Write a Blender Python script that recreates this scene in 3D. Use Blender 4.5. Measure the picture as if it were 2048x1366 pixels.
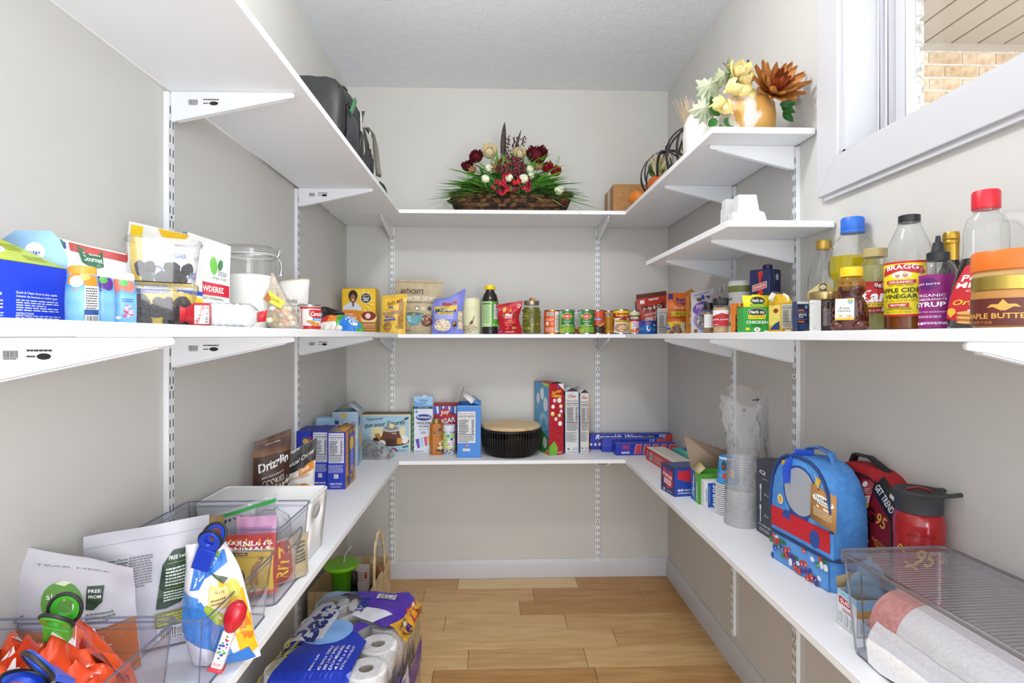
import bpy, bmesh, math, random
from mathutils import Vector, Matrix, noise
random.seed(7)
for o in list(bpy.data.objects): bpy.data.objects.remove(o)
SC = bpy.context.scene
COL = SC.collection
# ---------------------------------------------------------------- camera
F = 1100.0; EYE = 1.2; TH = math.atan(34/1100.0)
cam = bpy.data.cameras.new('camera'); cam.sensor_width = 36; cam.lens = F/2048*36
cam.shift_y = -9/2048; cam.clip_start = 0.02
cam_o = bpy.data.objects.new('camera', cam); COL.objects.link(cam_o)
cam_o.location = (0, 0, EYE); cam_o.rotation_euler = (math.pi/2, 0, -TH)
SC.camera = cam_o
SC.view_settings.view_transform = 'Standard'; SC.view_settings.look = 'None'
SC.view_settings.gamma = 1.0; SC.view_settings.use_curve_mapping = False
SC.view_settings.exposure = 0.25
SC.cycles.max_bounces = 6; SC.cycles.diffuse_bounces = 3; SC.cycles.glossy_bounces = 2; SC.cycles.transparent_max_bounces = 28; SC.cycles.adaptive_threshold = 0.05
SC.cycles.sample_clamp_indirect = 6.0
# ---------------------------------------------------------------- world and lights
w = bpy.data.worlds.new('world'); SC.world = w; w.use_nodes = True
w.node_tree.nodes['Background'].inputs[0].default_value = (0.93, 0.97, 1.0, 1)
w.node_tree.nodes['Background'].inputs[1].default_value = 2.2
def lamp(name, kind, energy, loc, rot=(0,0,0), **k):
    l = bpy.data.lights.new(name, kind); l.energy = energy
    for a, b in k.items(): setattr(l, a, b)
    o = bpy.data.objects.new(name, l); COL.objects.link(o); o.location = loc; o.rotation_euler = rot
    return o
CEIL = 2.44
lamp('ceiling_lamp_light', 'POINT', 18, (0.0, 1.12, 2.30), shadow_soft_size=0.07, color=(1, 0.985, 0.965))
# added fill behind the camera, brightens the left wall and lower shelves
lamp('rear_fill_light', 'AREA', 42, (1.0, -1.05, 0.95), (math.radians(90), 0, math.radians(38)), shape='RECTANGLE', size=1.2, size_y=1.7, color=(0.98, 0.99, 1.0))

# ---------------------------------------------------------------- picture -> place helpers
def PX(x, Y): return Y*math.tan(TH+math.atan((x-1024)/F))
def PT(x, Y): u = (x-1024)/F; return Y/(math.cos(TH)-u*math.sin(TH))
def PZ(x, y, Y): return EYE+(674-y)/F*PT(x, Y)
# ---------------------------------------------------------------- materials
def lin(c):
    if isinstance(c, str):
        c = c.lstrip('#'); c = ''.join(q*2 for q in c) if len(c) == 3 else c; c = [int(c[i:i+2], 16)/255 for i in (0, 2, 4)]
    return tuple((x/12.92 if x <= 0.04045 else ((x+0.055)/1.055)**2.4) for x in c)+(1,)
MATS = {}
def M(col, rough=0.5, metal=0.0, spec=0.5, coat=0.0, trans=0.0, alpha=1.0, sheen=0.0, emit=0):
    key = (col, rough, metal, spec, coat, trans, alpha, sheen, emit)
    if key in MATS: return MATS[key]
    m = bpy.data.materials.new('paint_'+str(col).strip('#')); m.use_nodes = True
    b = m.node_tree.nodes['Principled BSDF']
    b.inputs['Base Color'].default_value = lin(col); b.inputs['Roughness'].default_value = rough
    b.inputs['Metallic'].default_value = metal; b.inputs['Specular IOR Level'].default_value = spec
    b.inputs['Coat Weight'].default_value = coat; b.inputs['Transmission Weight'].default_value = trans
    b.inputs['Alpha'].default_value = alpha; b.inputs['Sheen Weight'].default_value = sheen
    if emit:
        b.inputs['Emission Color'].default_value = lin(col); b.inputs['Emission Strength'].default_value = emit
    MATS[key] = m; return m
def clear(name, tint='#ffffff', gloss=1.0, rough=0.04, ior=1.45, haze=0.0, hazecol='#ffffff', bump=0, bscale=40):
    """thin clear plastic or glass: see-through, with a fresnel reflection and optional haze"""
    key = ('clear', name)
    if key in MATS: return MATS[key]
    m = bpy.data.materials.new(name); m.use_nodes = True; nt = m.node_tree; nt.nodes.clear()
    out = nt.nodes.new('ShaderNodeOutputMaterial'); mix = nt.nodes.new('ShaderNodeMixShader')
    tr = nt.nodes.new('ShaderNodeBsdfTransparent'); tr.inputs[0].default_value = lin(tint)
    gl = nt.nodes.new('ShaderNodeBsdfGlossy'); gl.inputs['Roughness'].default_value = rough
    fr = nt.nodes.new('ShaderNodeLayerWeight'); fr.inputs['Blend'].default_value = .5
    pw = nt.nodes.new('ShaderNodeMath'); pw.operation = 'POWER'; pw.inputs[1].default_value = 4
    f0 = ((ior-1)/(ior+1))**2
    mu = nt.nodes.new('ShaderNodeMath'); mu.operation = 'MULTIPLY_ADD'; mu.inputs[1].default_value = (1-f0)*gloss; mu.inputs[2].default_value = f0*gloss; mu.use_clamp = True
    nt.links.new(fr.outputs['Facing'], pw.inputs[0]); nt.links.new(pw.outputs[0], mu.inputs[0]); nt.links.new(mu.outputs[0], mix.inputs[0])
    src = tr
    if haze:
        df = nt.nodes.new('ShaderNodeBsdfDiffuse'); df.inputs[0].default_value = lin(hazecol)
        mh = nt.nodes.new('ShaderNodeMixShader'); mh.inputs[0].default_value = haze
        nt.links.new(tr.outputs[0], mh.inputs[1]); nt.links.new(df.outputs[0], mh.inputs[2]); src = mh
    if bump:
        tc = nt.nodes.new('ShaderNodeTexCoord'); nz = nt.nodes.new('ShaderNodeTexNoise'); nz.inputs['Scale'].default_value = bscale
        bp = nt.nodes.new('ShaderNodeBump'); bp.inputs['Strength'].default_value = bump; bp.inputs['Distance'].default_value = 0.01
        nt.links.new(tc.outputs['Object'], nz.inputs[0]); nt.links.new(nz.outputs[0], bp.inputs['Height'])
        nt.links.new(bp.outputs[0], gl.inputs['Normal']); nt.links.new(bp.outputs[0], fr.inputs['Normal'])
    nt.links.new(src.outputs[0], mix.inputs[1]); nt.links.new(gl.outputs[0], mix.inputs[2])
    nt.links.new(mix.outputs[0], out.inputs[0]); MATS[key] = m; return m
def textured(name, c1, c2, scale=(8, 8, 8), rough=0.5, bump=0.0, bdist=0.002, detail=4, lo=0.35, hi=0.65, kind='noise', spec=0.5, metal=0.0, bscale=None):
    key = ('tex', name)
    if key in MATS: return MATS[key]
    m = bpy.data.materials.new(name); m.use_nodes = True; nt = m.node_tree; b = nt.nodes['Principled BSDF']
    tc = nt.nodes.new('ShaderNodeTexCoord'); mp = nt.nodes.new('ShaderNodeMapping'); mp.inputs['Scale'].default_value = scale
    nt.links.new(tc.outputs['Object'], mp.inputs[0])
    if kind == 'wave':
        t = nt.nodes.new('ShaderNodeTexWave'); t.inputs['Scale'].default_value = 1; t.inputs['Distortion'].default_value = 6; t.inputs['Detail'].default_value = detail
        fac = t.outputs['Fac']
    elif kind == 'voronoi':
        t = nt.nodes.new('ShaderNodeTexVoronoi'); t.inputs['Scale'].default_value = 1; fac = t.outputs['Distance']
    else:
        t = nt.nodes.new('ShaderNodeTexNoise'); t.inputs['Scale'].default_value = 1; t.inputs['Detail'].default_value = detail
        fac = t.outputs[0]
    nt.links.new(mp.outputs[0], t.inputs[0])
    r = nt.nodes.new('ShaderNodeValToRGB'); r.color_ramp.elements[0].position = lo; r.color_ramp.elements[1].position = hi
    r.color_ramp.elements[0].color = lin(c1); r.color_ramp.elements[1].color = lin(c2)
    nt.links.new(fac, r.inputs[0]); nt.links.new(r.outputs[0], b.inputs['Base Color'])
    b.inputs['Roughness'].default_value = rough; b.inputs['Specular IOR Level'].default_value = spec; b.inputs['Metallic'].default_value = metal
    if bump:
        bp = nt.nodes.new('ShaderNodeBump'); bp.inputs['Strength'].default_value = bump; bp.inputs['Distance'].default_value = bdist
        f2 = fac
        if bscale:
            t2 = nt.nodes.new('ShaderNodeTexNoise'); t2.inputs['Scale'].default_value = bscale; t2.inputs['Detail'].default_value = 3
            nt.links.new(tc.outputs['Object'], t2.inputs[0]); f2 = t2.outputs[0]
        nt.links.new(f2, bp.inputs['Height']); nt.links.new(bp.outputs[0], b.inputs['Normal'])
    MATS[key] = m; return m
CLEAR = clear('clear_plastic', '#fafbfd', 1.0, 0.03, 1.5)
GLASS = clear('clear_glass', '#fbfcfc', 1.2, 0.02, 1.5)
FILM = clear('clear_film', '#fafafb', 1.3, 0.12, 1.4, haze=0.05, bump=0.8, bscale=45)
WHITE = M('#f2f2f2', 0.45)
# ---------------------------------------------------------------- mesh builder
class MB:
    def __init__(s): s.v = []; s.f = []; s.m = []; s.mats = []
    def mi(s, mat):
        if isinstance(mat, str): mat = M(mat)
        if mat not in s.mats: s.mats.append(mat)
        return s.mats.index(mat)
    def add(s, vs, fs, mat, X=None):
        n = len(s.v); k = s.mi(mat)
        s.v += [tuple(X @ Vector(p)) for p in vs] if X is not None else [tuple(p) for p in vs]
        s.f += [tuple(i+n for i in f) for f in fs]; s.m += [k]*len(fs); return s
    def box(s, x0, x1, y0, y1, z0, z1, mat, X=None):
        vs = [(x, y, z) for z in (z0, z1) for y in (y0, y1) for x in (x0, x1)]
        return s.add(vs, [(0, 2, 3, 1), (4, 5, 7, 6), (0, 1, 5, 4), (2, 6, 7, 3), (0, 4, 6, 2), (1, 3, 7, 5)], mat, X)
    def lathe(s, prof, mat, n=28, X=None, cap=True, sq=0, sx=1, sy=1):
        vs = []; fs = []
        for r, z in prof:
            for i in range(n):
                a = 2*math.pi*i/n; c, q = math.cos(a), math.sin(a); k = 1
                if sq: k = 1/((abs(c)**sq+abs(q)**sq)**(1/sq))
                vs.append((r*c*k*sx, r*q*k*sy, z))
        for j in range(len(prof)-1):
            for i in range(n): fs.append((j*n+i, j*n+(i+1) % n, (j+1)*n+(i+1) % n, (j+1)*n+i))
        if cap:
            fs.append(tuple(range(n))[::-1]); fs.append(tuple(range((len(prof)-1)*n, len(prof)*n)))
        return s.add(vs, fs, mat, X)
    def tube(s, pts, r, mat, n=8, closed=False, X=None, flat=1.0):
        pts = [Vector(p) for p in pts]; vs = []; fs = []; N = len(pts); up = None
        for i, p in enumerate(pts):
            a = pts[i-1] if (i > 0 or closed) else p; b = pts[(i+1) % N] if (i < N-1 or closed) else p
            t = (b-a).normalized() if (b-a).length > 1e-9 else Vector((0, 0, 1))
            if up is None: up = Vector((0, 0, 1)) if abs(t.z) < 0.9 else Vector((1, 0, 0))
            x = up.cross(t).normalized() if up.cross(t).length > 1e-6 else Vector((1, 0, 0)); up = t.cross(x).normalized()
            rr = r[i] if isinstance(r, (list, tuple)) else r
            for k in range(n):
                q = 2*math.pi*k/n; vs.append(p+x*math.cos(q)*rr+up*math.sin(q)*rr*flat)
        for i in range(N if closed else N-1):
            for k in range(n):
                j = (i+1) % N; fs.append((i*n+k, i*n+(k+1) % n, j*n+(k+1) % n, j*n+k))
        if not closed: fs += [tuple(range(n))[::-1], tuple(range((N-1)*n, N*n))]
        return s.add(vs, fs, mat, X)
    def prism(s, poly, mat, d, X=None, axis='y'):
        """extrude a polygon: axis y -> poly is (x,z) and goes from y=d[0] to d[1]; axis z -> (x,y); axis x -> (y,z)"""
        n = len(poly); f = {'y': lambda p, q: (p[0], q, p[1]), 'z': lambda p, q: (p[0], p[1], q), 'x': lambda p, q: (q, p[0], p[1])}[axis]
        vs = [f(p, d[0]) for p in poly]+[f(p, d[1]) for p in poly]
        fs = [tuple(range(n)), tuple(range(n, 2*n))[::-1]]+[(i, i+n, (i+1) % n+n, (i+1) % n) for i in range(n)]
        return s.add(vs, fs, mat, X)
    def grid(s, fn, nu, nv, mat, X=None):
        vs = [fn(i/nu, j/nv) for j in range(nv+1) for i in range(nu+1)]
        return s.add(vs, [(j*(nu+1)+i, j*(nu+1)+i+1, (j+1)*(nu+1)+i+1, (j+1)*(nu+1)+i) for j in range(nv) for i in range(nu)], mat, X)
    def ball(s, c, r, mat, n=10, m=7, sc=(1, 1, 1), jit=0, X=None):
        vs = []; fs = []
        for j in range(m+1):
            t = math.pi*j/m
            for i in range(n):
                a = 2*math.pi*i/n; k = r*(1+jit*(random.random()-.5))
                vs.append((c[0]+k*math.sin(t)*math.cos(a)*sc[0], c[1]+k*math.sin(t)*math.sin(a)*sc[1], c[2]+k*math.cos(t)*sc[2]))
        for j in range(m):
            for i in range(n): fs.append((j*n+i, (j+1)*n+i, (j+1)*n+(i+1) % n, j*n+(i+1) % n))
        return s.add(vs, fs, mat, X)
    def mesh(s, name, smooth=35, fix=True):
        me = bpy.data.meshes.new(name); me.from_pydata(s.v, [], s.f)
        for m in s.mats: me.materials.append(m)
        me.polygons.foreach_set('material_index', s.m)
        if fix:
            bm = bmesh.new(); bm.from_mesh(me); bmesh.ops.remove_doubles(bm, verts=bm.verts, dist=1e-6)
            bmesh.ops.recalc_face_normals(bm, faces=bm.faces); bm.to_mesh(me); bm.free()
        if smooth:
            me.polygons.foreach_set('use_smooth', [True]*len(me.polygons)); me.set_sharp_from_angle(angle=math.radians(smooth))
        me.update(); return me
    def build(s, name, parent=None, bevel=0, smooth=35, fix=True, solid=0, sub=0, seg=2, label=None, kind=None):
        o = bpy.data.objects.new(name, s.mesh(name, smooth, fix)); COL.objects.link(o)
        if parent: o.parent = parent
        if solid: q = o.modifiers.new('solid', 'SOLIDIFY'); q.thickness = solid; q.offset = 0
        if bevel: q = o.modifiers.new('bevel', 'BEVEL'); q.width = bevel; q.segments = seg; q.limit_method = 'ANGLE'; q.angle_limit = 0.6
        if sub: q = o.modifiers.new('sub', 'SUBSURF'); q.levels = sub; q.render_levels = sub
        if label: o['label'] = label
        if kind: o['kind'] = kind
        return o
def thing(name, label, cat, loc=(0, 0, 0), rz=0, group=None, rx=0, ry=0):
    o = bpy.data.objects.new(name, None); COL.objects.link(o); o.empty_display_size = 0.03
    o.location = loc; o.rotation_euler = (rx, ry, rz); o['label'] = label; o['category'] = cat
    if group: o['group'] = group
    return o
def tag(o, label, cat, group=None):
    o['label'] = label; o['category'] = cat
    if group: o['group'] = group
    return o
def struct(o): o['kind'] = 'structure'; return o
def child(o, name, parent, loc=(0, 0, 0), rot=(0, 0, 0), scale=None):
    c = bpy.data.objects.new(name, o if isinstance(o, bpy.types.Mesh) else o.data); COL.objects.link(c); c.parent = parent
    c.location = loc; c.rotation_euler = rot
    if scale: c.scale = scale if isinstance(scale, (tuple, list, Vector)) else (scale,)*3
    return c
# ---------------------------------------------------------------- flat print on surfaces
TXT = {}
def glyphs(t, bold=0, shear=0):
    key = (t, bold, shear)
    if key in TXT: return TXT[key]
    c = bpy.data.curves.new('t', 'FONT'); c.body = t; c.resolution_u = 2; c.offset = bold*.55; c.shear = shear; c.fill_mode = 'FRONT'
    ob = bpy.data.objects.new('t', c); me = bpy.data.meshes.new_from_object(ob)
    me.calc_loop_triangles()
    vs = [(v.co.x, v.co.y) for v in me.vertices]; fs = [tuple(x.vertices) for x in me.loop_triangles]
    bpy.data.objects.remove(ob); bpy.data.curves.remove(c); bpy.data.meshes.remove(me)
    if not vs: vs = [(0, 0), (1, 1)]
    x0 = min(v[0] for v in vs); x1 = max(v[0] for v in vs); y0 = min(v[1] for v in vs); y1 = max(v[1] for v in vs)
    vs = [((a-x0)/max(x1-x0, 1e-6), (b-y0)/max(y1-y0, 1e-6)) for a, b in vs]
    TXT[key] = (vs, fs); return TXT[key]
class PR:
    """print on a surface fn(u,v,off); u,v run 0..1 over the face"""
    def __init__(s, fn, step=9, off=0.0004, rough=0.45, dl=0.00012):
        s.fn = fn; s.step = step; s.off = off; s.mb = MB(); s.rough = rough; s.dl = dl
    def _m(s, c): return M(c, s.rough) if isinstance(c, str) else c
    def _put(s, uv, fs, c):
        s.off += s.dl; s.mb.add([s.fn(a, b, s.off) for a, b in uv], fs, s._m(c)); return s
    def R(s, x, y, w, h, c, rot=0):
        """rectangle, centre x,y"""
        nu = max(1, min(24, int(w*s.step+.5))); nv = max(1, min(24, int(h*s.step+.5))); ca, sa = math.cos(rot), math.sin(rot)
        uv = []
        for j in range(nv+1):
            for i in range(nu+1):
                a = (i/nu-.5)*w; b = (j/nv-.5)*h; uv.append((x+a*ca-b*sa, y+a*sa+b*ca))
        return s._put(uv, [(j*(nu+1)+i, j*(nu+1)+i+1, (j+1)*(nu+1)+i+1, (j+1)*(nu+1)+i) for j in range(nv) for i in range(nu)], c)
    def E(s, x, y, rx, ry, c, n=20, rot=0, a0=0, a1=6.2832):
        rings = max(1, min(6, int(rx*s.step))); uv = [(x, y)]; fs = []; ca, sa = math.cos(rot), math.sin(rot)
        for k in range(1, rings+1):
            for i in range(n):
                a = a0+(a1-a0)*i/(n if a1-a0 > 6.28 else n-1); p, q = rx*k/rings*math.cos(a), ry*k/rings*math.sin(a); uv.append((x+p*ca-q*sa, y+p*sa+q*ca))
        full = a1-a0 > 6.28
        for i in range(n if full else n-1): fs.append((0, 1+i, 1+(i+1) % n))
        for k in range(rings-1):
            for i in range(n if full else n-1): fs.append((1+k*n+i, 1+(k+1)*n+i, 1+(k+1)*n+(i+1) % n, 1+k*n+(i+1) % n))
        return s._put(uv, fs, c)
    def P(s, pts, c):
        """polygon (fan about its centroid, refined)"""
        cx = sum(p[0] for p in pts)/len(pts); cy = sum(p[1] for p in pts)/len(pts)
        tris = [((cx, cy), pts[i], pts[(i+1) % len(pts)]) for i in range(len(pts))]
        uv = []; fs = []
        for t in s._ref(tris): fs.append((len(uv), len(uv)+1, len(uv)+2)); uv += t
        return s._put(uv, fs, c)
    def _ref(s, tris):
        mx = 1.2/max(1, s.step); out = []
        st = list(tris)
        while st:
            t = st.pop(); L = [(math.dist(t[i], t[(i+1) % 3]), i) for i in range(3)]; l, i = max(L)
            if l > mx and len(out)+len(st) < 1500:
                a, b, c = t[i], t[(i+1) % 3], t[(i+2) % 3]; m = ((a[0]+b[0])/2, (a[1]+b[1])/2); st += [(a, m, c), (m, b, c)]
            else: out.append(t)
        return out
    def T(s, x, y, w, h, t, c, bold=0.02, shear=0, rot=0, arc=0):
        """text stretched into a w x h box round x,y"""
        vs, fs = glyphs(t, bold, shear); ca, sa = math.cos(rot), math.sin(rot); uv = []
        for a, b in vs:
            p = (a-.5)*w; q = (b-.5)*h+arc*(1-(2*a-1)**2); uv.append((x+p*ca-q*sa, y+p*sa+q*ca))
        return s._put(uv, fs, c)
    def N(s, x, y, w, h, n, c='#55585c', fill=0.45, words=True, seed=0):
        """n lines of print too small to read, as rows of short bars"""
        rr = random.Random(seed+n*7+int(x*100)); uv = []; fs = []
        for k in range(n):
            yy = y+h/2-(k+.5)*h/n; hh = h/n*fill/2; a = x-w/2; end = x+w/2-(w*0.35*rr.random() if k % 3 == 2 else w*.06*rr.random())
            while a < end:
                l = min(end-a, w*(.06+.12*rr.random())) if words else end-a
                b0 = len(uv); uv += [(a, yy-hh), (a+l, yy-hh), (a+l, yy+hh), (a, yy+hh)]; fs.append((b0, b0+1, b0+2, b0+3)); a += l+w*.025
        return s._put(uv, fs, c)
    def NF(s, x, y, w, h, bg='#f4f4f4', ink='#1c1c22', rows=9, title='Nutrition Facts'):
        s.R(x, y, w, h, bg); s.T(x, y+h*.44, w*.92, h*.065, title, ink, .02)
        s.R(x, y+h*.36, w*.94, h*.022, ink); s.T(x-w*.22, y+h*.31, w*.45, h*.05, 'Calories', ink, .02); s.T(x+w*.26, y+h*.31, w*.36, h*.055, '150 220', ink, .02)
        for k in range(rows):
            yy = y+h*.24-k*h*.46/rows; s.R(x, yy+h*.018, w*.94, h*.004, ink); 
        s.N(x-w*.16, y+h*.02, w*.56, h*.46, rows, ink, .4); s.N(x+w*.36, y+h*.02, w*.16, h*.46, rows, ink, .4, False)
        s.R(x, y-h*.23, w*.94, h*.022, ink); s.N(x, y-h*.37, w*.9, h*.22, 6, ink, .4); return s
    def BC(s, x, y, w, h, ink='#202020', bg='#f5f5f5', seed=1):
        """bar code"""
        rr = random.Random(seed); s.R(x, y, w, h, bg); a = x-w*.44; uv = []; fs = []
        while a < x+w*.42:
            l = w*(.012+.03*rr.random()); b0 = len(uv); uv += [(a, y-h*.3), (a+l, y-h*.3), (a+l, y+h*.42), (a, y+h*.42)]; fs.append((b0, b0+1, b0+2, b0+3)); a += l+w*(.012+.025*rr.random())
        s._put(uv, fs, ink); s.N(x, y-h*.4, w*.8, h*.12, 1, ink, .8); return s
    def SC(s, x, y, rx, ry, n, r, cols, seed=1, asp=1.0):
        """scattered dots"""
        rr = random.Random(seed)
        for c in cols:
            uv = []; fs = []
            for k in range(n//len(cols)):
                a = rr.random()*6.28; q = math.sqrt(rr.random()); px, py = x+rx*q*math.cos(a), y+ry*q*math.sin(a); rad = r*(.6+.8*rr.random()); b0 = len(uv)
                uv += [(px+rad*math.cos(t*1.0472+a), py+rad*asp*math.sin(t*1.0472+a)*.8) for t in range(6)]; fs.append(tuple(range(b0, b0+6)))
            s._put(uv, fs, c)
        return s
    def done(s, parent, name='printed_label', label=None): return s.mb.build(name, parent, smooth=60, fix=False, label=label)
def flat(o, u, v):
    """face with lower left corner o, edge vectors u (right) and v (up)"""
    o, u, v = Vector(o), Vector(u), Vector(v); n = u.cross(v).normalized()
    return lambda a, b, k: o+u*a+v*b+n*k
def front(w, h, d, y0=0): return flat((-w/2, -d/2, y0), (w, 0, 0), (0, 0, h))
def right(w, h, d): return flat((w/2, -d/2, 0), (0, d, 0), (0, 0, h))
def left(w, h, d): return flat((-w/2, d/2, 0), (0, -d, 0), (0, 0, h))
def top(w, h, d): return flat((-w/2, -d/2, h), (w, 0, 0), (0, d, 0))
def cyl(r, z0, z1, span, a0=0, r1=None, sy=1, sq=0):
    def fn(u, v, k):
        a = a0+(u-.5)*span; R = (r if r1 is None else r+(r1-r)*v)+k
        c, q = math.sin(a), -math.cos(a); kk = 1/((abs(c)**sq+abs(q)**sq)**(1/sq)) if sq else 1
        return Vector((R*c*kk, R*q*kk*sy, z0+(z1-z0)*v))
    return fn
# ---------------------------------------------------------------- generic packages
def carton(t, w, d, h, col, name='body', bevel=0.0012, top_open=None, mats=None):
    b = MB(); b.box(-w/2, w/2, -d/2, d/2, 0, h, M(col, 0.45)); return b.build(name, t, bevel=bevel)
def pouch_fn(w, h, t, top=0.93, waist=0.04, lean=0.0, wr=0.004, seed=0, bend=0, deform=None, flare=0, base=0.5):
    sd = Vector((seed*3.7, seed*1.3, 0))
    def fn(u, v, side, k=0):
        f = (base+(1-base)*math.sin(min(v, .35)/.35*math.pi/2)) if v < .35 else 1.0
        f *= max(0.0, 1-max(0, (v-.35)/(top-.35))**1.6) if v < top else 0.0
        e = max(0.0, 1-abs(2*u-1)**2.4)
        y = t/2*f*e; nz = noise.noise(Vector((u*4.5, v*5, side*2))+sd)*wr*(0.35+min(1, f))*(e**.5)
        ww = w*(1-waist*math.sin(math.pi*min(1, v/top))+flare*v)
        x = (u-.5)*ww; z = h*v; yy = side*(y+.0006+nz*.8+k)+lean*v*v+bend*max(0, v-.7)**2
        yy += noise.noise(Vector((u*3, v*4, 9))+sd)*wr
        p = Vector((x, yy, z))
        return deform(p, u, v) if deform else p
    return fn
def pouch(t, w, h, th, col, name='pouch', nu=18, nv=20, mat=None, **k):
    fn = pouch_fn(w, h, th, **k); b = MB(); m = mat or M(col, 0.38)
    b.grid(lambda u, v: fn(u, v, -1), nu, nv, m); b.grid(lambda u, v: fn(1-u, v, 1), nu, nv, m)
    n = nu+1; N = n*(nv+1)
    b.f += [(i+1, i, N+nu-i, N+nu-i-1) for i in range(nu)]; b.m += [0]*nu
    L = [j*n for j in range(nv+1)]; R = [N+j*n+nu for j in range(nv+1)]; L2 = [j*n+nu for j in range(nv+1)]; R2 = [N+j*n for j in range(nv+1)]
    for j in range(nv): b.f += [(L[j], L[j+1], R[j+1], R[j]), (L2[j+1], L2[j], R2[j], R2[j+1])]; b.m += [0, 0]
    T = [(nv*n+i, nv*n+i+1, N+nv*n+nu-i-1, N+nv*n+nu-i) for i in range(nu)]; b.f += T; b.m += [0]*nu
    o = b.build(name, t, smooth=50)
    return o, (lambda u, v, kk: fn(u, v, -1, kk))
# ================================================================= room
LW, RW, BW, Y0 = -0.735, 0.872, 2.75, -0.5
wallm = textured('greige_wall', '#cfcdc9', '#d2d0cc', (3, 3, 3), 0.75, 0.06, 0.002, bscale=90, spec=0.25)
ceilm = textured('ceiling_knockdown', '#eef2f8', '#f3f6fb', (30, 30, 30), 0.85, 0.5, 0.003, bscale=75, spec=0.2)
trimm = M('#cbcbd0', 0.4)
shelfm = M('#f2f4f8', 0.42)
metalw = M('#eaecf0', 0.38)
b = MB(); b.box(LW-.1, LW, Y0, BW+.1, -.02, CEIL, wallm); struct(b.build('wall_left'))
b = MB(); b.box(LW, RW, BW, BW+.1, -.02, CEIL, wallm); struct(b.build('wall_back'))
b = MB(); b.box(LW-.1, RW+.25, Y0, BW+.1, CEIL, CEIL+.08, ceilm); struct(b.build('ceiling'))
# right wall with the window opening
WY0, WY1, WZ0, WZ1 = 0.35, 1.345, 1.655, 2.22
b = MB()
for a in ((Y0, WY0, -.02, CEIL), (WY1, BW+.1, -.02, CEIL), (WY0, WY1, -.02, WZ0), (WY0, WY1, WZ1, CEIL)):
    b.box(RW, RW+.11, a[0], a[1], a[2], a[3], wallm)
struct(b.build('wall_right'))
# floor: planks
fl = struct(MB().box(LW, RW, Y0, BW, -.03, -.0022, M('#3a2a1a', .8)).build('floor'))
def plankmat(i, c1, c2):
    m = bpy.data.materials.new('oak_plank'); m.use_nodes = True; nt = m.node_tree; p = nt.nodes['Principled BSDF']
    tc = nt.nodes.new('ShaderNodeTexCoord'); mp = nt.nodes.new('ShaderNodeMapping'); mp.inputs['Scale'].default_value = (1.6, 14, 14); mp.inputs['Location'].default_value = (i*3.1, i*1.7, 0)
    nz = nt.nodes.new('ShaderNodeTexNoise'); nz.inputs['Scale'].default_value = 1.4; nz.inputs['Detail'].default_value = 5; nz.inputs['Distortion'].default_value = 1.6
    wv = nt.nodes.new('ShaderNodeTexNoise'); wv.inputs['Scale'].default_value = 9; wv.inputs['Detail'].default_value = 4
    mp2 = nt.nodes.new('ShaderNodeMapping'); mp2.inputs['Scale'].default_value = (1, 11, 1); mp2.inputs['Location'].default_value = (i*1.3, i*2.1, 0)
    nt.links.new(tc.outputs['Object'], mp.inputs[0]); nt.links.new(mp.outputs[0], nz.inputs[0])
    nt.links.new(tc.outputs['Object'], mp2.inputs[0]); nt.links.new(mp2.outputs[0], wv.inputs[0])
    r = nt.nodes.new('ShaderNodeValToRGB'); r.color_ramp.elements[0].position = .3; r.color_ramp.elements[1].position = .68
    r.color_ramp.elements[0].color = lin(c1); r.color_ramp.elements[1].color = lin(c2)
    mx = nt.nodes.new('ShaderNodeMix'); mx.data_type = 'FLOAT'; mx.inputs[0].default_value = .4
    nt.links.new(nz.outputs[0], mx.inputs[2]); nt.links.new(wv.outputs[0], mx.inputs[3]); nt.links.new(mx.outputs[0], r.inputs[0])
    nt.links.new(r.outputs[0], p.inputs['Base Color']); p.inputs['Roughness'].default_value = .38
    return m
PM = [plankmat(i, *c) for i, c in enumerate((('#b98a52', '#dcb67e'), ('#ae7e4a', '#d2a66c'), ('#c4985f', '#e4c28c'), ('#a3743e', '#c99a60'), ('#d2ae78', '#ead0a0')))]
yb = [2.737, 2.625]+[2.625-.127*k for k in range(1, 29)]
ends = {0: (-.18, .40), 1: (-.33, .18, .68), 2: (-.36, .11), 3: (-.21, .30), 4: (-.62, .48), 5: (-.1, .34), 6: (-.22, .36), 7: (0.0,), 8: (-.4, .3)}
colr = {(0, 0): 1, (0, 1): 4, (0, 2): 3, (1, 0): 1, (1, 1): 0, (1, 2): 3, (1, 3): 3, (2, 0): 1, (2, 1): 2, (2, 2): 3, (3, 0): 2, (3, 1): 2, (3, 2): 0, (4, 1): 2, (4, 2): 0, (5, 0): 2, (5, 1): 0, (5, 2): 2, (6, 0): 2, (6, 1): 3, (6, 2): 1}
for k in range(len(yb)-1):
    e = [LW]+list(ends.get(k, (random.uniform(-.5, -.1), random.uniform(.15, .6))))+[RW]
    for q in range(len(e)-1):
        g = .0007
        MB().box(e[q]+g, e[q+1]-g, yb[k+1]+g, yb[k]-g, -.02, 0, PM[colr.get((k, q), random.randrange(5))]).build('plank', fl, bevel=.0009, seg=1)
# baseboards
bp = [(0, 0), (.013, 0), (.013, .068), (.009, .079), (.006, .09), (0, .09)]
struct(MB().prism([(BW-a, z) for a, z in bp], trimm, (LW, RW), axis='x').build('baseboard_back'))
struct(MB().prism([(LW+a, z) for a, z in bp], trimm, (Y0, BW-.013)).build('baseboard_left'))
struct(MB().prism([(RW-a, z) for a, z in bp], trimm, (Y0, BW-.013)).build('baseboard_right'))
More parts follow.
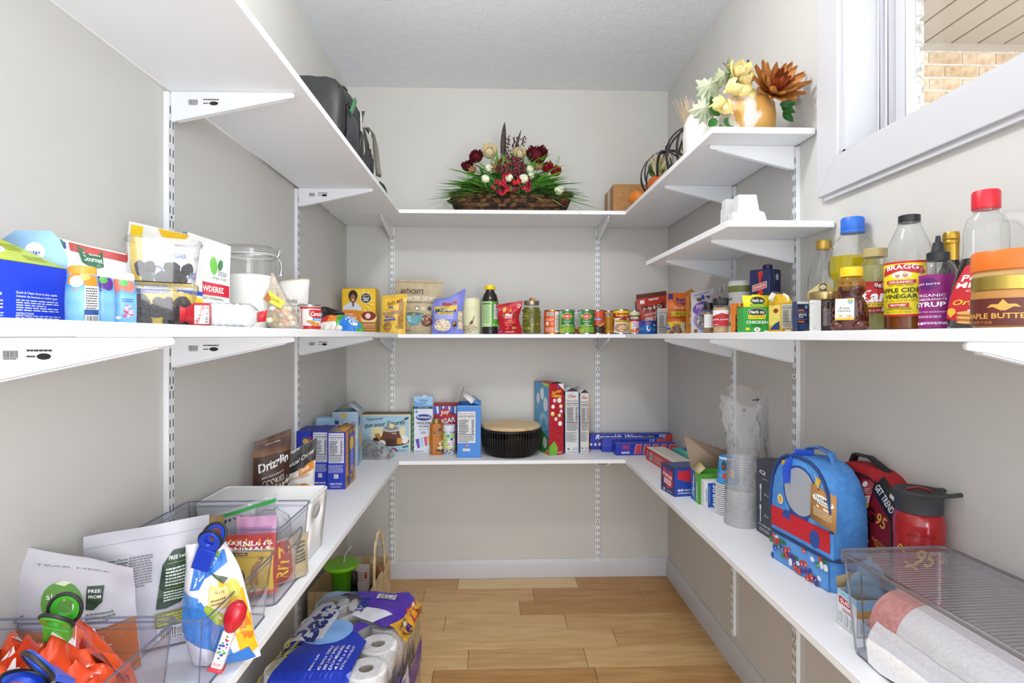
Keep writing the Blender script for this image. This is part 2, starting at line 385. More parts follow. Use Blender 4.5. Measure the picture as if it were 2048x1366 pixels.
# window casing, jamb, sash, glass
cw, ct = .088, .02
win = bpy.data.objects.new('window_1', None); COL.objects.link(win); win['kind'] = 'structure'
def casing(name, poly): MB().prism(poly, trimm, (RW-ct, RW), axis='x').build(name, win, bevel=.002)
casing('casing', [(WY1, WZ0), (WY1+cw, WZ0-cw), (WY1+cw, WZ1+cw), (WY1, WZ1)])
casing('casing', [(WY0-cw, WZ0-cw), (WY1+cw, WZ0-cw), (WY1, WZ0), (WY0, WZ0)])
casing('casing', [(WY0, WZ1), (WY1, WZ1), (WY1+cw, WZ1+cw), (WY0-cw, WZ1+cw)])
casing('casing', [(WY0-cw, WZ0-cw), (WY0, WZ0), (WY0, WZ1), (WY0-cw, WZ1+cw)])
MB().box(RW-.012, RW, WY0-cw+.03, WY1+cw-.02, WZ0-cw-.012, WZ0-cw, trimm).build('apron_strip', win)
j = MB(); x1 = 1.0
for a in ((WY1-.012, WY1, WZ0, WZ1), (WY0, WY0+.012, WZ0, WZ1), (WY0, WY1, WZ0, WZ0+.012), (WY0, WY1, WZ1-.012, WZ1)): j.box(RW-.006, x1, a[0], a[1], a[2], a[3], trimm)
j.build('jamb', win, bevel=.001)
def ring(name, x0, x1, i, wdt, m=trimm):
    r = MB(); a0, a1, z0, z1 = WY0+i, WY1-i, WZ0+i, WZ1-i
    r.box(x0, x1, a0, a0+wdt, z0, z1, m); r.box(x0, x1, a1-wdt, a1, z0, z1, m); r.box(x0, x1, a0+wdt, a1-wdt, z0, z0+wdt, m); r.box(x0, x1, a0+wdt, a1-wdt, z1-wdt, z1, m)
    return r.build(name, win, bevel=.0015)
ring('stop', .945, .957, .012, .010); ring('frame', .957, 1.02, .012, .022); ring('sash', .975, 1.0, .034, .034)
MB().box(.986, .99, WY0+.06, WY1-.06, WZ0+.06, WZ1-.06, clear('window_glass', '#fbfcfc', .8, .01, 1.45)).build('pane', win)
# outside: veneer edge of this wall, brick wing and soffit
brickm = [textured('brick%d' % i, a, c, (25, 25, 25), .9, .5, .004, detail=6, spec=.1) for i, (a, c) in enumerate((('#c9a98a', '#e3cfb4'), ('#bf9f80', '#d9c2a2'), ('#d2b698', '#e8d8c0')))]
mort = textured('mortar', '#d8d2c8', '#e8e4dc', (40, 40, 40), .95, spec=.1)
ven = struct(MB().box(1.02, 1.075, 1.36, 2.6, 1.0, 3.0, mort).build('wall_veneer'))
for k in range(26):
    MB().box(1.018, 1.082, 1.355, 1.45, 1.02+k*.0762, 1.02+k*.0762+.062, textured('veneer_brick', '#9c948c', '#d8d2ca', (60, 60, 60), .9, .6, .004, spec=.1)).build('brick', ven)
WYB = 3.2
wing = struct(MB().box(1.1, 5.2, WYB+.006, WYB+.2, 0.4, 3.0, mort).build('wall_wing'))
bmesh_b = [MB().box(-.097, .097, -.03, .03, -.032, .032, m).mesh('brick', 0) for m in brickm]
for r in range(15):
    z = 2.865-r*.078
    for c in range(18):
        x = 1.25+c*.205+(.1 if r % 2 else 0)
        if x < 4.9: child(random.choice(bmesh_b), 'brick', wing, (x, WYB+.03, z), (0, 0, 0), (random.uniform(.97, 1.02), 1, random.uniform(.96, 1.03)))
soff = struct(MB().box(1.08, 5.2, 2.2, WYB+.2, 2.96, 3.0, M('#a89c8c', .7)).build('soffit'))
sm = M('#a39788', .7)
for k in range(22):
    MB().box(1.1+k*.16, 1.1+k*.16+.148, 2.28, WYB, 2.935, 2.962, sm).build('soffit_panel', soff, bevel=.004)
MB().box(1.08, 5.2, WYB-.03, WYB, 2.91, 2.94, M('#b3a797', .7)).build('soffit_channel', soff)
MB().box(1.08, 5.2, 2.05, 2.28, 2.92, 2.965, M('#b3a797', .7)).build('fascia', soff)
# ceiling fixture (above the frame)
t = thing('ceiling_light', 'round flush-mount ceiling light above the pantry aisle', 'ceiling light', (0, 1.12, CEIL))
MB().lathe([(.15, -.03), (.15, 0)], M('#d8d8d8', .3, 1)).build('base_ring', t)
MB().lathe([(.001, -.05), (.08, -.048), (.13, -.03)], M('#ffffff', .5, emit=2.0), cap=False).build('diffuser', t)
# ================================================================= shelving
ZT, ZM, ZML, ZMR, ZL, ZS = 1.766, 1.213, 1.217, 1.211, 0.65, 1.497
SL, SR, SB, TK = -0.424, 0.584, 2.45, .017
def board(label, x0, x1, y0, y1, z): return tag(MB().box(x0, x1, y0, y1, z-TK, z, shelfm).build('shelf_board', bevel=.0012), label, 'shelf', 'white shelf boards')
board('white top shelf board along the left wall', LW+.012, SL, -.4, SB-.0008, ZT)
board('white top shelf board across the back wall under the flower arrangement', LW+.004, RW-.004, SB, BW-.004, ZT)
board('white top shelf board on the right, ending beside the window', SR, RW-.006, 1.461, SB-.0008, ZT)
board('short white shelf board on the right between top and middle shelf', .592, RW-.006, 1.377, 2.14, ZS)
board('near white middle shelf board on the left under the blue box', LW+.006, SL-.004, .1, .578, ZML)
board('long white middle shelf board on the left under bags and jars', LW+.006, SL-.004, .579, SB-.0008, ZML)
board('white middle shelf board across the back wall under the cans', LW+.004, RW-.004, SB, BW-.004, ZM)
board('white middle shelf board on the right under the bottles', SR, RW-.006, -.2, SB-.0008, ZMR)
board('white lower shelf board on the left under the plastic bins', LW+.006, SL, -.2, SB-.0008, ZL)
board('white lower shelf board across the back under the cereal boxes', LW+.004, RW-.004, SB, BW-.004, ZL)
board('white lower shelf board on the right under the lunch bags', SR, RW-.006, -.2, SB-.0008, ZL)
# slotted standards
slotm = M('#2c2c2e', .8)
def standard(label, x, y, rz, z0, z1):
    t = thing('wall_standard', label, 'shelf track', (x, y, 0), rz, 'slotted white wall standards')
    b = MB(); b.box(-.0125, .0125, -.012, 0, z0, z1, metalw); b.build('channel', t, bevel=.0015)
    s = MB(); n = int((z1-z0-.03)/.03175)
    for k in range(n):
        zz = z0+.03+k*.03175
        for q in (-.0058, .0058): s.box(q-.0013, q+.0013, -.0124, -.0115, zz-.0085, zz+.0085, slotm)
        if k % 12 == 5:
            s.lathe([(.003, 0), (.003, .0006)], slotm, 10, Matrix.Translation((0, -.0118, zz+.0159)) @ Matrix.Rotation(math.pi/2, 4, 'X'))
    s.build('slots', t, smooth=0)
    MB().box(.0126, .030, -.0012, 0, z0, z1, wallm).build('paint_edge', t) if rz else None
standard('left of the two slotted standards on the back wall', -.508, BW, 0, .075, 1.745)
standard('right of the two slotted standards on the back wall', .5135, BW, 0, .075, 1.745)
standard('near slotted standard on the left wall', LW, 1.253, math.pi/2, .12, 1.745)
standard('far slotted standard on the left wall', LW, 2.05, math.pi/2, .12, 1.745)
standard('slotted standard on the right wall nearest the window', RW, 1.556, -math.pi/2, .12, 1.745)
standard('far slotted standard on the right wall, near the back corner', RW, 1.973, -math.pi/2, .12, 1.745)
# brackets
def bracket(label, x, y, rz, z, L=.285, mark=True):
    t = thing('shelf_bracket', label, 'bracket', (x, y, z-TK), rz, 'white shelf brackets')
    hh = .066
    prof = [(-.012, 0), (-L+.004, 0), (-L, -.004), (-L+.002, -.011), (-L+.02, -.014), (-.025, -hh), (-.012, -hh-.003)]
    b = MB(); b.prism(prof, metalw, (-.004, .004), axis='x'); b.build('arm', t, bevel=.0018)
    e = MB(); e.prism([(-L+.02, -.0142), (-L+.02, -.0162), (-.025, -hh-.002), (-.025, -hh)], metalw, (-.007, .007), axis='x'); e.build('lower_flange', t)
    if mark:
        for s in (1, -1):
            p = PR(flat((.0041, -.12, -.036), (0, .075, 0), (0, 0, .022)), 1, .0001)
            if s > 0: q = p
            else: q = PR(flat((-.0041, -.045, -.036), (0, -.075, 0), (0, 0, .022)), 1, .0001)
            q.BC(.22, .5, .3, .62, '#3a3a3c', '#dededf'); q.E(.83, .4, .13, .2, '#222224'); q.N(.75, .78, .46, .16, 1, '#333333', .7); q.N(.6, .4, .16, .14, 1, '#333333', .7)
            q.done(t, 'size_sticker')
    return t
h = math.pi/2
bracket('bracket under the left top shelf at the near wall standard', LW, 1.253, h, ZT)
bracket('bracket under the left top shelf at the far wall standard', LW, 2.05, h, ZT)
bracket('nearest bracket under the left middle shelf, below the blue box', LW, .79, h, ZML)
bracket('bracket under the left middle shelf at the near wall standard', LW, 1.253, h, ZML)
bracket('bracket under the left middle shelf at the far wall standard', LW, 2.05, h, ZML)
for lv, z in (('top', ZT), ('middle', ZM), ('lower', ZL)):
    bracket('bracket under the back %s shelf at the left standard' % lv, -.508, BW, 0, z, .28, False)
    bracket('bracket under the back %s shelf at the right standard' % lv, .5135, BW, 0, z, .28, False)
bracket('bracket under the right top shelf nearest the window', RW, 1.556, -h, ZT, .26, False)
bracket('bracket under the right top shelf, farther from the window', RW, 1.973, -h, ZT, .26, False)
bracket('bracket under the short right shelf, nearer one', RW, 1.556, -h, ZS, .255, False)
bracket('bracket under the short right shelf, farther one', RW, 1.973, -h, ZS, .255, False)
bracket('bracket under the right middle shelf below the chicken broth', RW, 1.556, -h, ZMR, .26, False)
bracket('bracket under the right middle shelf below the spice jars', RW, 1.973, -h, ZMR, .26, False)
bracket('nearest bracket under the right middle shelf, below the syrup', RW, .70, -h, ZMR, .26, False)
bracket('bracket under the left lower shelf at the near wall standard', LW, 1.253, h, ZL, .28, False)
bracket('bracket under the left lower shelf at the far wall standard', LW, 2.05, h, ZL, .28, False)
bracket('bracket under the right lower shelf nearest the window side', RW, 1.556, -h, ZL, .26, False)
bracket('bracket under the right lower shelf, farther one', RW, 1.973, -h, ZL, .26, False)
# ================================================================= middle shelf, left
def PY(x, X): return X/math.tan(TH+math.atan((x-1024)/F))
def S(px, x, Y): return px*PT(x, Y)/F
def face(X, Y): return math.atan2(-X, Y)
def at(x, Y, z): return (PX(x, Y), Y, z)
def onleft(x, X, z): Y = PY(x, X); return (X, Y, z)
PAPER = .5
# blue cleaner box with torn-open lime lid
Yb = PY(134, -.60)
t = thing('carton_box', 'blue carton with lime-green open lid at the left edge of the middle shelf', 'box', (-.655, Yb-.12, ZML), math.pi/2)
carton(t, .24, .11, .078, '#1f42d8')
p = PR(front(.24, .078, .11), 3); p.T(.79, .50, .27, .05, 'Quick & Clean: facon la plus rapide', '#ffffff', .02); p.T(.79, .44, .27, .05, "d'obtenir des boissons au meilleur gout", '#ffffff', .02)
p.N(.80, .30, .29, .20, 5, '#d8defa', .5); p.T(.71, .165, .11, .035, 'INSTRUCTIONS', '#ffffff', .03); p.N(.80, .08, .30, .13, 4, '#d8defa', .5)
p.N(.53, .46, .08, .06, 1, '#ffffff', .7); p.N(.53, .30, .1, .16, 3, '#d8defa', .5); p.N(.53, .14, .1, .08, 2, '#d8defa', .5); p.done(t)
tl = math.radians(55)
fm = flat((-.12, -.055, .078), (.24, 0, 0), (0, .06*math.sin(tl), .06*math.cos(tl)))
b = MB(); b.add([fm(0, 0, 0), fm(1, 0, 0), fm(.79, 1, 0), fm(0, 1, 0)], [(0, 1, 2, 3)], M('#cfe23a', .45)); lid = b.build('lid_flap', t, solid=.0006)
p = PR(fm, 3); p.E(.55, .55, .16, .3, '#f4f4ea'); p.SC(.55, .55, .12, .2, 24, .02, ['#1f2f9a'], 3, 2); p.N(.78, .62, .14, .3, 3, '#8fa01e', .5); p.N(.84, .25, .14, .2, 2, '#8fa01e', .5); p.done(lid)
f2 = flat((.121, -.055, .07), (0, .09, 0), (0, 0, .062))
b = MB(); b.add([f2(u, v, 0) for u, v in ((0, 0), (1, 0), (1, .8), (.8, 1), (.25, 1), (.12, .8), (0, .4))], [tuple(range(7))], M('#9fcdf2', .45)); sf = b.build('side_flap', t, solid=.0006)
p = PR(lambda u, v, k: f2(1-u, v, -k), 3); p.E(.5, .5, .16, .24, '#f6f8fc'); p.T(.5, .5, .18, .1, 'sip', '#3a4ca0'); p.done(sf)
b = MB(); b.add([(-.12, .055, .078), (.12, .055, .078), (.11, .05, .105), (-.12, .05, .105)], [(0, 1, 2, 3)], M('#a89888', .7)); b.build('back_flap', t, solid=.0006)
# cranberries
t = thing('snack_pouch', 'white and red bag of dried cranberries behind the small bottles', 'bag', (-.692, PY(186,-.692), ZML), .95)
o, fs = pouch(t, .125, .152, .05, '#f0eeee', seed=2, lean=.02, deform=lambda p, u, v: p+Vector((0, 0, -.018*u*v)))
p = PR(fs, 9, .0012); p.R(.62, .93, .7, .10, '#b8322c'); p.R(.1, .93, .2, .12, '#2e7d4a'); p.R(.16, .93, .14, .08, '#35459c')
p.P([(.36, .97), (.66, .97), (.62, .74), (.5, .70), (.38, .76)], '#1f6b45'); p.T(.51, .90, .2, .06, 'fresh', '#ffffff'); p.T(.51, .82, .22, .07, 'Gourmet', '#ffffff')
p.T(.5, .62, .48, .05, 'DRIED & SWEET', '#c65a5a', .01); p.T(.5, .50, .78, .12, 'CRANBERRIES', '#c1272d', .03); p.E(.5, .2, .4, .16, '#a3141f'); p.SC(.5, .2, .38, .14, 30, .035, ['#7d0d18', '#c62a34']); p.done(t)
# water enhancer bottles
for i, (x, c1, c2, cap, lab, dz) in enumerate(((165, '#f08a24', '#ffffff', '#f6a13a', 'small blue drink-drop bottle with an orange fruit top', 0), (203, '#5c2e8a', '#4fa83d', '#f4f6f8', 'small blue drink-drop bottle with purple plum top, middle of three', 0), (243, '#ef7d6c', '#5cb85a', '#f4f6f8', 'small blue drink-drop bottle with peach and leaf top', 0))):
    X = -.555; Y = PY(x, X); t = thing('drink_bottle', lab, 'bottle', (X, Y, ZML), face(X, Y), 'small drink-drop bottles')
    r = (.0185, .0150, .0185)[i]; hh = .078
    MB().lathe([(r*.9, 0), (r, .004), (r*1.03, .03), (r, .05), (r*.86, hh*.86)], textured('drop_blue', '#4f9fdd', '#a6d6f4', (1, 1, 26), .3, detail=1), 28, sy=.8).build('body', t)
    MB().lathe([(r*.86, hh*.86), (r*.85, hh*.97), (r*.7, hh)], M(cap, .35), 28, sy=.8).build('cap', t)
    p = PR(cyl(r*1.03, .03, hh*.87, 2.6, 0, r*.88, .8), 12, .0006, .3)
    p.E(.35, .7, .26, .3, c1); p.E(.72, .72, .2, .24, c1); p.E(.35, .7, .17, .2, c2 if i == 0 else c1); p.E(.55, .86, .14, .12, c2 if i else '#f6b25e'); p.done(t)
    p = PR(cyl(r*1.02, .003, .04, 2.6, 0, r*1.03, .8), 12, .0006, .3)
    if i == 0: p.R(.72, .75, .36, 1.1, '#f2f2f4'); p.N(.72, .85, .3, .8, 9, '#3a3a40', .5); p.R(.72, .25, .36, .4, '#28508e'); p.BC(.72, .1, .34, .3)
    elif i == 1: p.R(.35, .4, .2, .5, '#e8ecf0'); p.SC(.35, .4, .08, .2, 16, .03, ['#222222'], 4, 1.5); p.N(.35, .85, .2, .2, 3, '#234a80')
    else: p.SC(.66, .45, .14, .24, 24, .045, ['#d5426a', '#f3c0cc'], 5, 1.3); p.E(.42, .22, .07, .06, '#f4f4f4'); p.N(.66, .92, .3, .16, 2, '#2a62b0')
    p.done(t)
# clear fruit tubs and the prunes in them
def rrect(w, d, r, n=5):
    pts = []
    for cx, cy, a in ((w/2-r, d/2-r, 0), (-w/2+r, d/2-r, 1), (-w/2+r, -d/2+r, 2), (w/2-r, -d/2+r, 3)):
        for k in range(n+1): q = (a+k/n)*math.pi/2; pts.append((cx+r*math.cos(q), cy+r*math.sin(q)))
    return pts
def shell(b, sections, mat, cap0=True, cap1=False):
    """loft of rounded rectangles: sections = (w, d, r, z[, ox, oy])"""
    rings = []; vs = []; fs = []
    for s_ in sections:
        pts = rrect(s_[0], s_[1], s_[2]); ox, oy = (s_[4], s_[5]) if len(s_) > 4 else (0, 0); rings.append(len(vs)); n = len(pts); vs += [(p[0]+ox, p[1]+oy, s_[3]) for p in pts]
    for j in range(len(sections)-1):
        for i in range(n): fs.append((rings[j]+i, rings[j]+(i+1) % n, rings[j+1]+(i+1) % n, rings[j+1]+i))
    if cap0: fs.append(tuple(range(rings[0], rings[0]+n))[::-1])
    if cap1: fs.append(tuple(range(rings[-1], rings[-1]+n)))
    return b.add(vs, fs, mat)
TUB = clear('tub_plastic', '#fafbfc', 1.3, .06, 1.45, haze=.05)
prune = [MB().ball((0, 0, 0), 1, textured('prune_skin', '#17141a', '#3a3338', (2, 2, 2), .3, .5, .1), 9, 6, (1, .8, .75), .28).mesh('prune', 60) for _ in range(3)]
Xc = -.60; Yc = PY(325, Xc)
for lv, (lab, zz, ww, g) in enumerate((('lower clear plastic tub packed with dark dried prunes', 0, .102, 'prunes in the lower clear tub'), ('upper clear plastic tub with a few dark prunes, stacked on another tub', .0785, .112, 'prunes in the upper clear tub'))):
    t = thing('plastic_tub', lab, 'food container', (Xc, Yc, ZML+zz), .62)
    b = MB(); shell(b, [(ww*.86, ww*.7, .012, .001), (ww, ww*.82, .014, .068)], TUB); b.build('tub', t)
    b = MB(); shell(b, [(ww*1.06, ww*.88, .016, .066), (ww*1.06, ww*.88, .016, .073), (ww*1.0, ww*.82, .014, .0775)], TUB, False, True); b.build('lid', t)
    rr = random.Random(5+lv); R = Matrix.Rotation(.62, 3, 'Z')
    for k in range(26 if lv == 0 else 14):
        c = R @ Vector((rr.uniform(-.036, .036), rr.uniform(-.026, .026) if k % 2 else -.026, 0)); z = ZML+zz+.011+(k//9)*.017 if lv == 0 else ZML+zz+.011+(k//8)*.015
        o = bpy.data.objects.new('prune', prune[k % 3]); COL.objects.link(o); o.location = (Xc+c.x, Yc+c.y, z); o.scale = (.0105+.004*rr.random(),)*3; o.rotation_euler = (rr.random()*3, rr.random()*3, rr.random()*3)
        tag(o, 'dark wrinkled prune inside the %s clear tub' % ('lower', 'upper')[lv], 'prune', g)
# sugar bag behind the tubs
t = thing('sugar_bag', 'white and yellow paper sugar bag with a rolled open top behind the clear tubs', 'bag', onleft(334, -.668, ZML), .7)
o, fs = pouch(t, .135, .205, .07, '#f1efe9', seed=11, top=.86, wr=.009, base=.9, deform=lambda p, u, v: p+Vector((0, -.03*max(0, v-.8)*5, -.02*max(0, v-.85)*6*u)))
p = PR(fs, 10, .0012); p.P([(0, .0), (1, 0), (1, .3), (.5, .4), (0, .3)], '#f4cf1c'); p.R(.1, .6, .14, .75, '#f4cf1c'); p.R(.5, .36, 1, .04, '#2d51b5'); p.T(.58, .55, .6, .12, 'Domino', '#2a4aa5', .03, .2); p.T(.6, .72, .3, .05, 'SUGAR', '#6f85c6'); p.T(.7, .15, .4, .1, 'SUGAR', '#2a3a70')
p.P([(.35, .99), (.75, .99), (.7, .88), (.55, .84), (.42, .9)], '#e8b91a'); p.done(t)
# powdered sugar
t = thing('sugar_pouch', 'white bag of powdered sugar with a red band beside the glass canister', 'bag', onleft(413, -.625, ZML), .42)
o, fs = pouch(t, .093, .212, .05, '#ecefee', seed=4, wr=.005, lean=.01, deform=lambda p, u, v: p+Vector((0, 0, -.028*u*v)))
p = PR(fs, 10, .0012); p.R(.06, .975, .1, .045, '#5f7f86'); p.N(.3, .88, .35, .03, 1, '#46584a'); p.R(.5, .44, .98, .14, '#c21f36'); p.T(.60, .44, .62, .065, 'POWDERED', '#ffffff', .03); p.T(.62, .335, .5, .03, 'PERFECT FOR BAKING', '#2e6b3a')
p.E(.66, .71, .075, .105, '#5fae3c', rot=.2); p.E(.80, .73, .05, .07, '#2f6d3a', rot=-.4); p.T(.78, .57, .3, .05, 'simple truth', '#6b8560'); p.N(.85, .63, .2, .06, 3, '#556'); p.done(t)
# cupcake liners in a clear sleeve
t = thing('baking_cup_pack', 'clear sleeve of white fluted baking cups with red ends lying on the shelf', 'baking cups', (-.495, PY(440, -.495), ZML+.022), .5)
R90 = Matrix.Rotation(math.pi/2, 4, 'Y')
b = MB(); vs = []; fs = []; n = 56
for j in range(11):
    for i in range(n):
        a = 2*math.pi*i/n; r = (.0215 if j % 2 else .018)*(1+.05*(-1)**i); vs.append((-.014+j*.006, r*math.cos(a), r*math.sin(a)))
for j in range(10):
    for i in range(n): fs.append((j*n+i, j*n+(i+1) % n, (j+1)*n+(i+1) % n, (j+1)*n+i))
fs += [tuple(range(n)), tuple(range(10*n, 11*n))]
b.add(vs, fs, M('#f6f6f6', .6)); b.build('cups', t, smooth=20)
b = MB(); b.lathe([(.022, -.015), (.022, -.04), (.012, -.054), (.016, -.062)], M('#c5222e', .35), 18, R90 @ Matrix.Scale(1, 4)); b.build('red_end', t)
p = PR(lambda u, v, k: Vector((-.016-.026*(1-u), -(.0222+k)*math.cos((v-.5)*2), (.0222+k)*math.sin((v-.5)*2))), 9); p.R(.5, .5, .85, .8, '#f3efe8'); p.T(.4, .5, .9, .24, 'Baking', '#b5202c', .02, .3, 1.1); p.T(.8, .5, .7, .16, '50 CT', '#333', rot=1.5); p.done(t)
b = MB(); b.lathe([(.0225, -.018), (.0225, .05), (.012, .062), (.004, .068)], FILM, 18, R90, cap=False); b.build('clear_sleeve', t)
b = MB(); b.add([(.06, -.004, -.012), (.06, -.004, .006), (.078, -.008, .012), (.075, -.004, -.01)], [(0, 1, 2, 3)], M('#c5222e', .35)); b.build('twist_end', t, solid=.002)
# glass canister with bail lid
Xc = -.60; Yc = PY(500, Xc); t = thing('glass_canister', 'large glass canister of white flour with a wire bail lid', 'canister', (Xc, Yc, ZML), face(Xc, Yc)-.25)
r = .0605
MB().lathe([(.001, .001), (r*.93, .001), (r, .008), (r, .158), (r*.96, .166), (r*.96, .172), (r*1.03, .174), (r*1.03, .181)], GLASS, 40, cap=False).build('jar', t)
MB().lathe([(r*.955, .004), (r*.975, .01), (r*.975, .130), (r*.7, .134), (.001, .133)], M('#f6f4f0', .9), 40, cap=False).build('flour', t)
MB().lathe([(r*1.02, .183), (r*1.04, .187), (r*1.04, .193), (r*.9, .202), (r*.86, .2035), (.001, .2035)], GLASS, 40, cap=False).build('lid', t)
MB().lathe([(r*1.035, .1812), (r*1.035, .1835), (r*.97, .1835), (r*.97, .1812), (r*1.035, .1812)], clear('gasket', '#e8e8ea', 1, .2, 1.4, haze=.35), 40, cap=False).build('gasket', t)
wire = M('#c9cacc', .2, 1)
b = MB(); b.tube([(r*1.045*math.cos(q*.1571), r*1.045*math.sin(q*.1571), .1775) for q in range(40)], .0013, wire, 6, True)
b.tube([(r*1.04, -.006, .178), (r*1.12, -.007, .185), (r*1.13, -.006, .196), (r*1.03, -.004, .199)], .0012, wire, 6); b.tube([(r*1.04, .006, .178), (r*1.12, .007, .185), (r*1.13, .006, .196), (r*1.03, .004, .199)], .0012, wire, 6)
b.tube([(r*1.05, 0, .176), (r*1.17, 0, .166), (r*1.2, 0, .152), (r*1.16, 0, .138)], [.002, .003, .003, .0045], wire, 8); b.ball((r*1.16, 0, .136), .006, wire, 10, 6, (1, .6, 1)); b.build('wire_bail', t)
# conical clear treat bag
Xc = -.505; Yc = PY(570, Xc); t = thing('cone_bag', 'clear cone-shaped treat bag with a yellow label beside the canister', 'bag', (Xc, Yc, ZML), .3)
apex = Vector((-.03, .0, .145)); b = MB(); vs = [(.044*math.cos(q*.3927)*.95, .028*math.sin(q*.3927), .006+.003*math.sin(q*5)) for q in range(16)]; vs2 = [tuple(Vector(p)*.62+apex*.38) for p in vs]; vs3 = [tuple(Vector(p)*.06+apex*.94) for p in vs]
fs = [(j*16+i, j*16+(i+1) % 16, j*16+16+(i+1) % 16, j*16+16+i) for j in (0, 1) for i in range(16)]+[tuple(range(16))]
b.add(vs+vs2+vs3, fs, clear('treat_film', '#f3efe6', 1.6, .1, 1.45, haze=.22, hazecol='#f2e8d8', bump=.8, bscale=60)); b.build('film', t)
b = MB(); rr = random.Random(3)
for k in range(22):
    q = rr.random(); z = .012+.045*q; wd = .034*(1-q*.5); b.ball((rr.uniform(-wd, wd)-.03*z/.145, rr.uniform(-.014, .014), z), .0085, M(rr.choice(['#f1e2c0', '#f2efe8', '#e6c37a', '#f0d24e', '#e7a77a']), .6), 7, 5, (1, 1, .8))
b.build('popcorn_pieces', t, kind='stuff')
p = PR(flat((-.046, -.026, .045), (.05, .0, 0), (-.0, .01, .05)), 1); p.P([(0, .55), (.25, .95), (.95, .42), (.75, .1)], '#f2d23a'); p.P([(.0, .55), (.2, .35), (.35, .5), (.2, .9)], '#a0672e'); p.T(.5, .5, .5, .18, 'Candy', '#6b4a1c', rot=-.5); p.done(t)
# white open-topped bag
Xc = -.678; Yc = PY(588, Xc); t = thing('paper_bag', 'white crumpled open-topped bag with brown lettering behind the treat bag', 'bag', (Xc, Yc, ZML), face(Xc, Yc))
rr = random.Random(9); b = MB(); ring = 28; vs = []; fs = []
for j in range(9):
    v = j/8
    for i in range(ring):
        a = 6.2832*i/ring; k = 1/((abs(math.cos(a))**3+abs(math.sin(a))**3)**(1/3)); r = (.036+.014*v)*k*(1+.04*noise.noise(Vector((i*.5, j*.6, 3))))
        vs.append((r*math.cos(a), r*math.sin(a)*.62, .170*v+(.008*math.cos(a+.5)*v)))
for j in range(8):
    for i in range(ring): fs.append((j*ring+i, j*ring+(i+1) % ring, (j+1)*ring+(i+1) % ring, (j+1)*ring+i))
fs.append(tuple(range(ring))); b.add(vs, fs, M('#efedea', .5)); b.build('bag', t, solid=.001, smooth=50)
MB().tube([vs[8*ring+i] for i in range(ring)], .0016, M('#cbb98e', .5), 6, True).build('rim', t)
p = PR(flat((-.036, -.027, .01), (.072, 0, 0), (0, -.0075, .15)), 1, .003); p.T(.38, .62, .5, .1, 'Martha', '#7b6038', .02, .3); p.T(.36, .5, .5, .05, 'SWEETENED', '#8b8478'); p.N(.35, .32, .5, .22, 7, '#77706a', .5); p.T(.84, .52, .22, .12, 'Yolk', '#6f5a34', .02, .3); p.R(.35, .44, .5, .006, '#b79b56'); p.done(t)
# cans -----------------------------------------------------------------
tin = M('#c4c4c2', .28, 1)
def can(label, loc, rz, r, hh, col, fn=None, group='food cans', name='food_can', goldrim=False, lid=None, span=3.0):
    t = thing(name, label, 'can', loc, rz, group); m = M('#c9b66e', .3, 1) if goldrim else tin
    MB().lathe([(.001, .002), (r*.95, .002), (r*.96, 0), (r, .001), (r, .004), (r*.98, .006), (r*.98, hh-.006), (r, hh-.004), (r, hh-.001), (r*.96, hh), (r*.94, hh-.003), (.001, hh-.003)], m, 32, cap=False).build('tin', t)
    MB().lathe([(r*.988, .006), (r*.992, .007), (r*.992, hh-.007), (r*.988, hh-.006)], M(col, .35), 32, cap=False).build('paper_label', t)
    if fn: p = PR(cyl(r*.992, .007, hh-.007, span), 14, .0005, .35); fn(p); p.done(t, 'label_print')
    return t
def f(p):
    p.R(.14, .5, .28, 1, '#f1ece2'); p.N(.14, .82, .2, .1, 2, '#a33'); p.N(.14, .4, .22, .3, 7, '#6d6a66'); p.R(.29, .5, .025, 1, '#c8202b'); p.R(.62, .08, .76, .14, '#c8202b'); p.R(.62, .95, .8, .08, '#c8202b')
    p.P([(.5, .86), (.98, .86), (.98, .5), (.62, .5), (.5, .62)], '#c8202b'); p.R(.8, .44, .4, .1, '#4aa3d8'); p.T(.78, .68, .46, .2, 'Carnation', '#ffffff', .03, .2); p.T(.8, .44, .3, .05, 'Sweetened', '#fff')
    p.E(.63, .27, .22, .075, '#c9873a', rot=-.5); p.E(.7, .22, .13, .09, '#e0a55a'); p.R(.1, .2, .1, .08, '#c8202b')
Xc = -.578; Yc = PY(618, Xc); can('red and white can of sweetened milk on the left of the middle shelf', (Xc, Yc, ZML), face(Xc, Yc), .035, .083, '#f0ece6', f)
# dark bag and marshmallow bag
def heap(fn_h, w, d, mat, nu=22, nv=16, amp=.006, seed=1, z0=0, crease=0):
    """soft lumpy bag lying down; height profile fn_h(u,v) over a w x d footprint"""
    b = MB(); sd = Vector((seed*2.1, seed*.7, 0))
    def P_(u, v, s):
        x = (u-.5)*w; y = (v-.5)*d; e = (1-abs(2*u-1)**3)*(1-abs(2*v-1)**3); hh = fn_h(u, v)*max(0, e)**.45
        x += noise.noise(Vector((u*4, v*4, 2))+sd)*amp; y += noise.noise(Vector((u*4, v*4, 7))+sd)*amp
        hh += crease*max(0, e)**.3*(abs(noise.noise(Vector((u*7, v*6, 3))+sd))+.6*abs(noise.noise(Vector((u*15, v*13, 8))+sd))) if crease else 0
        return Vector((x, y, z0+(hh+noise.noise(Vector((u*6, v*6, 5))+sd)*amp*e if s else 0)))
    b.grid(lambda u, v: P_(u, v, 1), nu, nv, mat); b.grid(lambda u, v: P_(1-u, v, 0), nu, nv, mat)
    return b, (lambda u, v, k: P_(u, v, 1)+Vector((0, -k*.6, k*.8)))
t = thing('candy_bag', 'black shiny candy bag with purple edge behind the marshmallows', 'bag', (-.635, 2.2, ZML), .2)
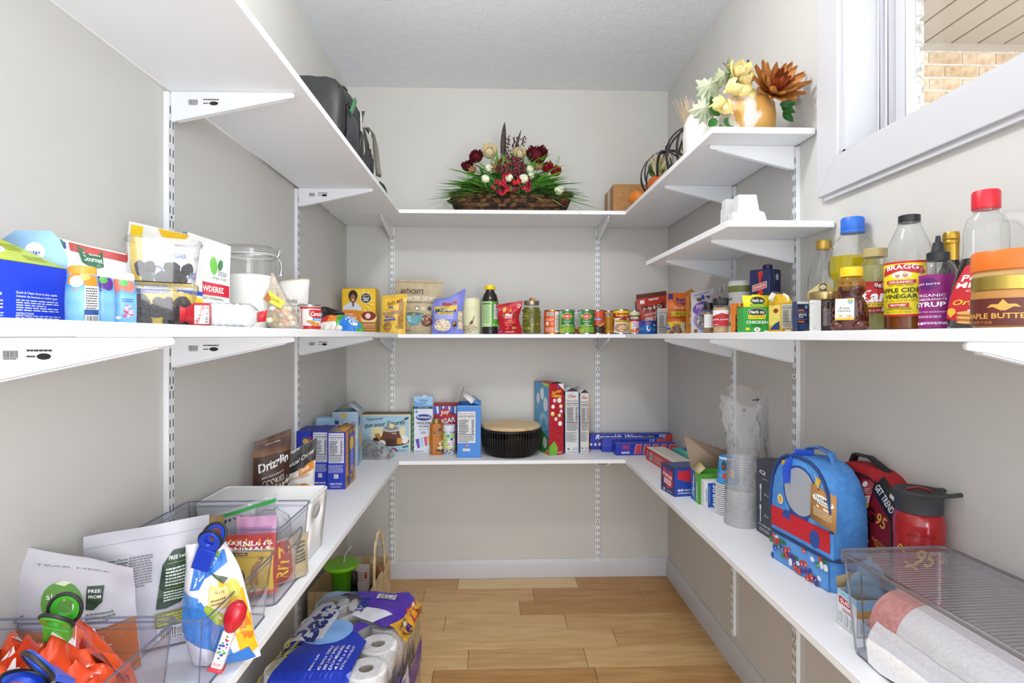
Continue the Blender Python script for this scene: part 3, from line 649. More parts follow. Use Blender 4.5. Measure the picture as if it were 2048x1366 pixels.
b, fs = heap(lambda u, v: .125-.07*u, .16, .1, textured('black_film', '#191516', '#2c2226', (20, 20, 20), .18, .4, .01), amp=.014, seed=3); b.build('bag', t, smooth=60)
p = PR(fs, 9, .003, .3); p.P([(.7, .1), (1, .1), (1, .7), (.8, .5)], '#6a2c8c'); p.R(.62, .3, .1, .14, '#2f5aa5', .4); p.R(.3, .4, .3, .05, '#4a2c22', .3); p.done(t)
t = thing('marshmallow_bag', 'bright rainbow-coloured marshmallow bag lying in front of the pancake mix', 'bag', (PX(682, 2.06), 2.06, ZML), .12)
b, fs = heap(lambda u, v: .064-.022*u*u, .165, .08, M('#f3ece2', .3), amp=.009, seed=6); b.build('bag', t, smooth=60)
p = PR(fs, 14, .003, .25); cols = ['#d9418f', '#e0272f', '#f08a1f', '#46a83a', '#2f7fdc', '#2f7fdc', '#46a83a']
xs = [0, .1, .26, .44, .56, .72, .86, 1.0]
for k, c in enumerate(cols): p.P([(xs[k], .07 if k < 3 else .0), (xs[k+1], .07 if k < 3 else .0), (min(1, xs[k+1]+.03), .9), (xs[k]+.03, .9)], c)
p.P([(.5, .02), (.6, .3), (.9, .3), (.98, .02)], '#2f7fdc'); p.P([(.46, .02), (.56, .3), (.6, .3), (.52, .02)], '#46a83a'); p.T(.72, .32, .26, .34, 'Jumbo', '#ffffff', .04, .1, .2); p.E(.8, .12, .1, .08, '#e8f2ff'); p.done(t)
b = MB()
for k in range(4): b.ball((-.068+.022*k, -.035-.004*(k % 2), .015), .014, M('#f7f0ea', .6), 9, 6, (1, .9, .85))
b.build('marshmallows', t)
# ================================================================= middle shelf, back wall
def boxpx(name, label, cat, xl, xr, yt, Y, z, d, col, rz=0, group=None, bevel=.0012, rough=.45):
    """upright box whose front face spans picture columns xl..xr with its top at row yt, front face at depth Y"""
    x0, x1 = PX(xl, Y), PX(xr, Y); w = x1-x0; hh = PZ((xl+xr)/2, yt, Y)-z
    c, s_ = math.cos(rz), math.sin(rz); cx, cy = (x0+x1)/2-s_*d/2, Y+c*d/2
    t = thing(name, label, cat, (cx, cy, z), rz, group)
    MB().box(-w/2, w/2, -d/2, d/2, 0, hh, M(col, rough)).build('carton', t, bevel=bevel)
    return t, w, d, hh
def bagpx(name, label, xl, xr, yt, Y, z, th, col, rz=0, seed=1, cat='bag', mat=None, **k):
    w = PX(xr, Y)-PX(xl, Y); hh = PZ((xl+xr)/2, yt, Y)-z
    t = thing(name, label, cat, (PX((xl+xr)/2, Y), Y+th/2, z), rz)
    o, fs = pouch(t, w, hh, th, col, seed=seed, mat=mat, **k)
    return t, fs, w, hh
# pancake mix
t, w_, d_, h_ = boxpx('pancake_mix_box', 'yellow pancake mix box with a woman in a white shirt printed on it', 'box', 684, 751, 577, 2.53, ZM, .085, '#f2c11f')
p = PR(front(w_, h_, d_), 4)
for k in range(14):
    a = k*.4488; p.P([(.72, .76), (.72+1.1*math.cos(a), .76+1.0*math.sin(a)), (.72+1.1*math.cos(a+.13), .76+1.0*math.sin(a+.13))] if 0 else [(.6, .72), (.6+.38*math.cos(a), .72+.26*math.sin(a)), (.6+.38*math.cos(a+.2), .72+.26*math.sin(a+.2))], '#f6d65a')
p.E(.33, .84, .135, .125, '#241a18'); p.E(.33, .78, .10, .1, '#2a1d1a'); p.P([(.02, .52), (.06, .62), (.24, .70), (.42, .70), (.56, .60), (.6, .52)], '#d8dce6'); p.P([(.28, .72), (.38, .72), (.36, .60), (.32, .60)], '#8a5a40'); p.E(.33, .785, .072, .088, '#9a6647'); p.E(.33, .75, .035, .012, '#f4efe8')
p.E(.72, .79, .155, .115, '#f4f0e0'); p.E(.72, .79, .145, .105, '#262626'); p.T(.72, .845, .16, .025, 'PATTI', '#f0f0f0'); p.T(.72, .795, .2, .05, 'Good', '#ffffff', .02, .3); p.T(.72, .745, .16, .045, 'life', '#ffffff', .02, .3)
p.P([(0, .53), (.4, .53), (.72, .48), (.72, .27), (0, .27)], '#e08a1c'); p.T(.22, .43, .26, .035, 'BUTTERMILK', '#fff', .02); p.T(.24, .355, .38, .07, 'PANCAKE', '#ffffff', .03)
p.E(.8, .36, .24, .15, '#f3d9a0'); p.E(.8, .40, .22, .10, '#8d2a1c'); p.E(.78, .4, .08, .06, '#f2e6d6'); p.R(.5, .13, 1, .26, '#b06a34'); p.R(.5, .2, 1, .012, '#e8d2ae')
for k in range(4): p.R(.82, .05+k*.055, .36, .022, '#e6b269')
p.R(.52, .19, .16, .07, '#3a3f86'); p.R(.52, .09, .16, .07, '#3a3f86'); p.T(.52, .19, .12, .04, 'COOK', '#ffffff'); p.done(t)
p = PR(right(w_, h_, d_), 3); p.R(.5, .5, .9, .98, '#e8b51c'); p.R(.5, .5, .1, .98, '#d8d8c8'); p.done(t, 'side_print')
MB().add([(-w_/2, -d_/2, h_), (w_/2, -d_/2, h_), (w_/2*.98, -d_/2+.06, h_+.004), (-w_/2*.98, -d_/2+.06, h_+.003)], [(0, 1, 2, 3)], M('#8a7a40', .6)).build('top_flap', t, solid=.0005)
# flax meal
t, fs, w_, h_ = bagpx('flax_meal_bag', 'yellow bag of ground flaxseed meal with clear side window', 757, 809, 588, 2.47, ZM, .05, '#efc445', seed=5, wr=.006, lean=.015, deform=lambda p, u, v: p+Vector((.006*v, 0, .012*(u-.5)*v)))
p = PR(fs, 10, .0012); p.R(.5, .955, .98, .07, '#e3b53a'); p.T(.55, .80, .6, .11, "Bob's Mill", '#7a3a1c', .03, .25, .12); p.R(.4, .68, .2, .04, '#4a5aa8'); p.T(.38, .62, .4, .03, 'Premium Whole', '#8a6a2a'); p.T(.42, .53, .62, .085, 'FLAXSEED', '#5b4fa0', .03, 0, .05); p.T(.42, .44, .42, .065, 'MEAL', '#5b4fa0', .03)
p.R(.4, .36, .5, .05, '#5a62b4', .03); p.E(.32, .2, .2, .13, '#d39c3c'); p.E(.32, .2, .16, .105, '#9a7640'); p.SC(.32, .2, .15, .1, 60, .016, ['#7c5c30', '#b8945a']); p.R(.83, .47, .2, .68, '#b08448'); p.SC(.83, .47, .09, .33, 120, .018, ['#8a6234', '#cfa368', '#a37a42'], 4); p.T(.68, .18, .08, .05, '2', '#4a3a20'); p.T(.2, .035, .36, .025, 'NET WT 16 OZ', '#7a5a1c'); p.done(t)
# steel cut oats
def df(p, u, v): return p+Vector((.010*v, 0, -.006*u*v))
t, fs, w_, h_ = bagpx('oat_bag', 'large tan paper bag of steel cut oats with a blue bowl picture', 790, 874, 557, 2.53, ZM, .07, '#b9a98c', seed=8, wr=.006, waist=.0, flare=.16, deform=df, mat=textured('kraft', '#b3a283', '#c0b193', (40, 40, 40), .55))
p = PR(fs, 10, .0012); p.R(.5, .955, .98, .015, '#a39373'); p.T(.36, .78, .5, .10, "ANTHONY'S", '#231f1c', .03); p.T(.5, .655, .76, .07, 'ORGANIC STEEL CUT OATS', '#f4f2ea', .03); p.T(.12, .655, .12, .07, 'IC', '#2c2622', .03); p.T(.52, .575, .7, .032, 'GLUTEN FREE | NON-GMO | WHOLE GRAIN', '#3a332c', .02)
p.E(.5, .47, .055, .038, '#4a4440'); p.E(.5, .47, .04, .028, '#e8e4da'); p.R(.63, .47, .08, .055, '#d8ccb4'); p.E(.77, .47, .045, .04, '#2c2c26')
p.R(.17, .33, .14, .22, '#c6c6c2'); p.R(.17, .45, .11, .04, '#b8b8b4'); p.E(.74, .25, .14, .11, '#5a3024'); p.SC(.74, .27, .11, .08, 24, .022, ['#c89a78', '#8a4a34'], 3)
p.P([(.22, .37), (.66, .37), (.62, .26), (.53, .185), (.35, .185), (.26, .26)], '#5f9da6'); p.E(.44, .37, .22, .03, '#2f6a74'); p.E(.44, .368, .19, .022, '#c09a58'); p.R(.44, .175, .16, .03, '#4a8690'); p.P([(.26, .33), (.36, .33), (.38, .22), (.32, .22)], '#9cc8cc'); p.T(.2, .07, .3, .035, '(1.36 kg)', '#5a5044'); p.done(t)
# rolled oats with a folded top
def df2(p, u, v):
    if v > .62: q = (v-.62)/.38; return p+Vector((.012*q, -.02*q*q, (.075*(u-.45) if u > .45 else .02*(u-.45))*q-.015*q))
    return p
t, fs, w_, h_ = bagpx('oat_bag', 'periwinkle blue bag of rolled oats with a folded-over top', 862, 926, 588, 2.47, ZM, .055, '#7f86d8', seed=12, wr=.005, top=.97, deform=df2)
p = PR(fs, 10, .0012); p.P([(.3, .86), (.62, .78), (.62, .71), (.3, .76)], '#a32a34'); p.R(.44, .655, .74, .12, '#e8c22e'); p.R(.45, .60, .66, .085, '#2a2320'); p.T(.45, .60, .56, .06, 'ROLLED OATS', '#f2efe6', .03); p.T(.42, .685, .3, .03, 'EXTRA', '#3a2d10'); p.T(.44, .525, .4, .03, 'WHOLE GRAIN', '#5a4a10')
p.R(.44, .525, .5, .045, '#e8c22e'); p.T(.44, .525, .4, .028, 'WHOLE GRAIN', '#5a4a10'); p.N(.42, .44, .64, .13, 4, '#e6e8fa', .4); p.E(.35, .22, .27, .155, '#efe6d0'); p.SC(.35, .22, .25, .14, 110, .02, ['#d9c6a0', '#b89c72', '#f4ecdc'], 5, 1.1); p.R(.74, .25, .12, .13, '#3a3020'); p.R(.74, .25, .09, .1, '#c8a030'); p.T(.73, .13, .05, .045, '2', '#222')
p.R(.92, .35, .14, .44, '#d9c49c'); p.SC(.92, .35, .06, .2, 60, .018, ['#b89c72', '#efe2c4'], 6, 1.2); p.E(.72, .78, .06, .04, '#c23a3a'); p.R(.45, .085, .86, .006, '#4a4e9a'); p.T(.35, .04, .3, .02, 'NET WT 32 OZ', '#3a3a80'); p.done(t)
# cream canister
def roundpx(name, label, cat, xl, xr, Y, z, group=None): 
    x0, x1 = PX(xl, Y), PX(xr, Y); X = (x0+x1)/2; return thing(name, label, cat, (X, Y, z), face(X, Y), group), (x1-x0)/2
t, r = roundpx('tea_canister', 'pale cream cardboard canister with a seed and scoop picture', 'canister', 922.5, 962.5, 2.56, ZM); hh = .165
MB().lathe([(r*.97, 0), (r, .002), (r, hh-.002)], M('#e6e6c0', .45), 36).build('drum', t); MB().lathe([(r*1.01, hh-.004), (r*1.01, hh), (r*.97, hh+.001)], M('#d8d8c8', .3), 36).build('rim', t)
p = PR(cyl(r, 0, hh, 3.0), 12, .0005); p.SC(.36, .42, .24, .18, 60, .012, ['#d8cf5a', '#e8e080'], 4, .8); p.E(.42, .16, .3, .08, '#cbb89a'); p.SC(.42, .16, .3, .09, 120, .016, ['#8a6a50', '#efe6d4', '#a98a6c'], 7, .7); p.P([(.42, .27), (.54, .27), (.57, .37), (.5, .38)], '#6a3a28'); p.P([(.53, .36), (.56, .36), (.60, .50), (.58, .5)], '#6a3a28'); p.N(.12, .87, .16, .02, 1, '#6a6a4a', .8); p.T(.45, .72, .5, .05, 'Multi Grain', '#d6d8a0'); p.T(.3, .05, .4, .03, 'NET WT 12 OZ', '#9a9a78'); p.done(t)
# prune juice
t, r = roundpx('juice_bottle', 'dark prune juice bottle with a yellow cap and green label', 'bottle', 963, 997, 2.53, ZM)
MB().lathe([(r*.8, 0), (r*.98, .004), (r, .03), (r*.93, .036), (r, .042), (r, .135), (r*1.0, .15), (r*.82, .178), (r*.52, .196), (r*.5, .205)], textured('dark_juice', '#1f1a1c', '#2c2628', (3, 3, 3), .12), 32).build('bottle', t)
MB().lathe([(r*.55, .203), (r*.62, .206), (r*.62, .221), (r*.56, .224)], M('#f0d416', .35), 32).build('cap', t)
p = PR(cyl(r, .03, .152, 2.9, .0), 14, .0006, .4); p.R(.32, .5, .5, .94, '#b4d69a'); p.N(.3, .55, .4, .78, 14, '#37583a', .3); p.R(.32, .885, .42, .03, '#3a6a3c'); p.R(.8, .5, .46, .94, '#5aa83a'); p.P([(.6, .08), (.66, .9), (.57, .92), (.57, .04)], '#3c8a34'); p.R(.8, .6, .3, .56, '#e6e2ec'); p.E(.8, .82, .13, .09, '#b3262c'); p.N(.8, .55, .24, .34, 7, '#5a5a66', .4); p.T(.75, .1, .25, .07, 'fl oz', '#e8f4dc'); p.done(t)
# raisins
def df3(p, u, v): return p+Vector((.004*math.sin(v*9), -.01*v, (.02*(u-.5) if v > .7 else 0)*v))
t, fs, w_, h_ = bagpx('raisin_bag', 'crumpled red bag of mini raisin snack boxes', 994, 1044, 605, 2.46, ZM, .055, '#b81528', seed=21, wr=.011, waist=.16, deform=df3)
p = PR(fs, 10, .0014); p.P([(.25, .28), (.72, .28), (.68, .78), (.78, .92), (.40, .88), (.40, .7)], '#d8323c'); p.P([(.28, .3), (.70, .3), (.66, .78), (.74, .9), (.42, .86), (.42, .68)], '#c01a2c'); p.P([(.2, .86), (.34, .9), (.32, .74), (.2, .72)], '#f0b428'); p.T(.52, .77, .16, .14, '&', '#f0b428', .04); p.T(.86, .85, .14, .11, '12', '#ffffff', .03, .1, -.3); p.T(.5, .61, .3, .10, 'Mini', '#ffffff', .04); p.T(.5, .52, .34, .06, 'SNACKS', '#ffffff', .03); p.T(.5, .38, .34, .04, 'RAISINS', '#f2c84a', .02); p.N(.5, .44, .3, .03, 1, '#ffffff'); p.P([(.2, .6), (.34, .64), (.3, .54)], '#5c8a3a'); p.P([(.72, .62), (.86, .62), (.76, .54)], '#5c8a3a'); p.R(.35, .22, .14, .14, '#e05a54'); p.R(.68, .24, .24, .16, '#8e0f1e'); p.N(.68, .2, .2, .08, 2, '#f0c86a'); p.R(.1, .07, .12, .06, '#3858a8'); p.N(.5, .07, .4, .05, 2, '#f6dede'); p.done(t)
# pickled green beans
t, r = roundpx('bean_jar', 'glass jar packed with pickled green beans', 'jar', 1045, 1081, 2.52, ZM)
MB().lathe([(r*.9, .001), (r, .006), (r, .112), (r*.9, .128), (r*.8, .135), (r*.8, .14)], GLASS, 32, cap=False).build('jar', t)
MB().lathe([(r*.9, .004), (r*.955, .01), (r*.955, .108), (r*.85, .122), (.001, .124)], M('#66661e', .3), 24, cap=False).build('brine', t)
rr = random.Random(4); bm = [MB().tube([(-.014, 0, 0), (0, 0, .0015), (.014, 0, 0)], .0042, M(c, .35), 6).mesh('bean', 60) for c in ('#8a8a30', '#77772a', '#9a9a3e', '#6a6c22')]
for k in range(46):
    a = rr.uniform(-1.7, 1.7)-math.pi/2; z = .012+.105*rr.random(); child(bm[k % 4], 'green_bean', t, (r*.93*math.cos(a), r*.93*math.sin(a), z), (rr.uniform(-.9, .9)+1.2*(k % 2), rr.uniform(-.3, .3), a+math.pi/2), (rr.uniform(.6, 1.0), .8, 1))
MB().lathe([(r*.84, .133), (r*.86, .136), (r*.86, .151), (r*.8, .153)], textured('worn_lid', '#b8a890', '#8f8678', (40, 40, 40), .35, metal=.8), 32).build('lid', t)
Xj, Yj = t.location.x, t.location.y
t = thing('spice_packet', 'tiny red and yellow packet lying on the bean jar lid', 'packet', (Xj+.004, Yj, ZM+.153), .2); MB().box(-.012, .012, -.006, .006, 0, .013, '#8d2a1e').build('packet', t, bevel=.001)
p = PR(front(.024, .013, .012), 2); p.R(.68, .5, .5, .7, '#d8a02a'); p.R(.3, .5, .14, .5, '#e8c85a'); p.done(t)
# cans along the back
def canpx(label, xc, Y, r, hh, col, fn, gold=False, turn=0): X = PX(xc, Y); return can(label, (X, Y, ZM), face(X, Y)+turn, r, hh, col, fn, 'cans on the back of the middle shelf', goldrim=gold)
def f(p):
    p.R(.8, .5, .36, .98, '#eeeae6'); p.N(.8, .45, .3, .74, 12, '#3a3a40', .4); p.BC(.42, .87, .3, .16); p.N(.4, .6, .34, .12, 3, '#f8d8c0'); p.R(.3, .42, .12, .16, '#e8e0da'); p.N(.4, .14, .4, .2, 4, '#f8d8c0'); p.N(.52, .42, .14, .05, 1, '#fff')
canpx('orange can with a barcode and white panel, leftmost of the can row', 1104, 2.53, .0375, .111, '#dd5a1e', f, True)
def f(p):
    p.R(.5, .9, 1, .2, '#2f8a45'); p.P([(0, 1), (.28, 1), (.22, .72), (0, .7)], '#a8d0ec'); p.R(.12, .45, .2, .9, '#8cc860'); p.P([(.3, .84), (.5, .92), (.7, .84), (.78, .76), (.7, .66), (.5, .6), (.3, .66), (.22, .76)], '#e8c440'); p.P([(.32, .82), (.5, .89), (.68, .82), (.74, .76), (.68, .68), (.5, .63), (.32, .68), (.26, .76)], '#c22026'); p.T(.5, .765, .4, .075, 'Del Monte', '#ffffff', .03); p.T(.5, .695, .18, .03, 'Quality', '#ffffff'); p.T(.5, .52, .34, .06, 'Fresh Cut', '#ffffff', .02, .3); p.T(.5, .41, .18, .08, 'Cut', '#e8e2a0', .02, .3); p.T(.5, .33, .56, .06, 'GREEN BEANS', '#f2ecb0', .03); p.R(.5, .14, 1, .26, '#7aa832')
    rr = random.Random(2)
    for k in range(20): p.R(rr.random(), .03+.24*rr.random(), .16, .05, rr.choice(['#a8cc4a', '#d8dc5a', '#4a8a2c', '#8ab83a']), rr.uniform(-.8, .8))
canpx('green can of cut green beans next to the barcode can', 1134, 2.495, .0335, .111, '#2c7f42', f)
canpx('green can of cut green beans, right-hand one of two', 1173, 2.495, .0335, .111, '#2c7f42', f)
def f(p): p.R(.5, .6, .8, .8, '#e6e4e2'); p.N(.5, .6, .6, .7, 12, '#44464c', .4)
canpx('orange and white can tucked behind the two green bean cans', 1152, 2.645, .0375, .113, '#d9602a', f)
def f(p):
    p.P([(0, 0), (1, 0), (1, .2), (.7, .35), (.3, .33), (0, .2)], '#2c2826'); p.T(.3, .84, .4, .12, 'CHILI', '#3a2a86', .04, .2, .2); p.R(.42, .64, .6, .13, '#3a46a8', -.1); p.T(.42, .64, .5, .08, 'SEASONED', '#ffffff', .03, 0, -.1); p.R(.85, .86, .12, .12, '#3a3a90'); p.R(.85, .71, .12, .08, '#8a4a8a'); p.P([(.55, .32), (.95, .56), (.98, .50), (.6, .27)], '#e8b090'); p.SC(.5, .15, .4, .12, 50, .03, ['#3c3430', '#5a4c44'], 3); p.T(.5, .45, .3, .05, 'BLACK', '#2a7a40')
canpx('orange can of seasoned black beans with dark bean picture', 1195, 2.565, .0345, .113, '#e0561c', f)
def f(p): p.R(.5, .5, .5, .96, '#e8a81c'); p.R(.5, .87, .5, .1, '#40408e'); p.T(.5, .87, .4, .05, 'VALUE', '#ffffff'); p.N(.5, .45, .44, .66, 10, '#7a4a10', .4)
canpx('orange can with yellow text panel beside the refried beans', 1217, 2.635, .035, .113, '#d9601c', f)
def f(p):
    p.R(.5, .94, 1, .14, '#efce28'); p.R(.5, .78, 1, .22, '#a8201e'); p.T(.55, .80, .6, .13, 'Rosarita', '#f6d83a', .03, .15); p.P([(.4, .6), (.62, .72), (.82, .6), (.7, .5), (.5, .5)], '#8a2a20'); p.R(.6, .52, .72, .11, '#e8c02c'); p.T(.6, .52, .6, .06, 'TRADITIONAL', '#3a1a0c', .03); p.E(.55, .22, .34, .2, '#8a5a3a'); p.E(.55, .22, .30, .17, '#d9b68a'); p.SC(.55, .22, .27, .15, 70, .025, ['#b88a62', '#ecd6b4', '#9a6a48'], 5); p.P([(0, .64), (.18, .6), (.12, .1), (0, .05)], '#8a2a20')
canpx('white and red can of refried beans with yellow rim band', 1242, 2.505, .0345, .113, '#efe9e2', f)
def f(p):
    p.R(.5, .92, 1, .17, '#dcd6a8'); p.R(.5, .66, 1, .36, '#b8202a'); p.P([(.15, .64), (.85, .66), (.8, .78), (.5, .84), (.2, .76)], '#2f7d3c'); p.T(.52, .71, .56, .11, 'HORMEL', '#ffffff', .03); p.R(.12, .3, .3, .5, '#f0d02e'); p.R(.62, .36, .62, .36, '#ecdfe8'); p.T(.62, .46, .4, .06, 'Mild', '#7a3a8a'); p.N(.62, .34, .4, .12, 3, '#5a5a9a'); p.SC(.62, .12, .34, .1, 30, .05, ['#c8322a', '#e86a3a'])
canpx('small red and cream can right of the refried beans', 1269, 2.50, .0245, .108, '#e8e0d0', f)
# ================================================================= middle shelf, right
Z = ZMR
# blue tin, dark canister, dip tin
t, r = roundpx('blue_tin', 'low bright blue tin in the right corner of the middle shelf', 'tin', 1276, 1312, 2.49, ZM)
MB().lathe([(r*.97, 0), (r, .002), (r, .058), (r*.97, .06), (r*.9, .058)], M('#1a62b4', .3), 32).build('tin', t)
p = PR(cyl(r, .002, .058, 2.8), 12, .0005, .3); p.R(.5, .86, 1, .26, '#1c3f9e'); p.R(.22, .82, .14, .12, '#c8344a'); p.R(.56, .84, .2, .1, '#e86a2a'); p.T(.86, .7, .2, .22, 'Star', '#ffffff', .03); p.E(.56, .45, .08, .26, '#e8f0f8'); p.E(.58, .5, .05, .2, '#2a6fc0'); p.N(.26, .35, .3, .26, 4, '#7ab4e4'); p.E(.8, .3, .12, .12, '#3f8fd8'); p.done(t)
t, w_, d_, h_ = boxpx('gravy_box', 'slim black and white box showing a nutrition panel behind the bean dip', 'box', 1315, 1337, 617, 2.42, Z, .03, '#e4e2e0')
p = PR(front(w_, h_, d_), 2); p.NF(.5, .5, .92, .96, '#e4e2e0'); p.done(t); p = PR(left(w_, h_, d_), 2); p.R(.5, .5, 1, 1, '#3a3638'); p.R(.4, .8, .4, .3, '#c8c8c8'); p.done(t, 'side_print')
t, r = roundpx('bean_dip_tin', 'low yellow tin of bean dip with brown beans printed', 'tin', 1334, 1376, 2.26, Z)
MB().lathe([(r*.93, 0), (r*.95, .002), (r*.97, .056), (r, .057), (r, .06), (r*.95, .062)], M('#efd23c', .35), 32).build('tin', t); MB().lathe([(r*1.01, .052), (r*1.01, .062), (r*.9, .063)], M('#e0661f', .4), 32).build('lid', t)
p = PR(cyl(r*.95, .002, .052, 2.9, 0, r*.97), 12, .0006, .3); p.R(.8, .5, .36, .94, '#e8e2c0'); p.R(.84, .55, .2, .7, '#f0eee6'); p.N(.84, .55, .17, .6, 9, '#222', .45); p.P([(0, .95), (.2, .7), (.3, .35), (0, .3)], '#2a5ab4'); p.T(.12, .6, .2, .2, 'BEAN', '#ffffff'); p.N(.45, .8, .2, .12, 2, '#8a6a10')
for k, (a, b_, q) in enumerate(((.42, .5, .3), (.52, .38, -.2), (.4, .26, .2), (.55, .18, 0), (.3, .12, .2), (.48, .62, .1))): p.E(a, b_, .11, .13, '#7a4a40', rot=q*.3); p.E(a-.03, b_+.03, .05, .04, '#a87468', rot=q*.3)
p.done(t)
# jerky pouches
t, fs, w_, h_ = bagpx('jerky_pouch', 'dark green pouch peeking out behind the teriyaki jerky', 1272, 1302, 602, 2.62, ZM, .03, '#1f4030', seed=31)
p = PR(fs, 6, .0012); p.T(.2, .72, .2, .12, 'P', '#fff'); p.done(t)
t, fs, w_, h_ = bagpx('jerky_pouch', 'red pouch of teriyaki beef jerky in the corner', 1276, 1337, 585, 2.56, ZM, .04, '#b8321c', seed=32, deform=lambda p, u, v: p+Vector((-.004*v, 0, .02*(u-.5)*v)))
p = PR(fs, 10, .0012); p.R(.5, .95, 1, .10, '#5a2a1c'); p.R(.18, .80, .14, .09, '#f0e6e0'); p.T(.55, .84, .34, .05, 'TERIYAKI', '#ffffff', .03, 0, .05); p.P([(.12, .72), (.5, .68), (.9, .76), (.9, .62), (.5, .56), (.15, .58)], '#6a2418'); p.T(.5, .63, .66, .12, 'Jerky & Co', '#f4eae4', .03, .2, .08); p.T(.55, .50, .7, .05, 'TENDER CUTS', '#f0d8d0', .02, .2, .1); p.T(.5, .38, .5, .1, 'KING SIZE', '#ffffff', .04, .25, .08); p.T(.5, .25, .5, .13, 'JERKY', '#ffffff', .05, .25, .08); p.P([(0, .1), (1, .15), (1, 0), (0, 0)], '#d8882a'); p.done(t)
# rice pouch
t, fs, w_, h_ = bagpx('rice_pouch', 'bright orange pouch of lemon and herb rice', 1337, 1389, 585, 2.36, Z, .04, '#e06a1c', seed=33)
p = PR(fs, 10, .0012); p.P([(.05, .97), (.22, .97), (.22, .82), (.135, .86), (.05, .82)], '#28388c'); p.T(.135, .92, .12, .03, 'NEW', '#fff'); p.T(.58, .84, .5, .10, "Ben's", '#2a2f86', .04); p.T(.58, .74, .52, .08, 'Original', '#2a2f86', .04); p.T(.58, .63, .7, .085, 'Ready Rice', '#fbe8c0', .02, .3); p.P([(.08, .55), (.98, .55), (.98, .43), (.08, .43), (.14, .49)], '#f0cf2a'); p.T(.55, .50, .56, .045, 'LEMON & HERB', '#3a2a10', .02); p.T(.55, .45, .24, .03, 'flavored', '#3a2a10'); p.E(.6, .25, .34, .13, '#d8a85a'); p.SC(.6, .25, .3, .11, 80, .02, ['#f2dfae', '#b8863a', '#7a8a3a'], 3); p.done(t)
t, fs, w_, h_ = bagpx('pasta_bag', 'orange bag of noodles squeezed between rice pouch and purple pouch', 1375, 1400, 577, 2.18, Z, .04, '#dd8a2e', seed=34, wr=.01, deform=lambda p, u, v: p+Vector((0, 0, -.03*abs(u-.4)*v)))
p = PR(fs, 10, .0014); p.SC(.5, .35, .4, .3, 60, .05, ['#c87424', '#eec27a', '#e0a04a'], 3); p.done(t)
# purple pouch
t, fs, w_, h_ = bagpx('protein_pouch', 'white and purple snack pouch behind the small spice jar', 1386, 1432, 580, 1.98, Z, .045, '#d6d2d8', seed=35, deform=lambda p, u, v: p+Vector((0, 0, .016*(u-.5)*v)))
p = PR(fs, 10, .0012); p.T(.5, .93, .7, .03, 'RESEALABLE', '#5a6ac0', .02, 0, .06); p.P([(.2, .84), (.45, .84), (.4, .76), (.24, .76)], '#6a4a40'); p.E(.5, .84, .07, .06, '#2e5ab8'); p.P([(.6, .86), (.85, .86), (.75, .78)], '#6a4a40'); p.E(.46, .58, .42, .17, '#7a4fae'); p.R(.46, .6, .7, .05, '#7a4fae'); p.T(.46, .63, .56, .10, 'PEPITA', '#f0eaf6', .03); p.T(.46, .52, .4, .05, 'SEEDS', '#d8c8ec'); p.E(.46, .32, .40, .22, '#8a7ac8'); p.E(.46, .32, .36, .19, '#b0a89e'); p.SC(.46, .32, .33, .17, 60, .03, ['#8a8278', '#cfc8bc', '#7a4a34'], 3); p.E(.16, .07, .07, .04, '#8a6a2a'); p.T(.6, .06, .4, .03, 'NET WT', '#6a6aa0'); p.done(t)
t, fs, w_, h_ = bagpx('snack_pouch', 'crinkled white and red bag showing above the garlic powder', 1428, 1448, 574, 2.02, Z, .03, '#d8d0d0', seed=36, wr=.008, deform=lambda p, u, v: p+Vector((.01*v, 0, .03*(u-.5)*v)))
p = PR(fs, 8, .0012); p.P([(.1, .55), (.4, .85), (.9, .6), (.8, .4)], '#a83a40'); p.T(.5, .9, .7, .04, 'Crunch', '#8a6a70'); p.done(t)
# spice jars
for (xl, xr, yt, yc, Y, lab, body, big) in ((1408, 1427, 606, 619, 1.80, 'small spice jar of toasted onion with black lid', '#b48a5a', False), (1427, 1460, 597, 609, 1.73, 'larger garlic powder jar with black lid and red label', '#c29a68', True)):
    t, r = roundpx('spice_jar', lab, 'spice jar', xl, xr, Y, Z, 'spice jars'); hh = PZ((xl+xr)/2, yt, Y)-Z; hc = PZ((xl+xr)/2, yc, Y)-Z
    MB().lathe([(r*.9, 0), (r, .003), (r, hc*.94), (r*.92, hc)], GLASS, 28, cap=False, sq=3 if big else 0).build('jar', t)
    MB().lathe([(r*.85, .002), (r*.94, .004), (r*.94, hc*.88)], textured('spice%d' % big, body, '#d8b888' if big else '#8a6238', (300, 300, 300), .8), 28, sq=3 if big else 0).build('contents', t)
    MB().lathe([(r*1.0, hc-.002), (r*1.02, hc), (r*1.02, hh-.002), (r*.97, hh)], M('#1c1c1e', .4), 28, sq=3 if big else 0).build('lid', t)
    p = PR(cyl(r, hc*.24, hc*.80, 2.6, .15 if big else .3, sq=3 if big else 0), 12, .0006); p.R(.5, .5, 1, .98, '#f0eeee')
    if big: p.P([(0, .02), (.86, .02), (.86, .66), (.44, .82), (.0, .6)], '#c0222e'); p.T(.42, .42, .7, .14, 'garlic powder', '#ffffff', .02); p.N(.2, .12, .24, .06, 1, '#ffffff'); p.BC(.95, .55, .14, .8)
    else: p.N(.3, .5, .4, .7, 4, '#d8d8d8', .4); p.BC(.85, .5, .24, .8)
    p.done(t)
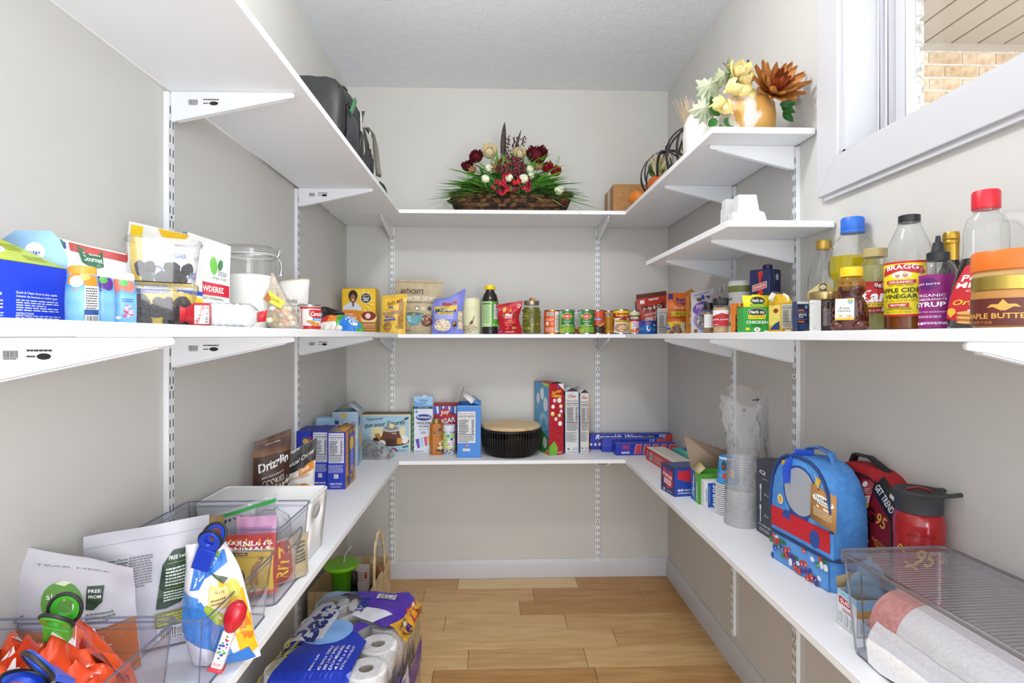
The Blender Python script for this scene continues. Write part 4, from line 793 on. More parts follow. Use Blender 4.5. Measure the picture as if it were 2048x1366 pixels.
# grey tub with green band
t, r = roundpx('powder_tub', 'pale grey powder tub with a green band under its lid', 'tub', 1459, 1510, 1.69, Z); hh = PZ(1485, 563, 1.69)-Z
MB().lathe([(r*.98, 0), (r, .003), (r, hh-.014)], M('#c8c7c6', .4), 36).build('tub', t); MB().lathe([(r, hh-.016), (r*1.02, hh-.015), (r*1.02, hh-.003), (r*.98, hh)], M('#d6d5d2', .35), 36).build('lid', t)
p = PR(cyl(r, 0, hh-.014, 3.1), 12, .0006); p.R(.5, .93, 1, .14, '#6f7a34'); p.T(.14, .72, .2, .05, 'vid', '#333'); p.P([(.02, .2), (.12, .3), (.2, .5), (.16, .6), (.06, .45)], '#9a6a44'); p.E(.16, .2, .06, .05, '#4a7a3a'); p.done(t)
# bouillon box and herb box
t, w_, d_, h_ = boxpx('bouillon_box', 'orange bouillon box with a black stock pot picture', 'box', 1470, 1504, 606, 1.52, Z, .03, '#dd7a22')
p = PR(front(w_, h_, d_), 2); p.R(.6, .93, .8, .14, '#f0b04a'); p.P([(.3, .9), (.7, .9), (.62, 1), (.4, 1)], '#8a3a5a'); p.R(.4, .76, .56, .22, '#2a2624'); p.R(.4, .84, .6, .03, '#6a6460'); p.R(.45, .5, .86, .2, '#8a1a16'); p.T(.45, .53, .7, .07, 'BEEF BOUILLON', '#f0e8d8', .03); p.R(.45, .28, .86, .24, '#7a3a1c'); p.SC(.45, .28, .38, .1, 40, .06, ['#c87a3a', '#4a2a16', '#b03a20'], 3); p.R(.5, .07, 1, .14, '#2c2a2a'); p.done(t)
t, w_, d_, h_ = boxpx('bouillon_box', 'green and yellow sodium-free chicken bouillon box with a raised lid', 'box', 1488, 1540, 614, 1.44, Z, .05, '#2f9e3c', rz=-.1)
p = PR(front(w_, h_, d_), 3); p.E(.5, .80, .36, .16, '#d8d0a0'); p.E(.5, .80, .34, .145, '#2c4030'); p.T(.5, .81, .56, .13, 'Herb ox', '#ffffff', .03); p.P([(.17, .68), (.84, .68), (.8, .54), (.17, .54)], '#f2dc20'); p.T(.5, .61, .6, .07, 'SODIUM FREE', '#b86a1c', .04); p.T(.5, .41, .8, .11, 'CHICKEN', '#ffffff', .03); p.T(.5, .31, .4, .06, 'granulated', '#14521c'); p.T(.5, .25, .44, .05, 'bouillon', '#14521c'); p.R(.15, .15, .14, .1, '#f0d422'); p.E(.5, .13, .12, .09, '#f0f0ea'); p.T(.5, .13, .05, .1, '8', '#333'); p.R(.85, .06, .2, .06, '#f4f4f0'); p.done(t)
p = PR(right(w_, h_, d_), 2); p.N(.5, .4, .8, .7, 12, '#1f7a2c', .4); p.E(.5, .85, .3, .1, '#24301f'); p.R(.5, .71, .5, .05, '#e8d220'); p.done(t, 'side_print')
ff = flat((-w_/2, -d_/2, h_), (w_, 0, 0), (0, .012, .034)); b = MB(); b.add([ff(0, 0, 0), ff(1, 0, 0), ff(1.02, .93, 0), ff(.7, .93, 0), ff(.66, 1, 0), ff(.38, 1, 0), ff(.34, .93, 0), ff(0, .93, 0)], [tuple(range(8))], M('#f2de1c', .45)); lf = b.build('lid_flap', t, solid=.0006)
p = PR(ff, 3); p.E(.55, .5, .27, .32, '#243026'); p.T(.55, .52, .42, .26, 'Herb ox', '#fff', .03); p.R(.5, .14, .5, .2, '#2f9e3c'); p.T(.5, .14, .44, .12, 'SODIUM FREE', '#f2de1c'); p.done(lf)
b = MB(); b.add([(w_/2, -d_/2, h_), (w_/2, d_/2, h_), (w_/2*.8, d_/2, h_+.02), (w_/2*.9, -d_/2+.02, h_+.028)], [(0, 1, 2, 3)], M('#9a8a70', .6)); b.build('side_flap', t, solid=.0006)
# chicken broth carton
cx, cy = PX(1536, 1.55), 1.55; w_, d_, h_ = .062, .062, .186
t = thing('broth_carton', 'navy and green chicken broth carton with a screw cap', 'carton', (cx+.014, cy+.045, Z), .62)
MB().box(-w_/2, w_/2, -d_/2, d_/2, 0, h_, M('#232a5e', .4)).build('carton', t, bevel=.002)
p = PR(front(w_, h_, d_), 3); p.R(.5, .39, 1, .09, '#5aa83a'); p.R(.5, .17, 1, .35, '#e6e4da'); p.T(.52, .62, .74, .05, 'CHICKEN', '#ffffff', .03); p.T(.52, .53, .74, .08, 'BROTH', '#ffffff', .04); p.P([(.06, .99), (.36, .99), (.3, .83)], '#2e3670'); p.R(.36, .86, .015, .22, '#c8ccdc'); p.E(.62, .88, .13, .05, '#e8e6dc'); p.E(.62, .88, .1, .037, '#5a5f80'); p.E(.62, .88, .07, .025, '#e8e6dc'); p.NF(.62, .17, .6, .32, '#e6e4da'); p.done(t)
p = PR(left(w_, h_, d_), 3); p.R(.5, .39, 1, .09, '#5aa83a'); p.R(.5, .17, 1, .35, '#e6e4da'); p.P([(.42, .95), (.62, .98), (.68, .92), (.56, .9), (.54, .76), (.68, .64), (.6, .5), (.42, .5), (.36, .58), (.46, .66), (.5, .76), (.46, .88)], '#d8352c'); p.R(.5, .73, .7, .10, '#f4efea', .08); p.R(.5, .73, .64, .08, '#d8352c', .08); p.T(.5, .73, .56, .05, 'SWANSON', '#ffffff', .03, 0, .08); p.N(.5, .39, .7, .03, 1, '#dff0c8'); p.N(.5, .28, .7, .04, 1, '#7aa83a'); p.done(t, 'side_print')
MB().lathe([(.013, 0), (.0135, .001), (.0135, .013), (.012, .015)], M('#1c2148', .4), 20, Matrix.Translation((.004, -.005, h_))).build('cap', t)
# yellow carton
w_, d_, h_ = .034, .052, .075
t = thing('juice_carton', 'small yellow carton with a peeled white tear strip', 'carton', (PX(1578, 1.36), 1.40, Z), .12)
b = MB(); b.box(-w_/2, w_/2, -d_/2, d_/2, 0, h_, M('#cfa11c', .4)); b.prism([(-d_/2, h_), (d_/2, h_), (d_/2*.2, h_+.026), (-d_/2*.4, h_+.02)], M('#d8ae22', .4), (-w_/2, w_/2), axis='x'); b.build('carton', t, bevel=.001)
p = PR(front(w_, h_, d_), 2); p.NF(.5, .56, .92, .82, '#eeeade', title='Nutrition Facts'); p.R(.5, .07, .5, .07, '#e8e4d4'); p.done(t)
p = PR(left(w_, h_, d_), 2); p.R(.5, .6, .9, .7, '#e0cf6a'); p.E(.6, .75, .2, .08, '#9a2a20'); p.P([(.1, .1), (.9, .1), (.9, .4), (.5, .3)], '#24346e'); p.done(t, 'side_print')
MB().tube([(.006, -d_/2+.004, h_+.004), (.005, -.02, h_+.016), (.004, -.004, h_+.024)], .0045, M('#f2f0ea', .5), 6, flat=.15).build('tear_strip', t)
MB().tube([(-w_/2+.002, .01, h_+.006), (-w_/2-.012, .0, h_+.012), (-w_/2-.008, -.008, h_+.026)], .006, M('#ece8dc', .5), 6, flat=.2).build('torn_corner', t)
# spice packet and card
t, w_, d_, h_ = boxpx('spice_box', 'small navy box of apple pie spice', 'box', 1594, 1619, 603, 1.28, Z, .022, '#27345c')
p = PR(front(w_, h_, d_), 2); p.R(.5, .96, 1, .08, '#f0eee8'); p.E(.72, .82, .12, .06, '#8aa8d8'); p.R(.32, .72, .5, .05, '#dd7a2a'); p.R(.4, .66, .76, .008, '#cfd4e4'); p.T(.42, .57, .66, .08, 'APPLE PIE', '#ffffff', .04); p.T(.3, .49, .36, .05, 'SPICE', '#ffffff', .03); p.R(.4, .42, .76, .008, '#cfd4e4'); p.R(.34, .35, .52, .05, '#dd7a2a'); p.E(.55, .2, .4, .12, '#3a4a7a'); p.T(.75, .07, .3, .05, '2.1oz', '#e8e8f0'); p.done(t)
t, w_, d_, h_ = boxpx('recipe_card', 'white lined card standing in front of the dark jam jar', 'card', 1620, 1642, 600, 1.165, Z, .0012, '#f2f1ee', bevel=0)
p = PR(front(w_, h_, d_), 1)
for k in range(9): p.R(.5, .9-k*.09, .96, .004, '#c6ccd8')
p.N(.2, .88, .3, .03, 1, '#8a8f98'); p.T(.35, .12, .4, .05, '1 spg', '#8a8f98', 0, .3); p.done(t)
# jam jar
t, r = roundpx('jam_jar', 'quilted glass jar of dark jam with a gold lid', 'jar', 1620, 1682, 1.215, Z); hh = PZ(1650, 584, 1.215)-Z
MB().lathe([(r*.9, 0), (r*.96, .004), (r*.96, hh*.72), (r*.86, hh*.8)], textured('jam', '#241512', '#3a211a', (30, 30, 30), .1), 32).build('jar', t)
MB().lathe([(r*.93, hh*.80), (r*.95, hh*.80+.002), (r*.95, hh-.002), (r*.85, hh)], M('#c8b27a', .28, 1), 48).build('lid', t)
p = PR(cyl(r*.96, .005, hh*.7, 2.6), 12, .0006, .1); p.P([(.44, .8), (.62, .8), (.62, .15), (.44, .15)], '#6a5f66')
for k in range(4):
    for q in range(3): p.P([(.3+k*.16, .2+q*.22), (.36+k*.16, .31+q*.22), (.3+k*.16, .42+q*.22), (.31+k*.16, .42+q*.22), (.38+k*.16, .31+q*.22), (.31+k*.16, .2+q*.22)], '#7a5a4e')
p.done(t)
# olive oil
t, r = roundpx('oil_bottle', 'clear olive oil bottle with a gold cap, behind the jam jar', 'bottle', 1619, 1673, 1.405, Z); hh = PZ(1646, 481, 1.405)-Z
MB().lathe([(r*.9, 0), (r, .004), (r, hh*.50), (r*.98, hh*.6), (r*.72, hh*.75), (r*.42, hh*.86), (r*.40, hh*.92)], GLASS, 32, cap=False).build('bottle', t)
MB().lathe([(r*.85, .003), (r*.93, .006), (r*.93, hh*.22)], clear('olive_oil', '#e6d98a', .6, .05, 1.4, haze=.3, hazecol='#cdbb5a'), 32).build('oil', t)
MB().lathe([(r*.45, hh*.90), (r*.47, hh*.905), (r*.47, hh*.99), (r*.43, hh)], M('#c6a24a', .3, .6), 28).build('cap', t)
p = PR(cyl(r, hh*.28, hh*.56, 2.7), 12, .0006); p.P([(0, 0), (1, 0), (1, .6), (.8, .66), (.5, .92), (.2, .66), (0, .6)], '#d9c88e'); p.E(.5, .72, .1, .16, '#3a342c'); p.E(.5, .73, .06, .1, '#cfc2a0'); p.P([(.25, .5), (.4, .6), (.6, .6), (.75, .5), (.5, .44)], '#6a5f48'); p.T(.5, .38, .5, .1, 'FILIPPO', '#4a4232', .02); p.T(.48, .2, .8, .2, 'BERIO', '#2a2620', .04); p.done(t)
# corn oil
t, r = roundpx('oil_bottle', 'faceted plastic bottle of yellow cooking oil with a blue cap', 'bottle', 1663, 1747, 1.265, Z); hh = PZ(1704, 436, 1.265)-Z
prof = [(r*.75, 0), (r*.8, .004), (r*.8, hh*.36), (r*.74, hh*.42), (r*.98, hh*.5), (r, hh*.56), (r*.97, hh*.72), (r*.72, hh*.8), (r*.46, hh*.86), (r*.46, hh*.88)]
MB().lathe(prof, GLASS, 16, cap=False).build('bottle', t, smooth=12)
oilm = clear('corn_oil', '#f2e65a', .5, .05, 1.4, haze=.35, hazecol='#d6c51e')
MB().lathe([(a*.95, z+.002) for a, z in prof[:6]]+[(r*.95, hh*.66), (.001, hh*.665)], oilm, 16, cap=False).build('oil', t, smooth=12)
MB().lathe([(r*.50, hh*.865), (r*.5, hh*.89), (r*.47, hh*.892), (r*.49, hh*.905), (r*.49, hh*.985), (r*.44, hh)], M('#2a6ad0', .4), 40).build('cap', t)
p = PR(cyl(r*.8, .01, hh*.36, 2.2), 10, .001); p.R(.5, .4, .6, .7, '#3a8a34'); p.P([(.3, .6), (.5, .9), (.7, .6)], '#e8c820'); p.R(.2, .7, .2, .2, '#c8322a'); p.done(t)
# honey bear
X, Y = PX(1703, 1.07), 1.07; t = thing('honey_bear', 'bear-shaped plastic honey bottle with a yellow cap', 'bottle', (X, Y, Z), face(X, Y)-.35); 
honey = textured('honey', '#3a1512', '#5c2417', (12, 12, 12), .08, spec=.7); s_ = .0295
b = MB(); b.lathe([(s_*.8, 0), (s_*.98, .006), (s_*1.02, .03), (s_*.92, .052), (s_*.70, .066), (s_*.62, .070), (s_*.80, .078), (s_*.84, .084), (s_*.80, .089)], honey, 28, sy=.86); b.ball((-.019, -.010, .045), .011, honey, 10, 7, (.7, .8, 1.7)); b.ball((.020, -.010, .045), .011, honey, 10, 7, (.7, .8, 1.7)); b.ball((.021, -.014, .011), .014, honey, 10, 7, (1.1, 1, .8)); b.ball((-.017, -.016, .010), .014, honey, 10, 7, (1.1, 1, .8)); b.build('honey_body', t, smooth=60)
b = MB(); b.lathe([(s_*.82, .088), (s_*.84, .094), (s_*.74, .103), (s_*.60, .108)], clear('bear_clear', '#f2dcae', 1.1, .05, 1.45, haze=.16, hazecol='#d8a94a'), 28, sy=.86, cap=False); b.ball((0, -.021, .087), .009, clear('bear_clear'), 10, 7); b.build('clear_head', t, smooth=60)
MB().ball((-.018, -.004, .1), .0055, clear('bear_clear'), 8, 6).build('ear', t, smooth=60); MB().ball((.018, -.004, .1), .0055, clear('bear_clear'), 8, 6).build('ear', t, smooth=60)
for q in (-1, 1): MB().ball((.007*q, -.0222, .0945), .0014, M('#1a1210', .3), 6, 4).build('eye', t)
MB().lathe([(s_*.64, .108), (s_*.67, .109), (s_*.67, .124), (s_*.63, .1265)], M('#f2c516', .35), 36).build('cap', t)
p = PR(flat((-.019, -.0275, .022), (.034, 0, 0), (0, .001, .042)), 1, .001); p.R(.5, .5, 1, 1, '#f0efec'); p.R(.5, .05, 1, .1, '#f0b030'); p.E(.25, .85, .14, .1, '#d8d8d0'); p.R(.8, .9, .3, .14, '#f2b83a'); p.E(.8, .82, .12, .07, '#7ab0d8'); p.T(.5, .56, .5, .1, 'Pure', '#2a2a28', .01); p.T(.5, .42, .66, .12, 'Honey', '#2a2a28', .01); p.R(.3, .2, .2, .07, '#f2a82a'); p.R(.74, .18, .24, .07, '#e8a040'); p.done(t)
# corn syrup
t, r = roundpx('syrup_bottle', 'bottle of light corn syrup with a tan cap and red label', 'bottle', 1722, 1778, 1.15, Z); hh = PZ(1750, 498, 1.15)-Z
prof = [(r*.92, 0), (r, .004), (r, hh*.70), (r*.9, hh*.79), (r*.68, hh*.87), (r*.66, hh*.90)]
MB().lathe(prof, GLASS, 32, cap=False).build('bottle', t); MB().lathe([(a*.96, z+.001) for a, z in prof[:4]]+[(.001, hh*.79)], clear('corn_syrup', '#e2dfac', .5, .05, 1.4, haze=.42, hazecol='#c5c184'), 32, cap=False).build('syrup', t)
MB().lathe([(r*.72, hh*.895), (r*.75, hh*.9), (r*.75, hh*.99), (r*.7, hh)], M('#b3a06e', .4), 40).build('cap', t)
p = PR(cyl(r, hh*.22, hh*.60, 2.8), 12, .0006); p.R(.5, .5, 1, .98, '#c2262a'); p.R(.5, .91, 1, .16, '#a81c20'); p.R(.62, .86, .3, .22, '#8a1418'); p.T(.56, .86, .14, .14, '0g', '#ffffff', .03); p.N(.74, .86, .18, .18, 3, '#ffffff', .6); p.T(.55, .53, .8, .38, 'Karo', '#ffffff', .06, .15); p.R(.5, .26, 1, .13, '#f0cf3a'); p.T(.56, .26, .7, .07, 'LIGHT CORN SYRUP', '#4a2a10', .02); p.R(.5, .08, 1, .16, '#8a1a16'); p.T(.55, .07, .6, .08, '16 OZ (1 PT) 473mL', '#f4e8d0'); p.done(t)
# apple cider vinegar
t, r = roundpx('vinegar_bottle', 'large glass bottle of apple cider vinegar with yellow label and black cap', 'bottle', 1776, 1861, 1.05, Z); hh = PZ(1818, 431, 1.05)-Z
prof = [(r*.9, 0), (r, .005), (r, hh*.6), (r*.97, hh*.65), (r*.8, hh*.75), (r*.56, hh*.86), (r*.44, hh*.91), (r*.44, hh*.935)]
MB().lathe(prof, GLASS, 36, cap=False).build('bottle', t); MB().lathe([(r*.88, .003), (r*.95, .007), (r*.95, hh*.3), (.001, hh*.3)], clear('vinegar', '#d08a3c', .5, .05, 1.4, haze=.5, hazecol='#a4602a'), 36, cap=False).build('vinegar', t)
MB().lathe([(r*.40, hh*.935), (r*.40, hh*.94), (r*.43, hh*.94), (r*.43, hh*.995), (r*.39, hh)], M('#222224', .4), 40).build('cap', t); MB().lathe([(r*.45, hh*.92), (r*.46, hh*.93), (r*.44, hh*.938)], GLASS, 36, cap=False).build('neck_ring', t)
p = PR(cyl(r, hh*.125, hh*.59, 1.95, -.3), 14, .0006); p.R(.5, .5, 1, 1, '#c8242a'); p.R(.5, .5, .97, .92, '#f2dc20')
p.P([(.04, .78), (.1, .9), (.5, .95), (.9, .9), (.97, .78), (.9, .75), (.88, .82), (.5, .85), (.12, .82), (.08, .74)], '#c22430'); p.T(.5, .885, .66, .085, 'BRAGG', '#ffffff', .04, 0, 0, .012); p.E(.5, .75, .2, .07, '#f4ecd8'); p.E(.43, .745, .05, .045, '#c88a78'); p.E(.58, .745, .05, .045, '#c88a78'); p.E(.43, .775, .055, .022, '#e8e2d8'); p.E(.58, .775, .05, .02, '#d8c8a8'); p.R(.48, .625, .6, .065, '#c22430'); p.T(.48, .625, .48, .04, 'ORGANIC', '#ffffff', .03); p.T(.48, .565, .5, .03, 'RAW - UNFILTERED', '#5a4a10'); p.T(.49, .475, .94, .085, 'APPLE CIDER', '#1f3a24', .04); p.T(.47, .365, .68, .08, 'VINEGAR', '#1f3a24', .04); p.T(.48, .285, .8, .03, 'Your daily dose of wellness', '#3a3a14'); p.R(.44, .205, .42, .075, '#c22430'); p.T(.44, .205, .34, .045, '"MOTHER"', '#ffffff', .03); p.T(.44, .135, .52, .035, 'UNPASTEURIZED', '#4a3a10'); p.T(.44, .075, .5, .03, '32 FL OZ (1 QT) 946mL', '#3a3010'); p.R(.88, .17, .18, .07, '#2f6ab0'); p.E(.04, .15, .05, .04, '#f0f0f0'); p.done(t)
# pomegranate syrup
t, r = roundpx('syrup_bottle', 'squeeze bottle of pomegranate syrup with magenta label and black nozzle', 'bottle', 1846, 1906, .972, Z); hh = PZ(1876, 472, .972)-Z
prof = [(r*.92, 0), (r, .004), (r, hh*.62), (r*.9, hh*.68), (r*.62, hh*.735)]
MB().lathe(prof, GLASS, 36, cap=False).build('bottle', t); MB().lathe([(r*.9, .002), (r*.95, .005), (r*.95, hh*.55)], M('#3a0f24', .15), 36).build('syrup', t)
MB().lathe([(r*.62, hh*.735), (r*.62, hh*.74), (r*.62, hh*.82), (r*.38, hh*.84), (r*.34, hh*.86), (r*.27, hh*.93), (r*.17, hh*.935), (r*.12, hh)], M('#252527', .45), 40).build('nozzle_cap', t)
p = PR(cyl(r, hh*.03, hh*.585, 2.9, -.1), 14, .0006); p.R(.5, .5, 1, 1, '#8c1a72'); p.E(.35, .82, .2, .12, '#5a1a6a'); p.T(.32, .82, .5, .04, 'JUST DATE', '#ffffff', .03); p.T(.36, .61, .62, .055, 'ORGANIC', '#f6eaf4', .02); p.T(.38, .535, .62, .04, 'POMEGRANATE', '#f6eaf4', .02); p.T(.36, .44, .62, .095, 'SYRUP', '#ffffff', .05); p.T(.4, .30, .66, .025, 'ONLY TWO INGREDIENTS', '#f0d8ec', .02); p.N(.34, .21, .55, .05, 2, '#e8c8e0', .5); p.N(.52, .09, .5, .05, 2, '#f4e4f0', .6); p.E(.1, .08, .05, .03, '#e8d0e4'); p.E(.22, .08, .05, .03, '#e8d0e4'); p.E(.78, .3, .1, .12, '#74145e'); p.R(.93, .55, .1, .8, '#7a1464'); p.N(.93, .55, .05, .7, 30, '#d8a8cc', .5, False); p.BC(.93, .09, .1, .12); p.done(t)
# dark bottle with gold neck
t, r = roundpx('wine_bottle', 'dark glass bottle with a gold foil neck behind the pomegranate syrup', 'bottle', 1877, 1930, 1.02, Z); hh = PZ(1900, 465, 1.02)-Z
MB().lathe([(r*.95, 0), (r, .005), (r, hh*.45), (r*.94, hh*.56), (r*.6, hh*.66), (r*.48, hh*.74)], M('#14120f', .1), 32).build('bottle', t)
MB().lathe([(r*.52, hh*.70), (r*.50, hh*.88), (r*.56, hh*.885), (r*.56, hh*.91), (r*.52, hh*.92), (r*.58, hh*.93), (r*.56, hh*.98), (r*.5, hh)], M('#b8923a', .3, .8), 32).build('gold_foil', t)
p = PR(cyl(r, hh*.1, hh*.42, 2.4), 10, .0006); p.R(.5, .5, 1, 1, '#d8cf9a'); p.done(t)
# pancake syrup bottle with handle
X, Y = PX(1972, .87), .87; t = thing('syrup_bottle', 'tall pancake syrup bottle with red cap, side handle and red label', 'bottle', (X, Y, Z), face(X, Y)-.1); hh = PZ(1977, 382, .87)-Z; r = .046
syr = [(r*1.0, 0), (r*1.1, .006), (r*1.08, hh*.15), (r*.95, hh*.33), (r*.72, hh*.5), (r*.64, hh*.58)]
MB().lathe([(a*.985, z+.001) for a, z in syr[:5]]+[(r*.68, hh*.52), (.001, hh*.525)], M('#1c0f0a', .12), 32, cap=False, sy=.6).build('syrup', t)
MB().lathe(syr+[(r*.64, hh*.72), (r*.55, hh*.80), (r*.34, hh*.84), (r*.33, hh*.87)], GLASS, 32, cap=False, sy=.66).build('bottle', t)
MB().tube([(r*.45, 0, hh*.80), (r*.9, 0, hh*.79), (r*1.25, 0, hh*.7), (r*1.33, 0, hh*.56), (r*1.2, 0, hh*.42), (r*.85, 0, hh*.36)], [.008, .010, .011, .011, .010, .008], clear('handle_plastic', '#f8f9fa', 1.2, .05, 1.5, haze=.12), 12).build('handle', t)
MB().lathe([(r*.38, hh*.865), (r*.41, hh*.87), (r*.41, hh*.985), (r*.36, hh)], M('#cf1f30', .35), 40).build('cap', t); MB().lathe([(r*.36, hh*.845), (r*.37, hh*.868)], GLASS, 32, cap=False).build('neck_ring', t)
def sfn(u, v, k):
    z = .008+v*hh*.47; i = next(j for j in range(5) if syr[j+1][1] >= z-1e-6); q = (z-syr[i][1])/(syr[i+1][1]-syr[i][1]); R = syr[i][0]+(syr[i+1][0]-syr[i][0])*q+k+.0012; a = -.25+(u-.5)*2.3
    return Vector((R*math.sin(a), -R*.66*math.cos(a), z))
p = PR(sfn, 14, .0006); p.P([(.06, .12), (.5, .02), (.95, .1), (.98, .5), (.9, .98), (.5, .96), (.3, .9), (.14, .5)], '#c4202c'); p.E(.55, .84, .08, .05, '#e8a02a'); p.T(.55, .72, .5, .1, 'Pearl', '#ffffff', .04, .1); p.T(.55, .6, .64, .11, 'Milling', '#ffffff', .04, .1); p.T(.6, .52, .4, .03, 'COMPANY', '#ffffff'); p.T(.55, .34, .66, .11, 'Original', '#f2cf3a', .03, .3); p.E(.2, .22, .09, .05, '#eeb43a'); p.P([(.1, .2), (.3, .2), (.2, .12)], '#eeb43a')
for k in range(5): p.E(.56, .05+k*.035, .26, .03, ('#e8b46a', '#b8702c')[k % 2])
p.E(.56, .225, .12, .025, '#f6ecd0'); p.done(t)
# peanut butter and maple butter
X, Y = PX(2026, .755), .755; t = thing('peanut_butter_jar', 'peanut butter jar with a wide orange lid behind the maple butter', 'jar', (X, Y, Z), face(X, Y)); hh = PZ(2000, 503, .755)-Z; r = .045
MB().lathe([(r*.9, 0), (r, .005), (r, hh*.7), (r*.94, hh*.76)], textured('peanut', '#c39a5e', '#cda56a', (20, 20, 20), .35), 36).build('jar', t); MB().lathe([(r*.98, hh*.745), (r*1.03, hh*.75), (r*1.03, hh*.97), (r*.98, hh)], M('#e0701c', .4), 60).build('lid', t)
p = PR(cyl(r, hh*.1, hh*.58, 2.8), 12, .0006); p.R(.5, .5, 1, 1, '#e0701c'); p.R(.15, .9, .2, .12, '#f0d030'); p.done(t)
X, Y = PX(2022, .655), .655; t = thing('maple_butter_jar', 'small jar of maple butter with gold lid and maroon label at the right edge', 'jar', (X, Y, Z), face(X, Y)); hh = PZ(2000, 553, .655)-Z; r = .038
MB().lathe([(r*.92, 0), (r, .004), (r, hh*.66), (r*.94, hh*.74)], textured('maple', '#b07a3c', '#bf8a4a', (20, 20, 20), .3), 36).build('jar', t); MB().lathe([(r*.96, hh*.72), (r*1.0, hh*.73), (r*1.0, hh*.98), (r*.95, hh)], M('#b8a050', .3, .9), 48).build('lid', t)
p = PR(cyl(r, hh*.04, hh*.56, 3.0), 14, .0006); p.R(.5, .5, 1, 1, '#5e241c'); p.P([(.42, .55), (.36, .68), (.3, .66), (.34, .78), (.4, .78), (.44, .96), (.48, .78), (.54, .78), (.58, .66), (.52, .68), (.46, .55)], '#d9a24a'); p.T(.36, .36, .62, .2, 'MAPLE BUTTER', '#d9a24a', .04); p.T(.2, .12, .3, .08, 'NET WT 7 OZ', '#c89a4a'); p.R(.66, .5, .006, 1, '#8a3a2a'); p.N(.84, .5, .28, .8, 7, '#c88a3a', .45); p.done(t)
p = PR(cyl(r*1.0, hh*.72, hh*.98, 3.0), 14, .0006); p.R(.7, .5, .16, 1, '#7a2f2a'); p.done(t, 'lid_seal')
# ================================================================= lower shelf
Z = ZL
def PL(x, y, z=ZL):
    t_ = (EYE-z)*F/(y-674); u = (x-1024)/F
    return t_*(math.cos(TH)*u+math.sin(TH)), t_*(math.cos(TH)-u*math.sin(TH))
def flaps(t, w, d, h, fl, col, inner):
    """open box flaps; fl = list of (side, length, angle from vertical outward, skew)"""
    for s_, L, a, sk in fl:
        dz, do = L*math.cos(a), L*math.sin(a)
        q = {'f': [(-w/2, -d/2, h), (w/2, -d/2, h), (w/2-sk, -d/2-do, h+dz), (-w/2+sk, -d/2-do, h+dz)], 'b': [(-w/2, d/2, h), (w/2, d/2, h), (w/2-sk, d/2+do, h+dz), (-w/2+sk, d/2+do, h+dz)],
             'l': [(-w/2, -d/2, h), (-w/2, d/2, h), (-w/2-do, d/2-sk, h+dz), (-w/2-do, -d/2+sk, h+dz)], 'r': [(w/2, -d/2, h), (w/2, d/2, h), (w/2+do, d/2-sk, h+dz), (w/2+do, -d/2+sk, h+dz)]}[s_]
        MB().add(q, [(0, 1, 2, 3)], M(inner, .6)).build('flap', t, solid=.0007)
def hollow(t, w, d, h, col, inner='#a08a70'):
    """open-topped carton with real walls"""
    b = MB(); e = .0012; m = M(col, .45); k = M(inner, .7)
    b.box(-w/2, w/2, -d/2, -d/2+e, 0, h, m); b.box(-w/2, w/2, d/2-e, d/2, 0, h, m); b.box(-w/2, -w/2+e, -d/2, d/2, 0, h, m); b.box(w/2-e, w/2, -d/2, d/2, 0, h, m); b.box(-w/2, w/2, -d/2, d/2, 0, e, k); b.box(-w/2+e, w/2-e, -d/2+e, d/2-e, h*.8, h*.81, k)
    return b.build('carton', t)
# --- left: brown bag, crisps bag
X, Y = -.655, PY(541, -.655)
t = thing('popcorn_bag', 'brown and gold bag of cookies and cream bites against the left wall', 'bag', (X, Y, Z), .62)
o, fs = pouch(t, .105, .262, .05, '#8a5a24', seed=41, wr=.006, lean=.02, mat=textured('cocoa', '#4a2c20', '#b5741c', (1, 1, 5.5), .35, detail=1, lo=.4, hi=.62), deform=lambda p, u, v: p+Vector((.012*v*v, 0, .03*(u-.6)*v**3)))
p = PR(fs, 10, .0014); p.R(.5, .955, .9, .012, '#7a4a24'); p.R(.5, .62, .98, .35, '#432820'); p.T(.5, .92, .4, .02, 'rip here & bake', '#e8d8b8'); p.T(.52, .70, .8, .10, 'Drizzlin', '#ffffff', .04, 0, .1); p.T(.5, .575, .6, .022, 'MINI INDULGENCES', '#e8d8c8', .02, 0, .08); p.T(.52, .51, .6, .06, 'COOKIES', '#f4ece0', .01, 0, .08); p.T(.52, .435, .7, .06, '& CREAM', '#f4ece0', .01, 0, .08); p.T(.5, .36, .56, .065, 'BITES', '#f4ece0', .01, 0, .08); p.R(.55, .315, .5, .025, '#2c1a14', .06); p.N(.55, .315, .4, .015, 1, '#e8d8c8'); p.E(.9, .42, .07, .09, '#d8c8b8'); p.SC(.9, .42, .08, .1, 14, .03, ['#f4f0ea', '#4a3428'], 3); p.E(.85, .22, .09, .05, '#e8e0d8'); p.done(t)
X, Y = -.61, PY(600, -.61)
t = thing('crisps_bag', 'white and black bag of pretzel crisps beside the blue cracker boxes', 'bag', (X, Y-.03, Z), .42)
o, fs = pouch(t, .10, .225, .05, '#e6e2de', seed=42, wr=.008, lean=.01, deform=lambda p, u, v: p+Vector((.01*v, 0, .05*(u-.8)*v**2)))
